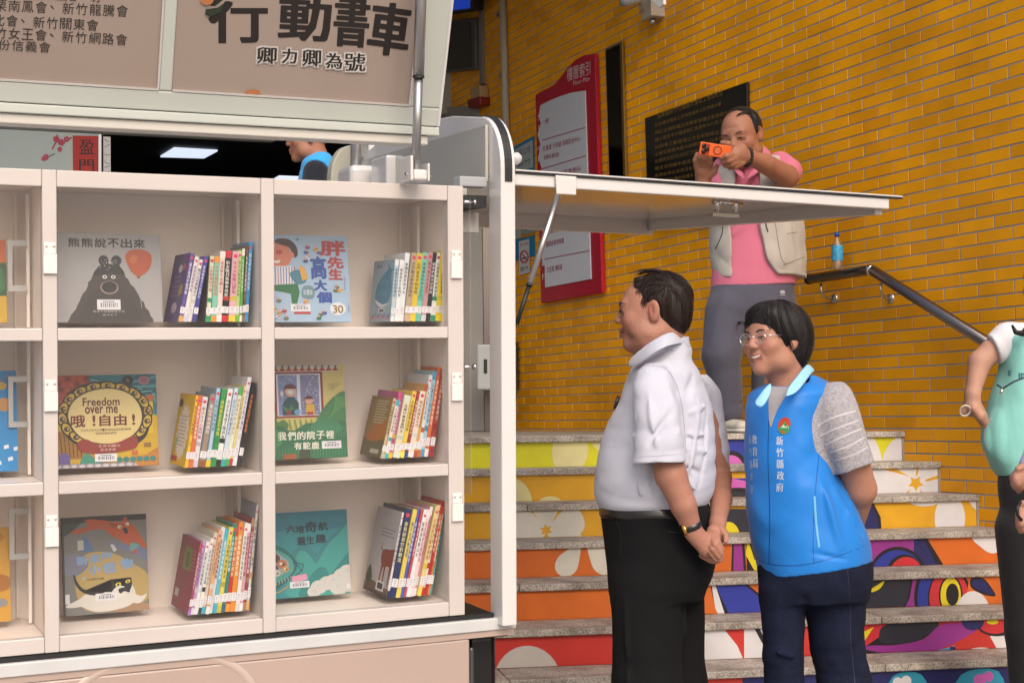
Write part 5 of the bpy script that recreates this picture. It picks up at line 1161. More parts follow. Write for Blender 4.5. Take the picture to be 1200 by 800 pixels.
def art_yard(A, asp):
    A.rect(0, 0, 1, 1, '#cfc07a'); A.rect(0, .93, .93, 1, '#d0c8b8')
    for k in range(11): A.poly([(.0 + k * .085, .94), (.04 + k * .085, .985), (.085 + k * .085, .94)], '#a83a30'); A.poly([(.025 + k * .085, .998), (.045 + k * .085, .97), (.065 + k * .085, .998)], '#3a5a98')
    A.rect(.10, .44, .72, .93, '#8c2e34'); A.rect(.13, .46, .69, .91, '#d8dce8'); A.rect(.15, .47, .39, .9, '#7d8fc0'); A.rect(.43, .47, .67, .9, '#7c80a8')
    r = random.Random(3)
    for k in range(120): A.ell(.15 + .24 * r.random() + (.28 if k % 2 else 0), .48 + .42 * r.random(), .006, .005, '#d8dcec')
    A.poly([(.2, .47), (.2, .6), (.26, .66), (.34, .66), (.4, .6), (.4, .47)], '#1f4a52'); A.ell(.3, .72, .07, .055, '#d8a890'); A.poly(ell_pts(.3, .75, .08, .05, 0, 20, 0, 180), '#5c2420'); A.ell(.3, .715, .035, .025, '#c8d8e0'); A.ell(.19, .7, .02, .03, '#e0d0d0')
    A.rect(.49, .47, .6, .58, '#cfa83a'); A.rect(.5, .47, .58, .5, '#b0322c'); A.ell(.53, .62, .05, .04, '#d8a890'); A.poly(ell_pts(.53, .635, .055, .035, 0, 20, 0, 180), '#5c2420')
    A.rect(.24, .47, .3, .52, '#8c3a38'); A.blob([(.22, .52), (.2, .57), (.27, .53), (.3, .58), (.33, .53)], '#3f7a48'); A.ell(.38, .5, .04, .03, '#6a9ac0')
    A.blob([(1.02, .7), (.86, .66), (.7, .52), (.62, .4), (.7, .36), (1.02, .4)], '#3f7a4c'); A.blob([(0, .52), (.1, .5), (.12, .4), (.2, .42), (.26, .36), (.2, .3), (0, .3)], '#4f7a3c')
    for k in range(9): A.line([(.75 + .03 * k, .4 + .02 * k), (.86, .5 + .02 * k), (1, .56 + .01 * k)], .006, '#5e9a5c')
    for k in range(6): A.line([(.3 + .07 * k, .3), (.27 + .07 * k, .42)], .02, '#7c9a48')
    A.blob([(0, .3), (.15, .36), (.3, .3), (.5, .38), (.65, .36), (.8, .4), (1.05, .34), (1.05, -.05), (-.05, -.05), (-.05, .2)], '#2c6a4a'); A.blob([(.55, .36), (.7, .42), (.9, .38), (.92, .28), (.7, .24), (.55, .28)], '#3a7c5a'); A.blob([(-.02, .28), (.1, .32), (.2, .24), (.1, .12), (-.02, .14)], '#3f8a50')
    for k in range(26): A.line([(k * .04, .02), (k * .04 + .015, .12)], .008, '#458a54')
    for k in range(14): A.line([(.5 + k * .035, .22), (.51 + k * .037, .34)], .006, '#4c9468')
    A.rect(.18, .0, .34, .055, '#9c5430'); A.rect(.38, .0, .52, .1, '#3a4030')
    rowtext(A, '我們的院子裡', .12, .205, .73, .085, '#e0e2d2', .03); rowtext(A, '有駝鹿', .32, .1, .33, .075, '#e0e2d2', .03); barcode(A, .67, .1, .25, .08)
    for k in range(3): rowtext(A, '小山圖文故事'[:6 - k], .78, .78 - k * .027, .15 - .03 * k, .018, '#6a5a3a', 0)
def art_monster(A, asp):
    A.rect(0, 0, 1, 1, '#777672'); A.blob([(.25, .6), (.55, .62), (.8, .5), (1.0, .36), (1.0, .12), (.6, .02), (.25, .05), (.14, .3)], '#b39a5c'); A.blob([(.0, .8), (.3, 1.02), (-.05, 1.05)], '#2f4238'); A.blob([(.5, .72), (.8, .6), (1.02, .5), (1.02, .62), (.7, .7)], '#6c7290'); A.blob([(0, .6), (.2, .62), (.3, .5), (.15, .4), (0, .45)], '#787a8c'); A.rect(0, .94, 1, 1, '#2c2622'); A.blob([(.6, 0), (.8, .1), (1, .06), (1, 0)], '#a08060')
    A.poly(smooth_pts([(.1, .84), (.18, .88), (.3, .9), (.28, .97), (.45, .96), (.62, .93), (.7, .93), (.75, .98), (.79, .93), (.86, .87), (.92, .78), (.99, .68), (.97, .64), (.9, .69), (.83, .72), (.87, .62), (.84, .585), (.79, .66), (.72, .72), (.6, .78), (.48, .86), (.35, .86), (.2, .83)]), '#b8501c')
    A.ell(.68, .875, .022, .018, '#e2dccc'); A.ell(.77, .9, .022, .018, '#e2dccc'); A.ell(.685, .872, .009, .008, '#1a1412'); A.ell(.765, .895, .009, .008, '#1a1412'); A.ell(.75, .835, .025, .035, '#16100e', 30); A.poly([(.55, .93), (.6, .87), (.65, .9)], '#8c3c18'); A.blob([(.8, .7), (.9, .68), (.86, .64), (.8, .62)], '#6aa0a0')
    A.poly(smooth_pts([(.2, .66), (.24, .78), (.28, .79), (.36, .66), (.3, .64)]), '#4f6f9c'); A.rect(.18, .66, .25, .76, '#b8b4a8'); A.poly([(.56, .7), (.6, .7), (.64, .64), (.6, .62)], '#c8c8cc')
    for ch, x, y, w, h in (('新', .165, .505, .12, .09), ('來', .31, .515, .13, .09), ('的', .46, .555, .11, .065), ('小', .3, .4, .13, .095), ('怪', .47, .4, .15, .11), ('物', .68, .435, .14, .105)): A.text(ch, x, y, w, h, '#7f9fc4', .035, 5); A.text(ch, x + .01, y, w, h, '#7f9fc4', .02, 5)
    A.blob([(.16, .12), (.24, .2), (.38, .24), (.6, .28), (.76, .3), (.84, .2), (.8, .08), (.62, .03), (.4, .02), (.26, .06)], '#d6d2ca'); A.blob([(.02, .1), (.12, .14), (.3, .2), (.26, .1), (.08, .08)], '#d6d2ca'); A.blob([(.76, .2), (.9, .15), (.98, .17), (.9, .08), (.78, .1)], '#d6d2ca')
    A.poly(smooth_pts([(.12, .4), (.15, .3), (.24, .22), (.4, .19), (.56, .26), (.55, .34), (.6, .3), (.66, .26), (.74, .3), (.79, .35), (.8, .26), (.74, .2), (.6, .24), (.5, .24), (.34, .25), (.24, .26), (.17, .33), (.135, .41)]), '#1c1a1a')
    A.blob([(.56, .2), (.64, .27), (.72, .25), (.74, .18), (.66, .14)], '#dcd8d0'); A.ell(.64, .285, .035, .02, '#d8c83c', 10); A.ell(.755, .31, .03, .018, '#d8c83c', 10); A.ell(.64, .283, .012, .014, '#111'); A.ell(.755, .308, .01, .012, '#111'); A.blob([(.64, .235), (.7, .25), (.77, .245), (.77, .195), (.71, .21), (.66, .19)], '#15110f')
    A.ell(.24, .37, .02, .014, '#9cc0c8'); rowtext(A, '林珮熙文圖', .28, .345, .2, .022, '#4a4030', 0); barcode(A, .37, .13, .25, .075); A.rect(0, .12, .07, .22, '#d8d6dc'); A.rect(0, 0, .02, 1, '#26201c')
def art_wave(A, asp):
    A.rect(0, 0, 1, 1, '#2c8a94'); A.rect(0, .78, 1, 1, '#23788a'); A.poly(smooth_pts([(.3, .5), (.5, .62), (.62, .5), (.75, .66), (1.05, .8), (1.05, .3), (.3, .3)]), '#2f7f86')
    A.poly(smooth_pts([(.28, 0), (.3, .3), (.38, .5), (.45, .54), (.53, .48), (.6, .38), (.66, .46), (.76, .6), (.9, .72), (1.05, .8), (1.05, -.02)]), '#3a9a94'); A.poly(smooth_pts([(.4, 0), (.5, .2), (.6, .31), (.7, .33), (.76, .24), (.86, .34), (1.05, .5), (1.05, -.02)]), '#237f7c'); A.poly(smooth_pts([(.5, 0), (.58, .14), (.66, .18), (.8, .1), (1.02, .2), (1.02, -.02)]), '#38a090')
    A.blob([(0, .6), (.15, .62), (.32, .5), (.38, .36), (.25, .2), (0, .08)], '#1f6a6a'); A.poly(smooth_pts([(-.05, .56), (.1, .58), (.24, .52), (.33, .42), (.32, .3), (.16, .2), (-.05, .2)]), '#4a9a94'); A.poly(smooth_pts([(-.05, .52), (.08, .55), (.2, .5), (.28, .4), (.2, .28), (-.05, .25)]), '#94a8a8')
    for x, y, c, q in ((.11, .47, '#5a4038', .07), (.08, .34, '#30507c', .08), (.2, .4, '#b8704a', .06), (.03, .38, '#284a78', .05), (.13, .3, '#c4c0b8', .05), (.24, .34, '#c89a58', .04), (.05, .28, '#8c3440', .04)): A.ell(x, y, q, q * .85, c); A.ell(x - q * .2, y + q * .1, q * .3, q * .25, '#e0dcd0'); A.ell(x + q * .3, y - q * .1, q * .25, q * .2, '#23202c')
    A.line([(.02, .08), (.25, .2), (.42, .3), (.4, .36), (.33, .42), (.45, .38), (.43, .3)], .012, '#1a5a5c'); A.line([(0, .05), (.16, .08), (.26, .14)], .015, '#b8944a')
    for k in range(9): A.line([(.02 + k * .035, .12 + k * .012), (.015 + k * .035, .16 + k * .012)], .005, '#d8ccb0')
    for x, y, r_ in ((.62, .1, .1), (.72, .14, .1), (.8, .16, .1), (.9, .22, .1), (.97, .26, .1), (.86, .08, .11), (.97, .1, .1), (.56, .05, .08)): A.ell(x, y, r_, r_ * .82, '#c9c8c4'); A.line([(x - .03, y), (x, y + .025), (x + .03, y), (x + .005, y - .018)], .006, '#9aa4a4')
    A.ell(.05, .83, .06, .03, '#d8c0c8'); A.ell(.1, .82, .04, .025, '#d8c0c8')
    for ch, x, y, w, h in (('六', .27, .76, .1, .085), ('堆', .38, .745, .1, .09), ('奇', .49, .755, .14, .12), ('航', .65, .765, .11, .1), ('蓋', .39, .61, .1, .095), ('生', .50, .615, .09, .09), ('趣', .61, .62, .12, .1)): A.text(ch, x, y, w, h, '#14323a', .03)
    A.poly([(.31, .25), (.48, .27), (.49, .2), (.31, .18)], '#d898b4'); barcode(A, .28, .11, .23, .075); A.rect(.95, .06, 1.0, .12, '#dcdce0')
face_book(0, -.17, .14, (66, 191, 384, 274), art_bear, 'grey picture book showing a dark bear with an orange balloon', '#a6a4a4')
face_book(0, -.16, .14, (316, 411.5, 382, 276), art_tall, 'pale blue picture book with a red nosed cartoon man and red and blue title', '#9fb9d2')
face_book(1, -.19, .12, (63, 186, 554, 439), art_freedom, 'picture book with chain-ringed plate titled Freedom over me', '#8c2a20')
face_book(1, -.19, .12, (315, 407, 543, 428), art_yard, 'picture book with two people at a window above green bushes', '#2c6a4a')
face_book(2, -.19, .14, (75, 175, 724, 604), art_monster, 'picture book with an orange fox-like animal above a black and white cat', '#3a342c', edge='#26201c')
face_book(2, -.19, .14, (312, 411, 702, 599), art_wave, 'teal picture book with white cloud scrolls and green hills', '#2c8a94')
def art_l0(A, asp):
    A.rect(0, 0, 1, 1, '#1f4a2a'); A.rect(0, .72, 1, 1, '#c0602a'); A.rect(0, 0, 1, .32, '#c09a1e'); A.ell(.7, .86, .16, .1, '#d8d2c4')
    for k in range(8): A.ell(.84 + .1 * math.cos(k), .5 + .1 * math.sin(k * 2), .05, .07, '#2c6a38')
def art_l1(A, asp):
    A.rect(0, 0, 1, 1, '#1c86c8')
    for x, y, r_ in ((.9, .1, 20), (.78, .06, 40), (.86, .22, -20), (.96, .2, 15), (.7, .18, 0)): A.poly([(x, y), (x + .05, y + .01), (x + .045, y + .045), (x - .005, y + .035)], '#d8e4ec')
    A.blob([(.8, .7), (.88, .73), (.95, .68), (.9, .6), (.8, .62)], '#c8945a'); A.ell(.84, .85, .06, .04, '#c0a030'); A.line([(.75, .92), (.85, .9), (.95, .97)], .01, '#8c5a3a')
def art_l2(A, asp):
    A.rect(0, 0, 1, 1, '#cf9a28'); A.blob([(.7, .4), (.85, .5), (1.0, .46), (.98, .34), (.8, .32)], '#a8681e'); A.ell(.9, .2, .07, .045, '#8c8c90'); A.blob([(.6, .9), (.8, .98), (.95, .9), (.85, .84)], '#b8801e')
face_book(0, -.17, .12, (-95, 8.5, 383, 280), art_l0, 'orange, green and mustard picture book cut off at the left edge of the photo', '#c09a1e')
face_book(1, -.19, .12, (-95, 21.5, 560, 435), art_l1, 'bright blue picture book cut off at the left edge of the photo', '#1c86c8')
face_book(2, -.19, .14, (-95, 13, 738, 620), art_l2, 'golden yellow picture book cut off at the left edge of the photo', '#cf9a28')
# silver-topped book behind and small teal booklet lying low at the end of the bottom middle row
def low_teal(A, asp):
    A.rect(0, 0, 1, 1, '#2a8a78'); A.rect(.1, .3, .8, .6, '#d8dcd8')
face_book(2, -.235, .2, (296, 306.5, 706, 640), low_teal, 'small teal booklet propped behind the end of the bottom middle book row', '#2a8a78')
# ================================================================= people
def skin_mat(name, col, r=.5):
    m = mat(name, col, .55, bump=.2, bscale=190, sss=.2, spec=.4, vcol=True); return m
M['hair'] = mat('black_hair', (.018, .014, .012), .42, spec=.5)
def hair_mat(name, c0, c1):       # fine strands: stretched noise in colour and relief
    m = bpy.data.materials.new(name); m.use_nodes = True; t = m.node_tree; b = t.nodes['Principled BSDF']
    tc = t.nodes.new('ShaderNodeTexCoord'); mp = t.nodes.new('ShaderNodeMapping'); mp.inputs['Scale'].default_value = (260, 260, 14)
    n = t.nodes.new('ShaderNodeTexNoise'); n.inputs['Scale'].default_value = 1; n.inputs['Detail'].default_value = 3
    r = t.nodes.new('ShaderNodeValToRGB'); e = r.color_ramp.elements; e[0].position = .38; e[0].color = (*c0, 1); e[1].position = .75; e[1].color = (*c1, 1)
    t.links.new(tc.outputs['Object'], mp.inputs[0]); t.links.new(mp.outputs[0], n.inputs['Vector']); t.links.new(n.outputs[0], r.inputs[0]); t.links.new(r.outputs[0], b.inputs['Base Color'])
    bp = t.nodes.new('ShaderNodeBump'); bp.inputs['Strength'].default_value = .7; bp.inputs['Distance'].default_value = .002; t.links.new(n.outputs[0], bp.inputs['Height']); t.links.new(bp.outputs[0], b.inputs['Normal'])
    b.inputs['Roughness'].default_value = .5; b.inputs['Specular IOR Level'].default_value = .3; return m
def cloth_mat(name, col, rough=.85, sheen=.15, weave=420, bump=.25, noise=(5, .06), wrinkle=.55):
    m = mat(name, col, rough, wrinkle=wrinkle, noise=noise, bump=bump, bscale=weave, spec=.25, sheen=sheen); return m
def frame_of(fwd, pitch=0, roll=0):
    f = unit(V(fwd[0], fwd[1], 0)); r = np.cross(f, UPZ); u = UPZ.copy()
    cp_, sp_ = math.cos(pitch), math.sin(pitch); f2 = f * cp_ + u * sp_; u2 = u * cp_ - f * sp_
    cr_, sr_ = math.cos(roll), math.sin(roll); r3 = r * cr_ + u2 * sr_; u3 = u2 * cr_ - r * sr_
    return r3, f2, u3            # right, forward, up
def add_head(S_, C, R, sc, nose=1.0, chin=1.0, cheek=1.0, smile=False, ears=True, fat=1.0, fy=1.0, aged=False):
    r, f, u = R; RR_ = np.array([r, f, u])
    def p(x, y, z):
        if y > .02: y = .02 + (y - .02) * fy
        return C + sc * (x * r + y * f + z * u)
    def E(c, rad, k=.02, sub=False, rot=None): S_.ell(p(*c), np.array((rad[0], rad[1] * (fy if c[1] > 0 else 1), rad[2])) * sc, RR_, k * sc, sub)
    E((0, -.018, .035), (.074, .094, .085)); E((0, .03, .03), (.066, .062, .07)); E((0, .035, -.02), (.063 * fat, .058, .08), .025)
    E((0, .036, -.068), (.052 * fat, .048, .042), .03); E((0, .074, -.098), (.022, .018, .018 * chin), .03)
    for s in (-1, 1):
        S_.ell(p(s * .04, .062, -.022), np.array((.026, .022 * fy, .024)) * sc * cheek, RR_, .02 * sc)
        S_.ell(p(s * .05 * fat, .02, -.07), np.array((.022, .036, .03)) * sc, RR_, .03 * sc)
    S_.cap(p(-.036, .078, .028), p(.036, .078, .028), .011 * sc, .011 * sc, .02 * sc)
    for s in (-1, 1): S_.ell(p(s * .033, .097, .008), np.array((.017, .014, .011)) * sc, RR_, .014 * sc, True)
    for s in (-1, 1): S_.ell(p(s * .032, .078, .006), np.array((.0165, .0125, .0125)) * sc, RR_, .004 * sc)
    for s in (-1, 1): S_.cap(p(s * .02, .090, .013), p(s * .044, .083, .011), .0042 * sc, .0034 * sc, .006 * sc)
    S_.cap(p(0, .088, .018), p(0, .106 * (.98 + .02 * nose), -.018), .0085 * sc, .0115 * sc * nose, .014 * sc)
    for s in (-1, 1): S_.ell(p(s * .0125, .098, -.024), np.array((.009, .009, .007)) * sc * nose, RR_, .008 * sc)
    for s in (-1, 1): S_.ell(p(s * .007, .106, -.034), np.array((.0038, .005, .0045)) * sc, RR_, .004 * sc, True)
    w = .030 if smile else .021; dz = .010 if smile else -.002; lr = .72 if smile else 1
    for s in (-1, 1):
        S_.cap(p(0, .0965, -.050), p(s * w, .084, -.052 + dz), .0074 * sc * lr, .003 * sc, .007 * sc)
        S_.cap(p(0, .0945, -.0645), p(s * w, .083, -.054 + dz), .0082 * sc * lr, .003 * sc, .007 * sc)
        S_.cap(p(0, .101, -.0573), p(s * w, .088, -.0535 + dz), .0022 * sc, .0012 * sc, .002 * sc, True)
        if smile: S_.cap(p(s * .022, .093, -.032), p(s * .036, .083, -.058), .0035 * sc, .002 * sc, .01 * sc, True)
    if aged:
        for s in (-1, 1):
            S_.cap(p(s * .019, .096, -.028), p(s * .031, .086, -.056), .0028 * sc, .0018 * sc, .012 * sc, True); S_.cap(p(s * .022, .0935, -.006), p(s * .046, .081, -.006), .0022 * sc, .0014 * sc, .008 * sc, True); S_.cap(p(s * .035, .072, -.075), p(s * .06, .02, -.085), .004 * sc, .004 * sc, .03 * sc, True)
        for z in (.055, .067): S_.cap(p(-.03, .086, z), p(.03, .086, z), .0012 * sc, .0012 * sc, .008 * sc, True)
    if ears:
        for s in (-1, 1):
            Re = np.array([unit(r * s + f * .35), unit(f - r * s * .35), u])
            S_.ell(p(s * .078, -.008, .0), np.array((.009, .019, .033)) * sc, Re, .006 * sc)
            S_.ell(p(s * .075, -.004, -.02), np.array((.009, .012, .014)) * sc, Re, .008 * sc)
            S_.ell(p(s * .089, .0, .006), np.array((.009, .0095, .019)) * sc, Re, .003 * sc, True); S_.cap(p(s * .083, -.012, .020), p(s * .085, -.010, -.008), .0026 * sc, .0022 * sc, .003 * sc)
    return p
def hand(S_, W, D, N, side, sc=1.0, curl=(.5, .5, .5, .5), thumb=(.6, .2), spread=.12, thumbcurl=.4):
    """W wrist; D direction of the fingers; N back-of-hand normal; side = +1/-1 thumb side along cross(D,N)"""
    D = unit(D); N = unit(N - D * np.dot(N, D)); Sx = np.cross(D, N) * side
    S_.cap(W, W + D * .03 * sc, .024 * sc, .026 * sc, .012, flat=(N, .72))
    for k, o in enumerate((-.026, -.009, .009, .026)): S_.cap(W + D * .022 * sc + Sx * o * .6 * sc, W + D * .085 * sc + Sx * o * sc, .016 * sc, .0125 * sc, .012)
    L = (.060, .078, .083, .074)
    for k, o in enumerate((-.03, -.0105, .0095, .029)):
        b = W + D * (.084 + (.004 if k in (1, 2) else -.004)) * sc + Sx * o * sc; d = unit(D + Sx * o * spread * 30 * .3); c = curl[k]; pts = [b]; rs = [.0098 * sc]
        for j, fr in enumerate((.44, .31, .25)):
            a = c * (1.0 if j == 0 else 1.15); d = unit(d * math.cos(a) - N * math.sin(a) * 1.0 if True else d)
            # keep rotating in the plane of d and N
            pts.append(pts[-1] + d * L[k] * fr * sc); rs.append((.0092, .0085, .0072)[j] * sc)
            Nn = unit(N * math.cos(a) + d * math.sin(a) * 0 + N * 0); 
            N2 = unit(np.cross(np.cross(d, N), d)); 
        S_.chain(pts, rs, .004)
    t0 = W + D * .018 * sc + Sx * .02 * sc; t1 = t0 + unit(D * thumb[0] + Sx * (1 - thumb[0]) - N * thumb[1]) * .044 * sc
    t2 = t1 + unit(D * (thumb[0] + .3) + Sx * (1 - thumb[0]) * .3 - N * thumb[1] * (1 + thumbcurl)) * .032 * sc; t3 = t2 + unit(D * 1.0 - N * thumb[1] * (1 + 2 * thumbcurl)) * .024 * sc
    S_.chain([t0, t1, t2, t3], [.017 * sc, .0125 * sc, .0108 * sc, .0088 * sc], .008)
    return S_
def px_rows(rows, Z):             # (py, left px, right px, half depth m, dy) -> loft sections
    out = []
    for py, xl, xr, ry, dy in rows:
        c = at((xl + xr) / 2, py, Z + dy); rx = (xr - xl) / 2 * (Z + dy) / FPX; out.append((float(c[2]), float(c[0]), float(c[1]), rx, ry))
    return out
def vnoise(seed, n=6, f=(8, 8, 8)):
    r = np.random.RandomState(seed); K_ = r.uniform(-1, 1, (n, 3)) * np.array(f); ph = r.uniform(0, 6.28, n); 
    def g(X, Y, Z): return sum(np.sin(K_[i, 0] * X + K_[i, 1] * Y + K_[i, 2] * Z + ph[i]) for i in range(n)) / n
    return g
def folds(items, base=None, amp=0):
    """items: (point a, point b, radius, height): ridges (+) or creases (-) along segments"""
    segs = [(np.asarray(a), np.asarray(b), r, h) for a, b, r, h in items]; nz = base
    def g(X, Y, Z):
        o = 0.0
        for a, b, r, h in segs:
            ba = b - a; L2 = ba @ ba; px, py, pz = X - a[0], Y - a[1], Z - a[2]
            t = np.clip((px * ba[0] + py * ba[1] + pz * ba[2]) / L2, 0, 1)
            q = (px - t * ba[0]) ** 2 + (py - t * ba[1]) ** 2 + (pz - t * ba[2]) ** 2
            o = o - 1.9 * h * np.exp(-q / (r * r * .8)) * np.sin(np.pi * (.12 + .76 * t))
        if nz is not None: o = o + amp * nz(X, Y, Z)
        return o
    return g
def fold_warp(S_, items, lo, hi, base=None, amp=0): S_.warp(folds(items, base, amp), lo, hi)
def decal(name, bvh, parent, polys, off=.0008, sub=None, m=None):   # polys: (pixel outline, colour), finely split so that it follows the surface
    A = Art(decal_fn(bvh, off), None, step=.00006)
    for P, c in polys: A.poly(P, c)
    return A.build(name, parent, m)
def band_decal(name, bvh, parent, rows, mt, off=.0014, n=5):
    fn = decal_fn(bvh, off); mb = MB(); vs = []
    R_ = []
    for (y0, a0, b0), (y1, a1, b1) in zip(rows[:-1], rows[1:]):
        for t in (0, .25, .5, .75): R_.append((y0 + (y1 - y0) * t, a0 + (a1 - a0) * t, b0 + (b1 - b0) * t))
    R_.append(rows[-1])
    for y, a, b in R_: vs += [fn(a + (b - a) * k / n, y, 0) for k in range(n + 1)]
    mb.add(vs, [(i * (n + 1) + k, i * (n + 1) + k + 1, (i + 1) * (n + 1) + k + 1, (i + 1) * (n + 1) + k) for i in range(len(R_) - 1) for k in range(n)], None, True)
    return mb.build(name, mt, parent)
def strip(name, bvh, parent, P, w, c, off=.0008, m=None):
    P = smooth_pts(P, False, 6); A = Art(decal_fn(bvh, off), None, step=.00006); L, R_ = [], []
    for i, p in enumerate(P):
        a, b = np.array(P[max(i - 1, 0)]), np.array(P[min(i + 1, len(P) - 1)]); d = (b - a) / (np.linalg.norm(b - a) + 1e-9); n_ = np.array((-d[1], d[0])) * w / 2
        L.append(tuple(np.array(p) + n_)); R_.append(tuple(np.array(p) - n_))
    vs = [A.fn(x, y, 0) for x, y in L] + [A.fn(x, y, 0) for x, y in R_]; n = len(P)
    A.mb.add(vs, [(i, i + 1, n + i + 1, n + i) for i in range(n - 1)], c); return A.build(name, parent, m)
def dtext(A, body, x, y, w, h, c, bold=0):
    a, fs, lo, hi = text_geo(body, 0); sz = np.maximum(hi - lo, 1e-6); A.k += 1
    for ox in ((-bold, bold) if bold else (0,)): A.mb.add([A.fn(x + ox + (p[0] - lo[0]) / sz[0] * w, y - (p[1] - lo[1]) / sz[1] * h, A.k * A.step) for p in a], fs, c)
def ribbon(name, pairs, mt, parent, thick=.004, sub=2):      # a band between two edges, given real thickness
    mb = MB(); vs = [p for p, q in pairs] + [q for p, q in pairs]; n = len(pairs)
    mb.add(vs, [(i, i + 1, n + i + 1, n + i) for i in range(n - 1)], None, True); o = mb.build(name, mt, parent)
    a = o.modifiers.new('solidify', 'SOLIDIFY'); a.thickness = thick; a.offset = 0
    b = o.modifiers.new('subdivision', 'SUBSURF'); b.levels = b.render_levels = sub; return o
def snapped(name, bvh, parent, pts, rad, mt, off=.0004, n=6, flatn=None):
    P = [];
    for p in smooth_pts([tuple(q) for q in pts], False, 4) if False else pts:
        loc, nrm, i, d = bvh.find_nearest(Vector(p)); P.append(V(*loc) + V(*nrm) * off * (1 if (V(*loc) - CAM) @ V(*nrm) < 0 else -1))
    Q = []
    for i in range(len(P) - 1):
        for t in (0, .34, .67): Q.append(P[i] * (1 - t) + P[i + 1] * t)
    Q.append(P[-1]); m = len(Q); R_ = [rad * (.35 + .65 * math.sin(math.pi * min(1, (i + .6) / (m - 1) * .8 + .12))) for i in range(m)]
    return MB().tube(Q, R_, n).build(name, mt, parent)
M['brow'] = mat('dark_brow_hair', (.02, .013, .010), .7); M['lash'] = mat('dark_eye', (.012, .008, .007), .25); M['teeth'] = mat('teeth', (.6, .56, .5), .3); M['eyewhite'] = mat('eye_white', (.45, .40, .37), .3)
def face_marks(p, bvh, parent, sides=(-1, 1), brow=.0026, eye=.0019, white=False, smile=False):
    for s in sides:
        snapped('eyebrow', bvh, parent, [p(s * .015, .092, .026), p(s * .026, .091, .0315), p(s * .038, .086, .032), p(s * .049, .075, .027)], brow, M['brow'], .0006)
        if white: snapped('eye', bvh, parent, [p(s * .022, .095, .0055), p(s * .033, .095, .0065), p(s * .044, .088, .0055)], .0030, M['eyewhite'], -.0008)
        snapped('upper_eyelid', bvh, parent, [p(s * .020, .094, .007), p(s * .032, .095, .0105), p(s * .046, .086, .0065)], eye, M['lash'], .0004)
        c = p(s * .033, .096, .006); loc, nrm, i, d = bvh.find_nearest(Vector(c)); MB().lathe(V(*loc) - V(*nrm) * .003 * (1 if (V(*loc) - CAM) @ V(*nrm) < 0 else -1), V(*nrm), [(.0005, -.0042), (.0035, -.003), (.0042, 0), (.0035, .003), (.0005, .0042)], 10).build('pupil', M['lash'], parent)
def skin_col(base, p, lips=(.24, .075, .06), red=(.36, .12, .08), lipw=.0075, grey=None, f=None):
    base = np.array(base); lips = np.array(lips); nz = vnoise(77, 9, (90, 90, 90)); nz2_ = vnoise(78, 9, (400, 400, 400))
    L_ = [p(x, .098 - abs(x) * .5, z) for x in (-.021, -.014, -.007, 0, .007, .014, .021) for z in (-.052, -.061)]
    C_ = [(p(s * .045, .075, -.022), .02) for s in (-1, 1)] + [(p(0, .115, -.02), .012)] + [(p(s * .08, -.005, 0), .025) for s in (-1, 1)]
    def g(Vx):
        c = np.repeat(base[None], len(Vx), 0) * (1 + .10 * nz(Vx[:, 0], Vx[:, 1], Vx[:, 2]) + .05 * nz2_(Vx[:, 0], Vx[:, 1], Vx[:, 2]))[:, None]
        for q, r in C_: w = .45 * np.exp(-((Vx - q) ** 2).sum(1) / r ** 2)[:, None]; c = c * (1 - w) + np.array(red) * w
        w = np.zeros(len(Vx))
        for q in L_: w = np.maximum(w, np.exp(-(((Vx - q) ** 2).sum(1) / lipw ** 2) ** 2))
        w = (w * .85)[:, None]; c = c * (1 - w) + lips * w
        return c
    return g
def strands(name, p, R, parent, mt, cen, rad, n, th=(0, 90), ph=(0, 360), rr_=.0012, lift=1.0, seed=1, ln=50, wob=.06, keep=None):
    """loose hairs lying over an ellipsoid of the head: th is the angle from the crown, ph the direction around it (0 = forward)"""
    rs = np.random.RandomState(seed); mb = MB()
    for _ in range(n):
        t0 = rs.uniform(*th); f0 = rs.uniform(*ph); L_ = rs.uniform(.5, 1) * ln; P = []; dph = rs.uniform(-1, 1) * 12; lf = lift + rs.uniform(0, .035)
        for k in range(6):
            t = math.radians(t0 + L_ * k / 5); f = math.radians(f0 + dph * k / 5 + rs.uniform(-1, 1) * wob * 20)
            l2 = lf + (.012 if k == 5 else 0)
            P.append(p(cen[0] + rad[0] * l2 * math.sin(t) * math.sin(f), 0 * 1.0 + (cen[1] + rad[1] * l2 * math.sin(t) * math.cos(f)), cen[2] + rad[2] * l2 * math.cos(t)))
        mb.tube(P, [rr_ * .6, rr_, rr_, rr_, rr_ * .8, rr_ * .2], 3, cap=False)
    o = mb.build(name, mt, parent); o['kind'] = 'stuff'; return o
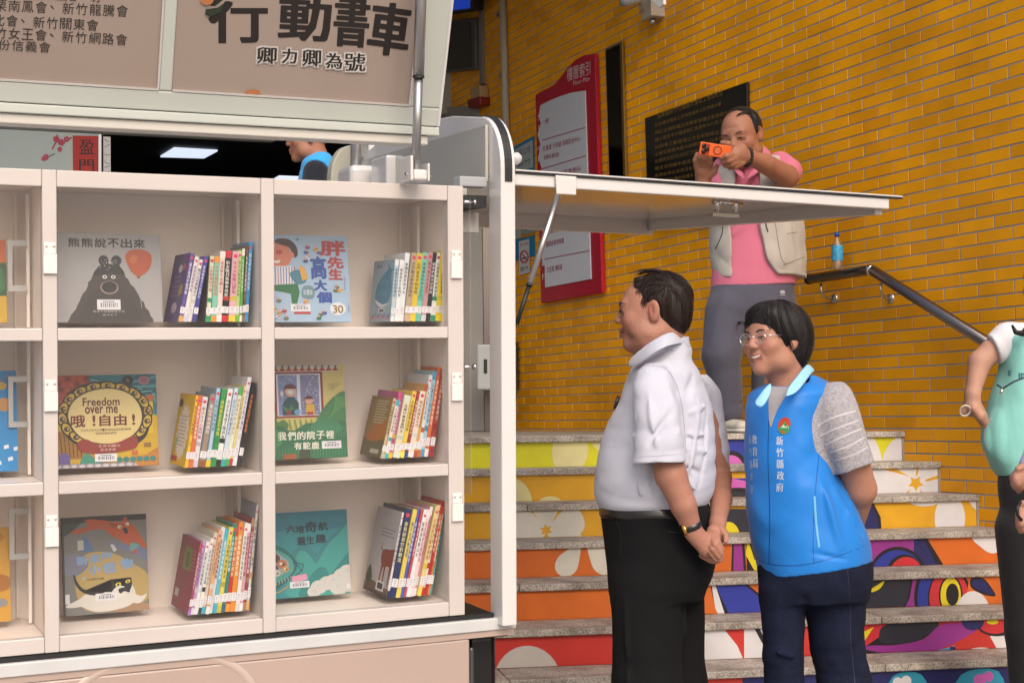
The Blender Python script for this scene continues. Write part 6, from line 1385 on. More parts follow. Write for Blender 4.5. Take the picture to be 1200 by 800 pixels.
def tufts(name, bvhs, parent, paths, mt, n=30, jit=1.2, rad=.0011, lift=.0012, seed=1):
    """locks of hair that lie over the head along the given lines of sight, each strand with its own bend"""
    rs = np.random.RandomState(seed); mb = MB()
    for P in paths:
        for _ in range(n):
            off = rs.normal(0, jit, 2); Q = []; m = len(P); cut_ = rs.uniform(.75, 1.05)
            for i, (x, y) in enumerate(smooth_pts(P, False, 3)):
                k = i / (3 * (m - 1)); 
                if k > cut_: break
                sp = .55 + .7 * k; px, py = x + off[0] * sp + rs.normal(0, .12), y + off[1] * sp + rs.normal(0, .12)
                r = unit(ray(px, py)); best = None
                for b in bvhs:
                    loc, nn_, ii, d = b.ray_cast(Vector(CAM), Vector(r))
                    if loc is not None and (best is None or d < best): best = d
                if best is None:
                    if not Q: break
                    best = np.linalg.norm(Q[-1] - CAM) + lift
                Q.append(CAM + r * (best - lift - .0012 * rs.rand()))
            if len(Q) < 4: continue
            q2 = [Q[0]]
            for q in Q[1:]:
                if np.linalg.norm(q - q2[-1]) < .03: q2.append(q)
            if len(q2) < 4: continue
            mm = len(q2); mb.tube(q2, [rad * (.5 + .5 * math.sin(math.pi * (.15 + .8 * i / (mm - 1)))) for i in range(mm)], 3, cap=False)
    o = mb.build(name, mt, parent); o['kind'] = 'stuff'; return o
def ridged(seed, n, f, pw=1.0):
    r = np.random.RandomState(seed); K_ = r.uniform(-1, 1, (n, 3)) * np.array(f); ph = r.uniform(0, 6.28, n); a = r.uniform(.5, 1, n)
    def g(X, Y, Z):
        o = 0
        for i in range(n):
            w = np.sin(K_[i, 0] * X + K_[i, 1] * Y + K_[i, 2] * Z + ph[i] + 1.3 * np.sin(K_[(i + 1) % n, 0] * .5 * X + K_[(i + 1) % n, 2] * .7 * Z)); o = o + a[i] * (1 - 2 * np.abs(w) ** pw)
        return o / n
    return g
def clip_to(S_, G, margin):        # keep what has been built so far a little inside the cloth that covers it
    def f(X, Y, Z):
        F = np.full(np.broadcast_shapes(X.shape, Y.shape, Z.shape), .5, np.float32)
        for fn, l, u, k, sub in G:
            d = fn(X, Y, Z); F = smin(F, d, k)
        return -(F + margin)
    A = [g for g in G]; lo = np.min([a[1] for a in A], 0) - .1; hi = np.max([a[2] for a in A], 0) + .1
    lo[2] = min(a[1][2] for a in A); hi[2] = max(a[2][2] for a in A)
    S_.p.append((f, lo, hi, 0, True))
def shoe(mb_name, parent, heel, toe, up=.09, w=.048, mt=None, sole=None):
    d = unit(toe - heel); S_ = Solid(.006); L = np.linalg.norm(toe - heel)
    S_.cap(heel + d * .04 + V(0, 0, .05), heel + d * .05 + V(0, 0, up), w * .8, w * .72, .02); S_.cap(heel + d * .04 + V(0, 0, .045), toe - d * .05 + V(0, 0, .032), w * .85, w * .8, .02, flat=(UPZ, .75)); S_.cut(heel + V(0, 0, .012), -UPZ)
    o, b = solid_obj(mb_name, S_, mt, parent)
    S2 = Solid(.006); S2.cap(heel + d * .04 + V(0, 0, .012), toe - d * .045 + V(0, 0, .012), w * .92, w * .9, .0, flat=(UPZ, .3)); S2.cut(heel, -UPZ); solid_obj('sole', S2, sole or M['black'], o)
    return o
SA, SB_, SC_, SD_ = (.37, .172, .118), (.40, .195, .132), (.32, .142, .088), (.44, .24, .17)
skA = skin_mat('tanned_skin', SA); skB = skin_mat('warm_skin', SB_); skC = skin_mat('sun_tanned_skin', SC_); skD = skin_mat('light_skin', SD_)
# ------------------------------------------------------------------ man in the white shirt
Z1 = 4.55
def P1(px, py, dy=0): return at(px, py, Z1 + dy)
m1 = thing('person', V(at(775, 700, Z1)[0], Z1, 0), 'man in white short-sleeved shirt and black trousers, hands clasped behind his back', 'person')
HR = frame_of((-.97, .22), -.03)
HC = P1(767.5, 366)
B = Solid(.0033)
hp = add_head(B, HC, HR, .955, nose=.95, cheek=1.05, fat=1.14, fy=1.15, aged=True)
B.cap(hp(0, -.03, -.05), P1(777, 428, .04), .057, .058, .03); B.cap(hp(0, .0, -.08), P1(770, 422, .03), .053, .05, .03)
B.ell(hp(0, .025, -.10), (.05, .045, .03), np.array(HR), .03)
B.ell(P1(776, 500, .05), (.10, .11, .24)); B.ell(P1(768, 560, .04), (.12, .12, .13))
for (a, b_) in (((762, 600, -.06), (765, 780, -.05)), ((776, 600, .1), (785, 780, .12))): B.cap(P1(*a), P1(*b_), .075, .05); B.cap(P1(*b_), P1(b_[0] + 5, 950, b_[2]), .05, .038)
sh, el, wr = P1(766, 450, -.13), P1(786, 556, -.20), P1(812, 622, -.185)
B.chain([sh, P1(778, 515, -.185), el], [.040, .044, .043], .01); B.cap(el, P1(801, 592, -.20), .0445, .036, .014); B.cap(P1(801, 592, -.20), wr, .036, .0265, .01)
sh2, el2, wr2 = P1(829, 468, .17), P1(843, 560, .17), P1(841, 612, -.09)
B.chain([sh2, el2], [.030, .036], .01); B.cap(el2, P1(845, 585, .05), .037, .032, .012); B.cap(P1(845, 585, .05), wr2, .032, .0235, .01)
# near hand: palm shows, its fingers pass behind the other hand
pa = P1(828, 641, -.17)
B.cap(wr, pa, .0265, .030, .012, flat=(unit(V(.55, -.75, .3)), .8)); B.cap(P1(817, 630, -.18), P1(832, 634, -.17), .02, .02, .014)
for k, (x0, y0, x1, y1, x2, y2) in enumerate(((829, 636, 840, 643, 846, 646), (828, 642, 839, 649, 846, 652), (826, 647, 837, 654, 844, 656), (823, 650, 832, 656, 839, 658))):
    B.chain([P1(x0, y0, -.165), P1(x1, y1, -.16), P1(x2, y2, -.15)], [.0105, .0088, .0074], .001)
# far hand clasping from above, four curled fingers and the thumb
B.cap(wr2, P1(840, 627, -0.145), .0235, .026, .01); B.cap(P1(836, 622, -0.150), P1(846, 626, -0.145), .019, .018, .012)
for (pts, rs) in ((((845, 620, -0.160), (851, 628, -0.175), (850.5, 634, -0.185)), (.0115, .0105, .0085)),
                  (((838, 624, -0.170), (841, 634, -0.200), (846, 643, -0.195)), (.0105, .0098, .0082)),
                  (((834, 627, -0.175), (838, 638, -0.207), (845.5, 648.5, -0.200)), (.0105, .0098, .0082)),
                  (((831, 631, -0.175), (835, 643, -0.205), (843, 653, -0.197)), (.010, .0095, .0078)),
                  (((829, 636, -0.170), (832, 647, -0.197), (839, 656, -0.189)), (.0092, .0085, .0072))):
    B.chain([P1(*q) for q in pts], [x * .88 for x in rs], .0008)
body1, bv1 = solid_obj('body', B, skA, m1, skin_col(SA, hp))
# hair: cap pulled back from the forehead
H = Solid(.0035); r_, f_, u_ = HR; sc = .955
H.ell(hp(0, -.021, .040), np.array((.0795, .099, .087)) * sc, np.array(HR), .01); H.ell(hp(0, -.055, -.005), np.array((.068, .062, .08)) * sc, np.array(HR), .02)
H.ell(hp(0, .04, .085), np.array((.05, .035, .028)) * sc, np.array(HR), .02)
H.cut(hp(0, .062, .075), f_ * 1 - u_ * .5); H.cut(hp(0, .036, .0), f_ - u_ * .2); H.cut(hp(0, -.035, -.052), -u_ + f_ * .45)
for s in (-1, 1): H.ell(hp(s * .085, .035, -.03), np.array((.04, .045, .05)) * sc, np.array(HR), .006, True); H.ell(hp(s * .084, -.006, -.012), np.array((.022, .026, .045)) * sc, np.array(HR), .006, True)
nzh = vnoise(4, 10, (160, 160, 40)); H.warp(lambda X, Y, Z: .0012 * nzh(X, Y, Z))
M['hair1'] = hair_mat('thinning_dark_hair', (.008, .005, .004), (.038, .018, .013))
hr1, hb1 = solid_obj('hair', H, M['hair1'], m1)
strands('loose_hair', hp, HR, hr1, M['hair1'], (0, -.021, .040), (.0795, .099, .087), 420, (5, 60), (60, 300), .0009, 1.0, 3, 45)
strands('loose_hair', hp, HR, hr1, M['hair1'], (0, -.014, .038), (.0765, .098, .084), 160, (8, 26), (-80, 80), .0010, 1.0, 4, 26)
tufts('forelock', [hb1, bv1], hr1, [[(792, 324), (775, 319), (758, 318), (744, 323)], [(790, 330), (770, 324), (755, 325), (746, 331)], [(785, 333), (766, 331), (753, 336), (748, 344)], [(778, 336), (764, 341), (756, 350), (754, 359)], [(795, 335), (801, 350), (804, 368), (801, 382)], [(800, 340), (806, 355), (806, 372), (803, 386)], [(785, 340), (784, 356), (786, 372), (792, 380)], [(772, 322), (784, 328), (794, 340), (798, 356)]], M['hair1'], 36, 1.8, .0010, .0018, 9)
face_marks(hp, bv1, m1, (-1,), brow=.0034, eye=.0021); face_marks(hp, bv1, m1, (1,), brow=.0030, eye=.0018)
snapped('mouth_line', bv1, m1, [hp(-.022, .09, -.056), hp(-.012, .099, -.057), hp(0, .102, -.057)], .0011, M['lash'], .0)
# shirt
rows = [(395, 766, 807, .066, .03), (403, 759, 808, .08, .03), (412, 752, 810, .10, .04), (420, 749, 809, .13, .04), (430, 740, 814, .165, .035), (450, 732, 823, .18, .035), (470, 724, 830, .185, .03), (490, 714, 835, .19, .03), (510, 707, 837, .19, .03), (530, 702, 838, .195, .03), (550, 698, 838, .195, .03), (570, 696.5, 836, .19, .03), (583, 698, 832, .18, .03), (592, 701, 827, .17, .03), (597, 704, 822, .155, .03)]
def boxcut(S_, px0, px1, py0, py1, y0, y1, P0, n):
    a, b_ = at(px0, py1, y0), at(px1, py0, y1); S_.cut(P0, n, np.minimum(a, b_), np.maximum(a, b_))
Sh = Solid(.004); Sh.loft(px_rows(rows, Z1), .02)
Sh.loft(px_rows([(426, 757, 775, .03, -.12), (432, 750, 782, .048, -.13), (445, 744, 788, .058, -.145), (465, 742, 793, .064, -.165), (490, 743, 797, .068, -.185), (515, 744, 801, .072, -.2), (541, 742, 803, .074, -.205)], Z1), .022, p=2.4)
Sh.loft(px_rows([(440, 808, 828, .03, .15), (452, 812, 840, .05, .17), (480, 820, 848, .055, .19), (515, 828, 852, .056, .2), (547, 834, 854.5, .054, .2)], Z1), .02, p=2.3)
Sh.loft(px_rows([(515, 752, 796, .05, -.2), (560, 752, 797, .05, -.205)], Z1), 0, sub=True)
nz = vnoise(21, 8, (22, 22, 26)); nz2 = vnoise(5, 7, (9, 9, 30))
F1 = [(P1(741, 440, -.21), P1(748, 540, -.28), .007, .010), (P1(780, 425, -.2), P1(803, 470, -.2), .010, -.012), (P1(790, 440, -.19), P1(806, 520, -.2), .010, -.012), (P1(806, 470, -.16), P1(800, 536, -.16), .016, -.014),
      (P1(735, 470, -.2), P1(742, 500, -.2), .008, -.008), (P1(728, 478, -.2), P1(741, 512, -.2), .008, .007), (P1(720, 500, -.18), P1(738, 540, -.2), .01, -.007),
      (P1(803, 508, -.15), P1(838, 510, -.1), .006, .006), (P1(803, 513, -.15), P1(836, 517, -.1), .006, -.006), (P1(800, 525, -.15), P1(838, 530, -.1), .01, .005),
      (P1(748, 560, -.16), P1(752, 592, -.16), .008, .006), (P1(762, 552, -.16), P1(770, 590, -.16), .009, -.006), (P1(720, 560, -.15), P1(728, 594, -.15), .012, .006), (P1(806, 560, -.14), P1(824, 586, -.14), .008, .007), (P1(812, 550, -.14), P1(834, 572, -.12), .01, -.007),
      (P1(825, 440, -.1), P1(842, 520, -.06), .012, -.007), (P1(812, 430, -.15), P1(822, 510, -.14), .015, .006), (P1(797, 400, -.1), P1(812, 430, -.12), .008, .006), (P1(758, 450, -.23), P1(770, 530, -.29), .012, .006)]
F1 += [(P1(812, 440, -.1), P1(806, 470, -.16), .012, -.008), (P1(756, 432, -.16), P1(790, 470, -.22), .008, .006), (P1(760, 520, -.27), P1(796, 470, -.24), .010, -.006), (P1(770, 535, -.27), P1(800, 500, -.25), .008, .005), (P1(700, 560, -.12), P1(740, 590, -.16), .008, -.007), (P1(703, 540, -.12), P1(745, 578, -.17), .010, .007), (P1(820, 470, -.12), P1(808, 560, -.16), .010, .007), (P1(828, 480, -.08), P1(820, 570, -.12), .008, -.006), (P1(800, 545, -.15), P1(835, 560, -.1), .007, -.006), (P1(780, 575, -.16), P1(830, 590, -.12), .006, -.005), (P1(806, 485, -.15), P1(838, 470, -.08), .008, .005)]
fold_warp(Sh, F1, None, None, nz, .004); rg = ridged(17, 5, (16, 16, 34)); Sh.warp(lambda X, Y, Z: .006 * rg(X, Y, Z))
Sh.warp(lambda X, Y, Z: .0022 * nz2(X, Y, Z))
M['shirt'] = cloth_mat('white_shirt_cotton', (.51, .52, .60), .8)
shirt1, sb1 = solid_obj('shirt', Sh, M['shirt'], m1, relax=1)
UP_ = [(732, 427, -.03), (745, 413, -.07), (759, 402, -.10), (770, 395, -.105), (781, 389.5, -.09), (790, 388, -.05), (797, 389, -.0), (800, 392, .06), (794, 394, .12), (775, 398, .15)]
LO_ = [(742, 432, -.07), (753, 424, -.125), (764, 415, -.155), (773, 409.5, -.16), (782, 406, -.145), (792, 403.5, -.10), (802, 402.5, -.03), (807, 404, .06), (800, 406, .13), (778, 408, .17)]
ribbon('collar', [(P1(*a), P1(*b_)) for a, b_ in zip(UP_, LO_)], M['shirt'], shirt1, .005)
ribbon('collar_stand', [(P1(a[0] + 1, a[1] + 2, a[2] + .008), P1(b_[0] - 3, b_[1] - 1, b_[2] + .02)) for a, b_ in zip(UP_, LO_)], M['shirt'], shirt1, .004)
SEAM = '#8e90a4'
strip('seam', sb1, shirt1, [(746, 432), (760, 428), (778, 431), (790, 445), (798, 470), (802, 500), (804, 530)], .5, SEAM)
strip('seam', sb1, shirt1, [(742, 535.5), (770, 534), (802, 531.5)], .45, SEAM)
strip('seam', sb1, shirt1, [(800, 399), (812, 412), (822, 436)], .45, SEAM)
Sp = [(P1(718, 476, -.02), P1(716, 484, -.0))]
MB().tube([P1(725, 464, .03), P1(720, 479, .03)], .005, 8).build('pocket_pen', M['blackgloss'], m1)
# belt and trousers
Tr = Solid(.005)
rows = [(591, 704, 829, .165, .03), (605, 705, 836, .17, .03), (640, 709, 838, .175, .03), (660, 711, 837.5, .175, .03), (676, 712, 833, .17, .03), (690, 713, 826, .165, .03), (700, 714, 823, .15, .03)]
Tr.loft(px_rows(rows, Z1), .02)
Tr.chain([P1(757, 680, -.03), P1(759, 800, -.03), P1(757, 968, -.03)], [.105, .098, .085], .02); Tr.chain([P1(783, 680, .1), P1(788, 800, .13), P1(790, 960, .15)], [.105, .1, .085], .02)
FT = [(P1(764, 620, -.16), P1(770, 690, -.16), .012, -.005), (P1(800, 690, -.1), P1(830, 672, -.05), .012, .01), (P1(765, 700, -.1), P1(775, 800, -.1), .014, -.012), (P1(736, 610, -.15), P1(729, 650, -.15), .004, .005), (P1(730, 700, -.12), P1(735, 820, -.12), .012, .006), (P1(800, 700, -.05), P1(812, 790, -.05), .012, .008), (P1(786, 640, -.15), P1(806, 676, -.12), .014, .006)]
fold_warp(Tr, FT, None, None, vnoise(8, 7, (14, 14, 20)), .003); rg = ridged(19, 5, (18, 18, 12)); Tr.warp(lambda X, Y, Z: .007 * rg(X, Y, Z))
M['blackcloth'] = cloth_mat('black_trouser_cloth', (.0045, .0045, .0055), .9, .0)
tr1, tb1 = solid_obj('trousers', Tr, M['blackcloth'], m1)
strip('pocket_seam', tb1, tr1, [(722, 610), (728, 628), (727, 650)], .7, '#2a2a2e', .001); strip('pocket_seam', tb1, tr1, [(783, 622), (795, 624), (806, 624)], .8, '#26262a', .001)
Bl = Solid(.004); Bl.loft(px_rows([(592, 702, 829, .168, .03), (595, 702, 832, .17, .03), (602, 702.5, 834, .172, .03), (605, 703, 834, .17, .03)], Z1), .0)
solid_obj('belt', Bl, mat('black_leather', (.012, .011, .011), .3, coat=.3), m1)
for py in (): pass
Bs = [P1(805.5, 605, -.11)]
ax = unit(wr - P1(801, 592, -.20))
wc = P1(809.3, 616, -.187); MB().lathe(wc - ax * .009, ax, [(.029, 0), (.0312, .001), (.0312, .017), (.029, .018)], 28).build('wrist_watch', mat('watch_strap', (.012, .011, .011), .3, coat=.3), m1)
gl = P1(802.5, 620, -.205); MB().lathe(gl, unit(V(-1, -.25, -.3)), [(.001, 0), (.016, 0), (.017, .004), (.014, .008), (.001, .009)], 20).build('watch_case', mat('gold_metal', (.75, .45, .12), .2, 1.0), m1)
ms = mat('black_shoe_leather', (.012, .012, .012), .25, coat=.4)
for px, dy in ((760, -.03), (790, .13)):
    fpt = V(at(px, 900, Z1 + dy)[0], Z1 + dy, 0); shoe('shoe', m1, fpt + V(.09, -.02, 0), fpt + V(-.17, .04, 0), mt=ms)
# ------------------------------------------------------------------ woman in the blue vest
Z2 = 4.5
def P2(px, py, dy=0): return at(px, py, Z2 + dy)
m2 = thing('person', V(at(945, 700, Z2)[0], Z2, 0), 'smiling woman with short black hair, glasses and bright blue vest over a striped grey shirt', 'person')
HR2 = frame_of((-.80, -.60), .0, -.05); HC2 = P2(908, 399.5, 0)
B = Solid(.004); hq = add_head(B, HC2, HR2, .87, nose=.95, chin=1.0, smile=True, cheek=1.1, fy=1.1)
B.cap(hq(0, -.03, -.05), P2(926, 470, .02), .05, .058, .03)
B.ell(P2(928, 520, .03), (.09, .08, .2)); B.ell(P2(945, 620, .03), (.11, .10, .16))
for (a, b_) in (((922, 690, 0), (920, 820, 0)), ((978, 680, .03), (975, 820, .03))): B.cap(P2(*a), P2(*b_), .05, .045); B.cap(P2(*b_), P2(b_[0], 955, b_[2]), .045, .035)
ea = P2(1008, 573, -.02)
B.chain([P2(980, 485, -.04), P2(998, 535, -.055), ea], [.045, .048, .047], .012); B.cap(ea, P2(998, 618, .08), .045, .033, .014); B.cap(P2(998, 618, .08), P2(975, 640, .22), .033, .025, .01)
hand(B, P2(975, 640, .22), V(-1, .1, -.1), V(0, 1, 0), 1, .92, (.3, .35, .4, .4))
B.chain([P2(895, 490, .08), P2(896, 560, .12), P2(910, 610, .18), P2(945, 640, .22)], [.04, .035, .03, .025], .012)
body2, bv2 = solid_obj('body', B, skB, m2, skin_col(SB_, hq, red=(.43, .15, .10)))
# face details laid on the skin
face_marks(hq, bv2, m2, brow=.0024, eye=.0017)
snapped('teeth', bv2, m2, [hq(-.021, .092, -.0515), hq(-.012, .097, -.056), hq(0, .10, -.0575), hq(.012, .097, -.056), hq(.021, .092, -.0515)], .0034, M['teeth'], -.0012, 8)
H = Solid(.004); r_, f_, u_ = HR2; sc = .87; R2 = np.array(HR2)
H.ell(hq(0, -.020, .045), np.array((.096, .110, .095)) * sc, R2, .02); H.ell(hq(0, -.060, .01), np.array((.093, .090, .105)) * sc, R2, .03); H.ell(hq(0, -.072, -.05), np.array((.062, .042, .06)) * sc, R2, .03)
H.ell(hq(0, .045, .085), np.array((.065, .05, .04)) * sc, R2, .03); H.ell(hq(.002, .112, -.060), np.array((.064, .090, .124)) * sc, R2, .008, True)
for s in (-1, 1): H.ell(hq(s * .095, .0, -.030), np.array((.026, .024, .026)) * sc, R2, .008, True); H.ell(hq(s * .07, .058, -.09), np.array((.05, .058, .05)) * sc, R2, .01, True)
nzh2 = ridged(14, 7, (120, 120, 30)); H.warp(lambda X, Y, Z: .0022 * nzh2(X, Y, Z))
M['hair2'] = hair_mat('black_short_hair', (.006, .005, .005), (.03, .026, .026)); hr2, hb2 = solid_obj('hair', H, M['hair2'], m2)
strands('loose_hair', hq, HR2, hr2, M['hair2'], (0, -.020, .045), (.092, .108, .094), 700, (4, 70), (48, 312), .0011, 1.0, 6, 60)
strands('loose_hair', hq, HR2, hr2, M['hair2'], (0, -.018, .043), (.092, .107, .093), 200, (6, 26), (-50, 50), .0011, .99, 7, 32)
strands('loose_hair', hq, HR2, hr2, M['hair2'], (0, -.05, .0), (.088, .088, .112), 260, (60, 100), (95, 265), .0011, 1.0, 8, 50)
tufts('fringe', [hb2, bv2], hr2, [[(901, 351), (889, 355), (879, 364), (873, 378), (872, 391)], [(902, 352), (893, 357), (884, 362), (877, 372), (874, 384)], [(903, 351), (899, 360), (901, 371), (907, 383), (914, 394)], [(905, 352), (905, 364), (911, 380), (918, 392), (924, 402)], [(912, 352), (914, 368), (920, 386), (926, 400), (928, 408)], [(904, 352), (897, 358), (895, 365), (900, 374), (906, 384)], [(925, 352), (930, 370), (938, 388), (944, 402), (943, 420)], [(938, 358), (948, 375), (952, 395), (948, 415), (942, 428)], [(918, 352), (924, 370), (930, 385), (936, 396)]], M['hair2'], 34, 1.6, .0013, .002, 5)
# glasses
gm_ = MB(); lens = MB()
def ring(c, rx, ry, n=22): return [c + r_ * rx * math.cos(2 * math.pi * k / n) + u_ * ry * math.sin(2 * math.pi * k / n) for k in range(n + 1)]
for s in (-1, 1):
    c = hq(s * .033, .098, .006); gm_.tube(ring(c, .025 * .87, .019 * .87), .0011, 6, cap=False); L_ = ring(c, .024 * .87, .018 * .87)[:-1]; lens.add(L_, [tuple(range(len(L_)))])
    gm_.tube([hq(s * .058, .096, .012), hq(s * .07, .08, .012), hq(s * .08, .0, .012)], .0011, 6)
gm_.tube([hq(-.010, .100, .010), hq(0, .104, .012), hq(.010, .100, .010)], .0011, 6)
go = gm_.build('glasses', M['chrome'], m2); lens.build('lens', clearmat('spectacle_lens', (.97, .98, .98), .10), go)
# grey shirt with white stripes on the sleeve
Sg = Solid(.004)
Sg.loft(px_rows([(448, 968, 988, .03, -.02), (454, 962, 994, .05, -.03), (466, 957, 1000, .062, -.04), (485, 956, 1007, .068, -.05), (505, 959, 1013, .07, -.055), (525, 965, 1019, .07, -.06), (540, 973, 1023, .068, -.06), (560, 980, 1026, .066, -.06)], Z2), .02, p=2.3); Sg.loft(px_rows([(452, 908, 952, .05, .02), (462, 895, 975, .09, .02), (475, 885, 995, .1, .02), (540, 885, 990, .11, .02), (560, 886, 990, .11, .02)], Z2), .02)
boxcut(Sg, 950, 1060, 500, 620, Z2 - .3, Z2 + .3, P2(1004, 546.5, -.06), unit(V(.38, 0, -1)))
fold_warp(Sg, [(P2(985, 545, -.05), P2(1000, 505, -.06), .01, .005), (P2(965, 480, -.07), P2(980, 520, -.07), .012, -.004)], None, None, vnoise(31, 6, (25, 25, 25)), .0025); rg = ridged(33, 5, (30, 30, 30)); Sg.warp(lambda X, Y, Z: .003 * rg(X, Y, Z))
M['greyknit'] = cloth_mat('heather_grey_knit', (.36, .34, .36), .9, .2, 300, .4, (120, .25))
sg2, sgb = solid_obj('undershirt', Sg, M['greyknit'], m2)
for k, (a, b_, c_) in enumerate((((958, 499), (975, 489.5), (1003.5, 481)), ((961, 510.5), (982, 501), (1006.5, 492)), ((967, 521.5), (988, 511), (1010, 502)), ((972, 530.5), (994, 522.5), (1013.5, 512)), ((977.5, 539.5), (999, 533), (1017, 523.5)))): strip('white_stripe', sgb, sg2, [a, b_, c_], 1.9, '#d9d4d8', .0012)
# vest
Vs = Solid(.004)
rows = [(440, 915, 955, .06, .03), (446, 905, 966, .07, .03), (452, 890, 975, .10, .03), (459, 880, 980, .12, .03), (470, 876, 976, .13, .03), (490, 874, 966, .135, .03), (520, 873.5, 966, .14, .03), (550, 874, 980, .145, .03), (580, 876, 996, .15, .03), (610, 878, 1008, .155, .03), (635, 882, 1017, .16, .03), (655, 887, 1020, .16, .03), (672, 890, 1022, .155, .03)]
Vs.loft(px_rows(rows, Z2), .02)
Vs.ell(P2(925, 446, .0), (.058, .07, .045), None, .01, True); Vs.cap(P2(912, 458, -.10), P2(904, 492, -.13), .022, .008, .004, True)
Vs.ell(P2(985, 500, -.06), (.055, .07, .11), None, .008, True)
Vs.cut(P2(950, 666, 0), unit(V(.12, 0, -1)), P2(840, 720, -.4), P2(1060, 600, .5))
FV = [(P2(906, 490, -.13), P2(903, 660, -.14), .006, -.006), (P2(965, 500, -.12), P2(955, 560, -.14), .016, .006), (P2(960, 515, -.12), P2(992, 600, -.1), .012, -.010), (P2(970, 520, -.1), P2(1003, 612, -.08), .010, .010), (P2(975, 545, -.1), P2(1008, 625, -.06), .010, -.009), (P2(965, 560, -.12), P2(985, 640, -.12), .014, .008), (P2(940, 560, -.14), P2(915, 640, -.15), .018, .006), (P2(945, 580, -.14), P2(925, 655, -.15), .012, -.006), (P2(884, 540, -.12), P2(893, 640, -.12), .014, -.007), (P2(915, 640, -.15), P2(990, 655, -.12), .006, -.005), (P2(880, 470, -.1), P2(890, 520, -.12), .012, .006), (P2(930, 470, -.12), P2(960, 490, -.12), .01, .005)]
fold_warp(Vs, FV, None, None, vnoise(41, 8, (16, 16, 20)), .004); rg = ridged(43, 6, (26, 26, 18)); Vs.warp(lambda X, Y, Z: .0065 * rg(X, Y, Z))
M['bluevest'] = cloth_mat('bright_blue_nylon', (.015, .19, .60), .42, .1, 300, .12, (6, .05), .95)
vs2, vb2 = solid_obj('vest', Vs, M['bluevest'], m2)
M['lightblue'] = cloth_mat('pale_blue_lining', (.30, .60, .80), .7)
ribbon('vest_collar', [(P2(920, 466, -.15), P2(922, 463, -.155)), (P2(922, 456, -.14), P2(930, 463, -.15)), (P2(925, 450, -.125), P2(937, 457, -.14)), (P2(934, 439, -.085), P2(944, 448, -.10)), (P2(940, 432, -.055), P2(949, 441, -.06)), (P2(945, 426.5, -.02), P2(953, 436, -.02)), (P2(947, 425, .05), P2(956, 435, .05))], M['lightblue'], vs2, .005, 1)
ribbon('vest_collar', [(P2(904, 447, -.10), P2(904, 455, -.13)), (P2(900, 450, -.12), P2(902, 464, -.14)), (P2(893, 457, -.13), P2(898, 472, -.155)), (P2(886, 467, -.135), P2(893, 479, -.16)), (P2(884, 471, -.135), P2(886, 475, -.15))], M['lightblue'], vs2, .005, 1)
band_decal('undershirt_front', vb2, vs2, [(447, 903, 926), (455, 902, 926), (463, 901, 921), (470, 900.5, 917), (480, 900.5, 911), (490, 901, 907), (500, 902.5, 904)], cloth_mat('grey_knit_front', (.33, .31, .33), .9))
WT_ = '#c8d8ee'; A = Art(decal_fn(vb2, .0012), None, step=.00006)
for k, ch in enumerate('新竹縣政府'): dtext(A, ch, 909.5 + .3 * k - (1.0 if k > 3 else 0), 521.5 + k * 13.6, 8.2, 10.6, WT_, .3)
for k, ch in enumerate('教育局'): dtext(A, ch, 881.5 + .4 * k, 520 + k * 14, 5.6, 10.5, WT_, .25)
for k, ch in enumerate('新竹縣政府'): dtext(A, ch, 877.6 + .5 * k, 520 + k * 14.5, 3.0, 10, '#9fc0e8', .1)
A.poly(ell_pts(919, 498, 7.2, 9.6, 20), '#c8401c'); A.poly(smooth_pts([(912.5, 500), (916, 499), (920, 494), (922, 498), (926, 500), (924, 506), (918, 509), (913.5, 506)]), '#2c9a50'); A.poly([(915, 501), (918, 497), (920.5, 500), (923, 498), (924.5, 502), (920, 501)], '#d8e0d0')
A.build('vest_print', vs2)
strip('hem_seam', vb2, vs2, [(887, 655), (905, 661), (935, 662), (970, 655), (1018, 638)], .7, '#0d4f9e', .001)
strip('panel_seam', vb2, vs2, [(961, 524), (957, 560), (954, 600), (953, 640), (954, 660)], .7, '#0d4f9e', .001)
strip('reflective_piping', vb2, vs2, [(954.5, 581), (956.5, 612), (960, 641)], 2.6, '#6fc0ea', .0015)
strip('zip', vb2, vs2, [(901, 492), (900, 540), (902, 600), (901, 660)], .8, '#0f4a9c', .001)
strip('armhole_piping', vb2, vs2, [(958.5, 478), (957, 500), (961, 520), (967, 523)], 1.1, '#1c74c8', .001)
# jeans
J = Solid(.005)
J.loft(px_rows([(650, 888, 1018, .15, .03), (665, 889, 1021, .155, .03), (685, 890, 1020, .15, .03), (702, 891, 1016, .13, .03)], Z2), .03)
J.chain([P2(917, 692, -.01), P2(918, 770, -.01), P2(920, 850, 0), P2(918, 950, 0)], [.066, .056, .052, .048], .02); J.chain([P2(977, 688, .03), P2(981, 755, .03), P2(991, 805, .03), P2(986, 950, .03)], [.094, .074, .074, .056], .02)
FJ = [(P2(943, 700, -.1), P2(947, 800, -.1), .012, -.012), (P2(893, 680, -.1), P2(935, 700, -.12), .009, -.005), (P2(985, 700, -.08), P2(1015, 690, -.06), .008, .006), (P2(965, 742, -.09), P2(1010, 728, -.07), .014, .005), (P2(962, 757, -.09), P2(1010, 745, -.07), .014, -.005), (P2(965, 774, -.09), P2(1012, 760, -.07), .014, .005), (P2(895, 760, -.08), P2(935, 770, -.08), .01, .008), (P2(897, 782, -.08), P2(940, 776, -.08), .009, -.008), (P2(960, 792, -.09), P2(1010, 783, -.07), .014, -.005)]
fold_warp(J, FJ, None, None, vnoise(51, 8, (20, 20, 26)), .0035); rg = ridged(53, 6, (20, 20, 36)); J.warp(lambda X, Y, Z: .004 * rg(X, Y, Z)); rg2 = ridged(57, 5, (14, 14, 75)); zj = P2(0, 715)[2]; J.warp(lambda X, Y, Z: .006 * np.clip((zj - Z) / .12, 0, 1) * rg2(X, Y, Z))
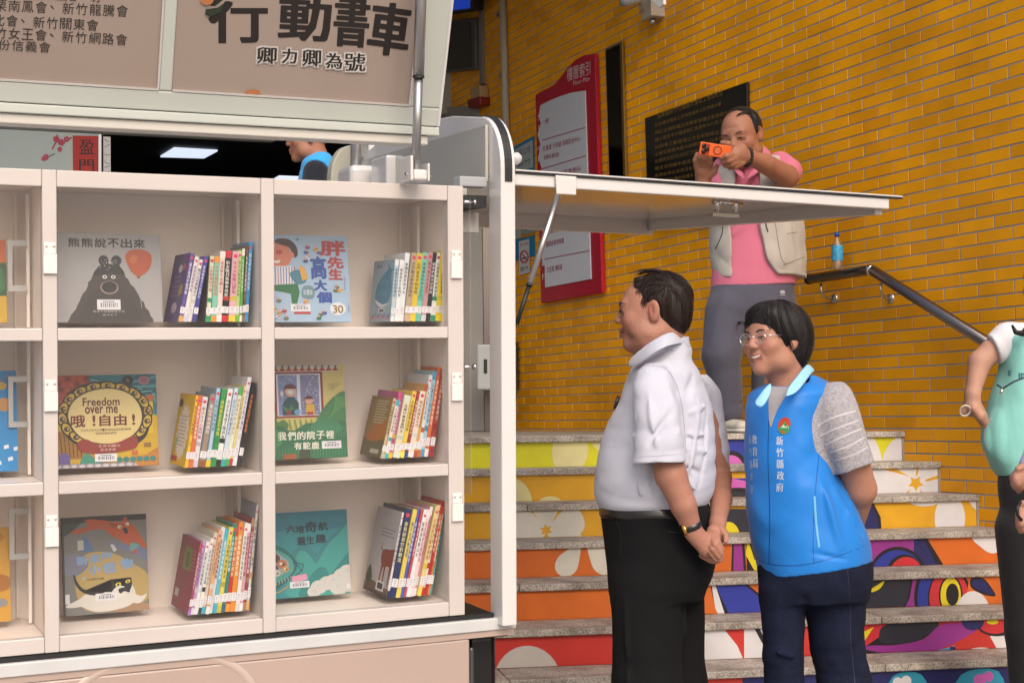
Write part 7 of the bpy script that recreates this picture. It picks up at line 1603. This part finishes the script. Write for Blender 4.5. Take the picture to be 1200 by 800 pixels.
M['denim'] = cloth_mat('dark_denim', (.007, .010, .030), .9, .0, 500, .35, (30, .3))
jn, jb_ = solid_obj('jeans', J, M['denim'], m2)
strip('side_seam', jb_, jn, [(992, 656), (996, 700), (997, 750), (1002, 800)], .6, '#2c3450', .001)
for px, dy in ((918, 0), (978, .03)):
    fpt = V(at(px, 900, Z2 + dy)[0], Z2 + dy, 0); shoe('shoe', m2, fpt + V(.08, .06, 0), fpt + V(-.12, -.1, 0), mt=mat('dark_sneaker', (.03, .03, .04), .6), w=.043)
# ------------------------------------------------------------------ man photographing from the landing
Z3 = 7.75
def P3(px, py, dy=0): return at(px, py, Z3 + dy)
m3 = thing('person', V(at(880, 500, Z3)[0], Z3, LZ), 'man in pink polo shirt and pale vest filming with a phone from the landing', 'person')
HR3 = frame_of((-.50, -.87), -.32, -.10); HC3 = P3(869.5, 161, -.12); s3 = 1.22
B = Solid(.0055); hk = add_head(B, HC3, HR3, s3, nose=1.1, cheek=1.0, fat=1.08, fy=1.08, aged=True)
B.cap(hk(0, -.02, -.05), P3(882, 200, -.02), .065, .08, .03)
B.ell(P3(888, 250, .0), (.15, .11, .26)); B.ell(P3(884, 330, 0), (.14, .11, .16))
B.cap(P3(855, 350, -.02), P3(846, 420, -.05), .09, .06); B.cap(P3(846, 420, -.05), P3(853, 480, 0), .06, .045); B.cap(P3(908, 350, .05), P3(905, 420, .05), .09, .06); B.cap(P3(905, 420, .05), P3(900, 482, .05), .06, .045)
el3 = P3(922, 207, -.18)
B.chain([P3(914, 194, 0), P3(923, 203, -.09), el3], [.045, .048, .053], .012); B.cap(el3, P3(897, 192, -.3), .058, .048, .015); B.cap(P3(897, 192, -.3), P3(879, 185, -.38), .048, .035, .012)
# his left hand grips the phone: knuckled back of the hand, fingers wrapped underneath
wk = P3(879, 185, -.38); 
B.cap(wk, P3(862, 182, -.42), .036, .042, .015); B.cap(P3(868, 176, -.41), P3(857, 178, -.42), .034, .03, .015)
for pts in (((862, 175, -.42), (853, 168.5, -.46), (846, 167.5, -.45)), ((861, 181, -.44), (852, 183, -.48), (845, 185.5, -.46)), ((863, 185, -.44), (854, 188.5, -.47), (847, 190.5, -.45)), ((866, 189, -.43), (857, 192.5, -.45), (850, 194.5, -.44)), ((870, 191, -.42), (861, 195.5, -.43), (855, 196.5, -.42))):
    B.chain([P3(*q) for q in pts], [.0165, .015, .012], .004)
# his right hand, open palm below the lens end
B.chain([P3(846, 215, .0), P3(838, 245, -.1), P3(824, 214, -.33)], [.06, .05, .036], .012)
B.cap(P3(824, 214, -.33), P3(824, 200, -.36), .036, .042, .015, flat=(V(0, 1, 0), .7))
for pts in (((817, 197, -.37), (815, 188, -.39), (817, 181, -.40)), ((822, 194, -.38), (820.5, 185, -.41), (822, 178, -.42)), ((827, 195, -.38), (827, 187, -.41), (828, 180, -.42)), ((831, 198, -.37), (832, 191, -.40), (832.5, 185, -.41)), ((831, 207, -.36), (837, 202, -.38), (840, 194.5, -.39))):
    B.chain([P3(*q) for q in pts], [.0165, .0145, .012], .005)
body3, bv3 = solid_obj('body', B, skC, m3, skin_col(SC_, hk, red=(.34, .12, .07)))
face_marks(hk, bv3, m3, brow=.0028, eye=.0024)
H = Solid(.005); r_, f_, u_ = HR3; R3 = np.array(HR3)
H.ell(hk(0, -.026, .035), np.array((.081, .096, .089)) * s3, R3, .02); H.cut(hk(0, .050, .06), f_ - u_ * .62); 
H.ell(hk(0, .088, .062), np.array((.056, .07, .055)) * s3, R3, .012, True)
H.ell(hk(0, .075, .0), np.array((.09, .07, .09)) * s3, R3, .01, True); H.cut(hk(0, 0, -.045), -u_)
for s in (-1, 1): H.ell(hk(s * .084, -.004, -.012), np.array((.02, .026, .04)) * s3, R3, .006, True); H.ell(hk(s * .07, .012, .03), np.array((.012, .014, .03)) * s3, R3, .01)
h3o, hb3 = solid_obj('hair', H, M['hair2'], m3)
tufts('thin_hair', [hb3, bv3], h3o, [[(884, 128), (872, 125), (860, 127), (852, 135)], [(886, 130), (874, 128), (864, 130), (856, 136)], [(888, 133), (880, 131), (870, 132), (864, 136)], [(884, 128), (888, 136), (890, 146), (889, 152)], [(880, 130), (884, 138), (886, 146)]], M['hair2'], 34, 1.3, .0016, .003, 12)
# polo
Po = Solid(.0055)
Po.loft(px_rows([(186, 862, 905, .08, .0), (193, 846, 925, .10, .0), (205, 838, 930, .125, .0), (225, 837, 930, .13, .0), (260, 836, 934, .135, .0), (300, 835, 934, .14, .0), (325, 834, 934, .145, .0), (340, 833, 933, .14, .0)], Z3), .02)
Po.cap(P3(913, 193, .0), P3(924, 202, -.08), .064, .066, .02); Po.cap(P3(848, 198, .0), P3(845, 215, -.02), .06, .06, .02)
Po.cut(P3(880, 336, 0), unit(V(-.0, 0, -1) + V(.05, 0, 0)), P3(790, 360, -.5), P3(970, 300, .5))
fold_warp(Po, [(P3(858, 330, -.1), P3(900, 250, -.12), .018, .006), (P3(870, 325, -.12), P3(915, 270, -.12), .016, -.006), (P3(850, 280, -.12), P3(880, 260, -.12), .016, .005)], None, None, vnoise(61, 6, (14, 14, 14)), .004); rg = ridged(63, 5, (14, 14, 14)); Po.warp(lambda X, Y, Z: .008 * rg(X, Y, Z))
M['pink'] = cloth_mat('pink_pique', (.62, .17, .26), .85); po3, pb3 = solid_obj('polo_shirt', Po, M['pink'], m3)
ribbon('polo_collar', [(P3(861, 189, -.13), P3(857, 196, -.15)), (P3(868, 199, -.17), P3(864, 205, -.18)), (P3(874, 208, -.17), P3(873, 213, -.18))], M['pink'], po3, .008)
ribbon('polo_collar', [(P3(874, 208, -.17), P3(873, 213, -.18)), (P3(884, 197, -.15), P3(889, 203, -.17)), (P3(892, 184, -.09), P3(901, 190, -.12)), (P3(895, 171, .0), P3(905, 180, -.02)), (P3(890, 168, .08), P3(900, 176, .08))], M['pink'], po3, .008)
# open vest, two fronts
Ve = Solid(.0055)
Ve.loft(px_rows([(187, 850, 917, .11, .0), (197, 838, 927, .14, .0), (215, 836, 929, .155, .0), (240, 834, 936, .16, .0), (270, 832, 942, .165, .0), (300, 833, 945, .17, .0), (325, 836, 944, .165, .0)], Z3), .01)
Ve.cap(P3(870, 180, -.25), P3(874, 230, -.25), .07, .075, .0, True); Ve.loft(px_rows([(180, 866, 884, .14, -.17), (200, 863, 890, .14, -.17), (228, 858, 891, .14, -.17)], Z3), .0, sub=True); Ve.loft(px_rows([(228, 857, 890, .14, -.17), (255, 856, 891, .14, -.17), (285, 857, 896, .14, -.17), (308, 857, 903, .14, -.17), (320, 856, 912, .14, -.17), (332, 845, 926, .14, -.17)], Z3), .0, sub=True)
Ve.cap(P3(928, 195, .0), P3(930, 212, -.1), .06, .06, .01, True)

fold_warp(Ve, [(P3(846, 265, -.15), P3(838, 305, -.15), .012, -.010), (P3(850, 290, -.15), P3(842, 320, -.15), .012, .008), (P3(908, 270, -.15), P3(918, 312, -.15), .012, .008), (P3(930, 262, -.13), P3(938, 310, -.12), .014, -.008), (P3(900, 250, -.16), P3(935, 247, -.15), .008, .006)], None, None, vnoise(71, 8, (22, 22, 22)), .006); rg = ridged(73, 6, (22, 22, 26)); Ve.warp(lambda X, Y, Z: .011 * rg(X, Y, Z))
M['beige'] = cloth_mat('pale_beige_cotton', (.46, .43, .39), .9, .2, 260, .4, (8, .12)); ve3, vb3 = solid_obj('vest', Ve, M['beige'], m3)
for P in ([(902, 254), (914, 247), (923, 250), (910, 256)],): pass
strip('pocket_seam', vb3, ve3, [(908, 258), (915, 300), (922, 310)], .8, '#8f877c', .002); strip('pocket_seam', vb3, ve3, [(918, 311), (943, 301)], .8, '#7f776c', .002); strip('pocket_seam', vb3, ve3, [(922, 274), (935, 272)], .8, '#8f877c', .002)
strip('zip', vb3, ve3, [(847, 264), (846, 274), (842, 284), (838, 292)], 1.0, '#2a2826', .002); strip('zip', vb3, ve3, [(896, 254), (898, 265), (900, 272)], 1.6, '#222', .002)
# trousers: one leg forward with its shoe on the landing
T3 = Solid(.006)
T3.loft(px_rows([(330, 835, 931, .135, .0), (345, 831, 932, .145, .0), (362, 829, 932, .15, .0), (378, 828, 930, .14, .0)], Z3), .02)
T3.chain([P3(853, 365, -.03), P3(846, 415, -.06), P3(854, 480, -.02)], [.118, .092, .072], .03); T3.chain([P3(908, 365, .04), P3(903, 420, .08), P3(897, 478, .1)], [.118, .092, .07], .03)
fold_warp(T3, [(P3(850, 345, -.12), P3(835, 400, -.12), .02, .010), (P3(870, 345, -.12), P3(858, 410, -.12), .016, -.012), (P3(850, 450, -.06), P3(866, 462, -.06), .012, .010), (P3(848, 468, -.06), P3(868, 472, -.06), .012, -.010), (P3(880, 360, -.12), P3(876, 400, -.1), .014, -.014)], None, None, vnoise(81, 8, (16, 16, 20)), .005); rg = ridged(83, 5, (12, 12, 16)); T3.warp(lambda X, Y, Z: .010 * rg(X, Y, Z))
M['slate'] = cloth_mat('slate_grey_trousers', (.085, .085, .12), .8); t3o, t3b = solid_obj('trousers', T3, M['slate'], m3)
A = Art(decal_fn(t3b, .002), None, step=.0002); A.poly(ell_pts(917, 342, 3, 2), '#c8c8d0'); A.poly([(914, 345), (920, 344.6), (920, 345.8), (914, 346.2)], '#b0b0ba'); A.build('trouser_mark', t3o)
tw3 = mat('worn_white_trainer', (.5, .46, .4), .7, noise=(30, .2)); sl3 = mat('cream_rubber_sole', (.55, .53, .48), .6)
hz = V(0, 0, LZ); a_ = at(847, 500, Z3 - .0); shoe('shoe', m3, V(a_[0] - .02, Z3 + .06, LZ), V(a_[0] + .10, Z3 - .16, LZ), up=.11, w=.052, mt=tw3, sole=sl3); a_ = at(899, 500, Z3 + .1); shoe('shoe', m3, V(a_[0], Z3 + .12, LZ), V(a_[0] + .05, Z3 - .1, LZ), up=.11, w=.052, mt=tw3, sole=sl3)
br = MB(); axb = unit(P3(879, 185, -.38) - P3(862, 182, -.42)); xb = unit(np.cross(axb, UPZ)); yb = np.cross(xb, axb); cb = P3(875.5, 184.5, -.39)
for k in range(18): q = 2 * math.pi * k / 18; c = cb + .042 * (math.cos(q) * xb + math.sin(q) * yb); br.lathe(c - axb * .008, axb, [(.001, 0), (.0075, .003), (.008, .008), (.0075, .013), (.001, .016)], 8)
br.build('bead_bracelet', M['blackgloss'], m3)
# phone
ph = thing('phone', P3(838, 176, -.48), 'phone in a bright orange case with a ring on its back, held sideways', 'phone')
c00, c10, c11, c01 = P3(819.5, 181.5, -.50), P3(856, 187, -.46), P3(856, 170.5, -.47), P3(823, 166.5, -.51)
nn = unit(np.cross(c10 - c00, c01 - c00)); nn = nn if nn[1] < 0 else -nn
cen = (c00 + c10 + c11 + c01) / 4; ex_ = unit(c10 - c00); ey_ = unit(np.cross(nn, ex_)); ey_ = ey_ if ey_[2] > 0 else -ey_; W_p, H_p = np.linalg.norm(c10 - c00), np.linalg.norm(c01 - c00)
O_ = cen - ex_ * W_p / 2 - ey_ * H_p / 2
MB().box(O_, ex_ * W_p, ey_ * H_p, -nn * .012).build('case', mat('orange_phone_case', (.75, .12, .02), .35, coat=.3), ph, bevel=.005, seg=3)
A = Art(lambda x, y, h: O_ + ex_ * x * W_p + ey_ * y * H_p + nn * (.0006 + h), step=.0002); asp = W_p / H_p
A.poly(ell_pts(.56, .5, .36 / asp, .36), '#a84018'); A.poly(ell_pts(.56, .5, .25 / asp, .25), '#e8744a'); A.poly([(.05, .08), (.3, .08), (.3, .92), (.05, .92)], '#b03c1c'); A.build('case_print', ph)
for x, y in ((.11, .72), (.12, .28), (.22, .5)): MB().lathe(O_ + ex_ * x * W_p + ey_ * y * H_p + nn * .001, nn, [(.001, 0), (.011, 0), (.011, .003), (.006, .0035), (.001, .0035)], 14).build('camera_lens', M['blackgloss'], ph)
# ------------------------------------------------------------------ woman in the mint vest, cut by the right edge
Z4 = 5.42
def P4(px, py, dy=0): return at(px, py, Z4 + dy)
gz4 = stz(7)
m4 = thing('person', V(at(1200, 600, Z4)[0], Z4, gz4), 'person in mint green vest and black trousers at the right edge, hand on hip', 'person')
HR4 = frame_of((-.75, -.66)); B = Solid(.005); h4 = add_head(B, P4(1228, 335), HR4, .93)
B.cap(h4(0, -.02, -.05), P4(1218, 395, .02), .052, .06, .03); B.ell(P4(1218, 450, .02), (.09, .05, .2)); B.ell(P4(1216, 560, .02), (.09, .05, .14))
B.chain([P4(1184, 400, 0), P4(1162, 412, .0), P4(1148, 424, -.02)], [.034, .042, .038], .012); B.cap(P4(1148, 424, -.02), P4(1139.5, 462, -.06), .039, .026, .014)
B.cap(P4(1139.5, 462, -.06), P4(1140, 478, -.06), .026, .032, .012)
for pts in (((1137, 478, -.07), (1146, 488, -.08), (1153, 499, -.06)), ((1141, 478, -.09), (1149, 489, -.09), (1154.5, 497, -.07)), ((1145, 478, -.08), (1151, 486, -.09), (1156, 494, -.07)), ((1148, 478, -.06), (1153, 486, -.06), (1156, 492, -.04)), ((1134, 477, -.05), (1131, 482, -.06), (1128, 484, -.06))): B.chain([P4(*q) for q in pts], [.015, .012, .0095], .005)
B.chain([P4(1252, 405, .0), P4(1268, 480, 0), P4(1262, 550, 0)], [.05, .04, .028], .012); hand(B, P4(1262, 550, 0), V(0, 0, -1), V(1, 0, 0), 1, .9)
for a, b_, c_ in ((1190, 1196, 1200), (1232, 1240, 1245)): B.chain([P4(a + 8, 600, .0), P4(b_ + 8, 730, 0), P4(c_ + 8, 870, 0)], [.05, .04, .035], .01)
body4, bv4 = solid_obj('body', B, skD, m4, skin_col(SD_, h4))
H = Solid(.005); R4 = np.array(HR4); H.ell(h4(0, -.025, .04), (.09, .1, .095), R4, .02); H.ell(h4(0, -.06, -.06), (.08, .06, .11), R4, .03); H.ell(h4(0, .09, -.02), (.07, .06, .1), R4, .01, True); solid_obj('hair', H, M['hair2'], m4)
MB().tube([P4(1186, 381, -.14), P4(1190, 389, -.15), P4(1198, 391, -.14), P4(1208, 380, -.1)], [.004, .009, .011, .01], 8).build('hair_lock', M['hair2'], m4)
Wt = Solid(.005); Wt.cap(P4(1182, 400, .0), P4(1168, 408, -.01), .062, .056, .02); Wt.cap(P4(1182, 398, 0), P4(1240, 396, 0), .06, .06, .02); Wt.cut(P4(1163.5, 408, -.01), unit(V(-1, 0, -.35)))
solid_obj('white_sleeve', Wt, cloth_mat('white_cotton', (.7, .7, .72), .85), m4)
Vm = Solid(.005)
Vm.loft(px_rows([(386, 1188, 1250, .06, .0), (394, 1173, 1262, .08, .0), (410, 1172, 1262, .09, .0), (440, 1170, 1258, .09, .0), (470, 1163, 1256, .09, .0), (500, 1155, 1258, .09, .0), (520, 1155, 1260, .09, .0), (545, 1165, 1260, .09, .0), (560, 1177, 1258, .09, .0), (570, 1189, 1256, .08, .0)], Z4), .015, p=2.5)
fold_warp(Vm, [(P4(1160, 510, -.1), P4(1195, 560, -.14), .012, .010), (P4(1168, 510, -.12), P4(1198, 548, -.14), .010, -.010), (P4(1180, 440, -.13), P4(1165, 500, -.12), .014, .008), (P4(1195, 450, -.14), P4(1185, 530, -.14), .014, -.008)], None, None, vnoise(91, 7, (16, 16, 18)), .004); rg = ridged(93, 5, (30, 30, 9)); Vm.warp(lambda X, Y, Z: .013 * rg(X, Y, Z))
M['mint'] = cloth_mat('mint_green_nylon', (.25, .60, .54), .6); vm4, vmb = solid_obj('vest', Vm, M['mint'], m4)
strip('reflective_piping', vmb, vm4, [(1172, 416), (1178, 410), (1187, 404)], 1.6, '#e6ecec', .0015); strip('reflective_piping', vmb, vm4, [(1162, 489), (1155, 502), (1154, 515), (1158, 527)], 1.8, '#e6ecec', .0015)
A = Art(decal_fn(vmb, .0015), None, step=.0001); dtext(A, 'E', 1182, 440, 3, 6, '#2f6a80', .3); dtext(A, 'ED', 1194, 443, 7, 6, '#2f6a80', .3); A.build('vest_print', vm4)
MB().tube([P4(1169, 451, -.1), P4(1175, 455, -.14), P4(1188, 447, -.15), P4(1204, 441, -.15)], .0035, 8).build('lanyard', mat('navy_cord', (.03, .04, .07), .6), m4)
MB().tube([P4(1175, 455, -.145), P4(1172.5, 461, -.15)], .006, 8).build('lanyard_clip', M['chrome'], m4)
MB().tube([P4(1131, 481, -.09) + V(math.cos(q) * .018, -.01 * math.sin(q), math.sin(q) * .018) for q in np.linspace(0, 6.28, 20)], .0032, 6, cap=False).build('pale_ring', mat('pale_wood', (.6, .55, .45), .5), m4)
Tm = Solid(.006); Tm.loft(px_rows([(548, 1172, 1258, .12, .0), (566, 1171, 1260, .13, .0), (600, 1175, 1262, .13, .0), (640, 1182, 1264, .12, .0)], Z4), .015); Tm.chain([P4(1202, 620, 0), P4(1208, 740, 0), P4(1212, 855, 0)], [.105, .085, .075], .02); Tm.chain([P4(1238, 620, .02), P4(1246, 740, .02), P4(1250, 855, .02)], [.1, .085, .075], .02)
solid_obj('trousers', Tm, cloth_mat('charcoal_trousers', (.02, .02, .022), .85), m4)
for px in (1212, 1250): fpt = V(at(px, 800, Z4)[0], Z4, gz4); shoe('shoe', m4, fpt + V(.03, .05, 0), fpt + V(-.06, -.12, 0), mt=ms)
# ------------------------------------------------------------------ person whose hand just enters at the right edge
Z5 = 4.3
def P5(px, py, dy=0): return at(px, py, Z5 + dy)
m5 = thing('person', V(at(1290, 700, Z5)[0], Z5, 0), 'person in pale lilac sleeve whose ringed hand just enters at the right edge', 'person')
B = Solid(.005); h5 = add_head(B, P5(1290, 350), frame_of((-.9, -.3)), .95); B.cap(h5(0, -.02, -.05), P5(1290, 420), .055, .06, .03); B.ell(P5(1290, 500), (.14, .11, .26)); B.ell(P5(1290, 620), (.14, .11, .18))
B.chain([P5(1250, 450, -.05), P5(1236, 520, -.08), P5(1206, 556, -.1)], [.05, .042, .029], .012)
B.cap(P5(1206, 556, -.1), P5(1199, 560, -.1), .029, .03, .01)
for pts in (((1198, 553, -.11), (1191, 555, -.12), (1186, 560, -.11)), ((1197, 557, -.12), (1191, 561, -.13), (1187, 567, -.12)), ((1198, 561, -.12), (1193, 566, -.13), (1190, 571, -.12)), ((1200, 564, -.11), (1196, 570, -.12), (1194, 575, -.11)), ((1202, 552, -.1), (1198, 547, -.12), (1193, 549, -.13))): B.chain([P5(*q) for q in pts], [.0125, .011, .009], .004)
B.chain([P5(1262, 470, -.12), P5(1240, 560, -.16), P5(1210, 605, -.16)], [.045, .04, .028], .012); B.cap(P5(1210, 605, -.16), P5(1203, 606, -.16), .028, .03, .01)
for pts in (((1202, 598, -.17), (1196, 599, -.18), (1193, 604, -.18)), ((1201, 603, -.18), (1195, 607, -.19), (1193, 612, -.18)), ((1203, 608, -.18), (1197, 613, -.19), (1194, 617, -.18)), ((1205, 613, -.17), (1200, 619, -.18), (1196, 622, -.17)), ((1206, 597, -.16), (1202, 590, -.18), (1197, 590, -.18))): B.chain([P5(*q) for q in pts], [.0125, .011, .009], .004)
for x in (1275, 1305): B.chain([P5(x, 650, 0), P5(x, 800, 0), P5(x, 985, 0)], [.08, .055, .042], .01)
solid_obj('body', B, skB, m5, skin_col(SB_, h5))
S5 = Solid(.006); S5.loft(px_rows([(418, 1270, 1312, .08, 0), (430, 1250, 1332, .11, 0), (500, 1248, 1334, .12, 0), (620, 1252, 1332, .13, 0)], Z5), .02); S5.chain([P5(1250, 450, -.05), P5(1232, 515, -.08), P5(1213, 546, -.1)], [.065, .055, .043], .02); S5.chain([P5(1262, 470, -.12), P5(1244, 552, -.16), P5(1226, 580, -.16)], [.06, .055, .043], .02)
solid_obj('shirt', S5, cloth_mat('lilac_cotton', (.42, .42, .62), .85), m5)
T5 = Solid(.006); T5.loft(px_rows([(612, 1250, 1332, .13, 0), (660, 1248, 1334, .13, 0), (690, 1252, 1330, .12, 0)], Z5), .02); T5.chain([P5(1272, 670, 0), P5(1274, 970, 0)], [.095, .075], .02); T5.chain([P5(1310, 670, 0), P5(1308, 970, 0)], [.095, .075], .02); solid_obj('trousers', T5, M['blackcloth'], m5)
for px in (1274, 1308): fpt = V(at(px, 900, Z5)[0], Z5, 0); shoe('shoe', m5, fpt + V(.05, .03, 0), fpt + V(-.15, -.03, 0), mt=ms)
MB().tube([P5(1196, 588, -.2), P5(1192, 595, -.21), P5(1192.5, 603, -.21), P5(1197, 609, -.2)], .0045, 8).build('black_strap', M['black'], m5)
# ------------------------------------------------------------------ helper in cap seen through the van
Z6 = 8.0
def P6(px, py, dy=0): return at(px, py, Z6 + dy)
m6 = thing('person', V(P6(372, 200)[0], Z6, stz(1)), 'helper in cyan vest and cap seen through the gap above the bookshelf', 'person')
HR6 = frame_of((-.95, -.25), -.12); B = Solid(.006); h6 = add_head(B, P6(360, 163), HR6, 1.0)
B.cap(h6(0, -.03, -.05), P6(374, 195, 0), .055, .07, .03); B.ell(P6(378, 260), (.15, .11, .3)); B.ell(P6(378, 350), (.14, .11, .2))
B.chain([P6(367, 214, -.08), P6(362, 270, -.13), P6(345, 330, -.16)], [.04, .04, .028], .012); hand(B, P6(345, 330, -.16), V(-.3, 0, -1), V(-1, 0, 0), 1, .95)
for x in (364, 390): B.chain([P6(x, 360, 0), P6(x, 430, 0), P6(x, 500, 0)], [.08, .055, .042], .01)
solid_obj('body', B, skC, m6, skin_col(SC_, h6))
H = Solid(.006); R6 = np.array(HR6); H.ell(h6(0, -.03, .03), (.083, .095, .085), R6, .02); H.cut(h6(0, .02, 0), HR6[1]); H.cut(h6(0, 0, -.05), -HR6[2]); solid_obj('hair', H, M['hair2'], m6)
cym = cloth_mat('cyan_vest_cloth', (.04, .36, .78), .7)
Cp = Solid(.006); Cp.ell(h6(0, -.015, .05), (.088, .105, .09), R6, .01); Cp.cut(h6(0, 0, .04), -HR6[2]); Cp.cap(h6(-.03, .1, .045), h6(.03, .1, .045), .05, .05, .01, flat=(HR6[2], .18)); solid_obj('cap', Cp, cym, m6)
V6 = Solid(.006); V6.loft(px_rows([(180, 368, 386, .06, 0), (187, 357, 392, .11, 0), (200, 352, 398, .13, 0), (260, 350, 402, .14, 0), (340, 350, 402, .14, 0)], Z6), .02); V6.cap(P6(370, 205, -.12), P6(367, 230, -.14), .072, .07, .01, True); solid_obj('vest', V6, cym, m6)
N6 = Solid(.006); N6.chain([P6(370, 202, -.09), P6(366, 225, -.13), P6(364, 250, -.14)], [.066, .062, .056], .02); solid_obj('sleeve', N6, cloth_mat('navy_sleeve', (.012, .014, .024), .85), m6)
T6 = Solid(.006); T6.loft(px_rows([(335, 352, 400, .13, 0), (370, 351, 402, .13, 0)], Z6), .02); T6.chain([P6(364, 365, 0), P6(364, 515, 0)], [.09, .07], .02); T6.chain([P6(390, 365, 0), P6(390, 515, 0)], [.09, .07], .02); solid_obj('trousers', T6, M['blackcloth'], m6)
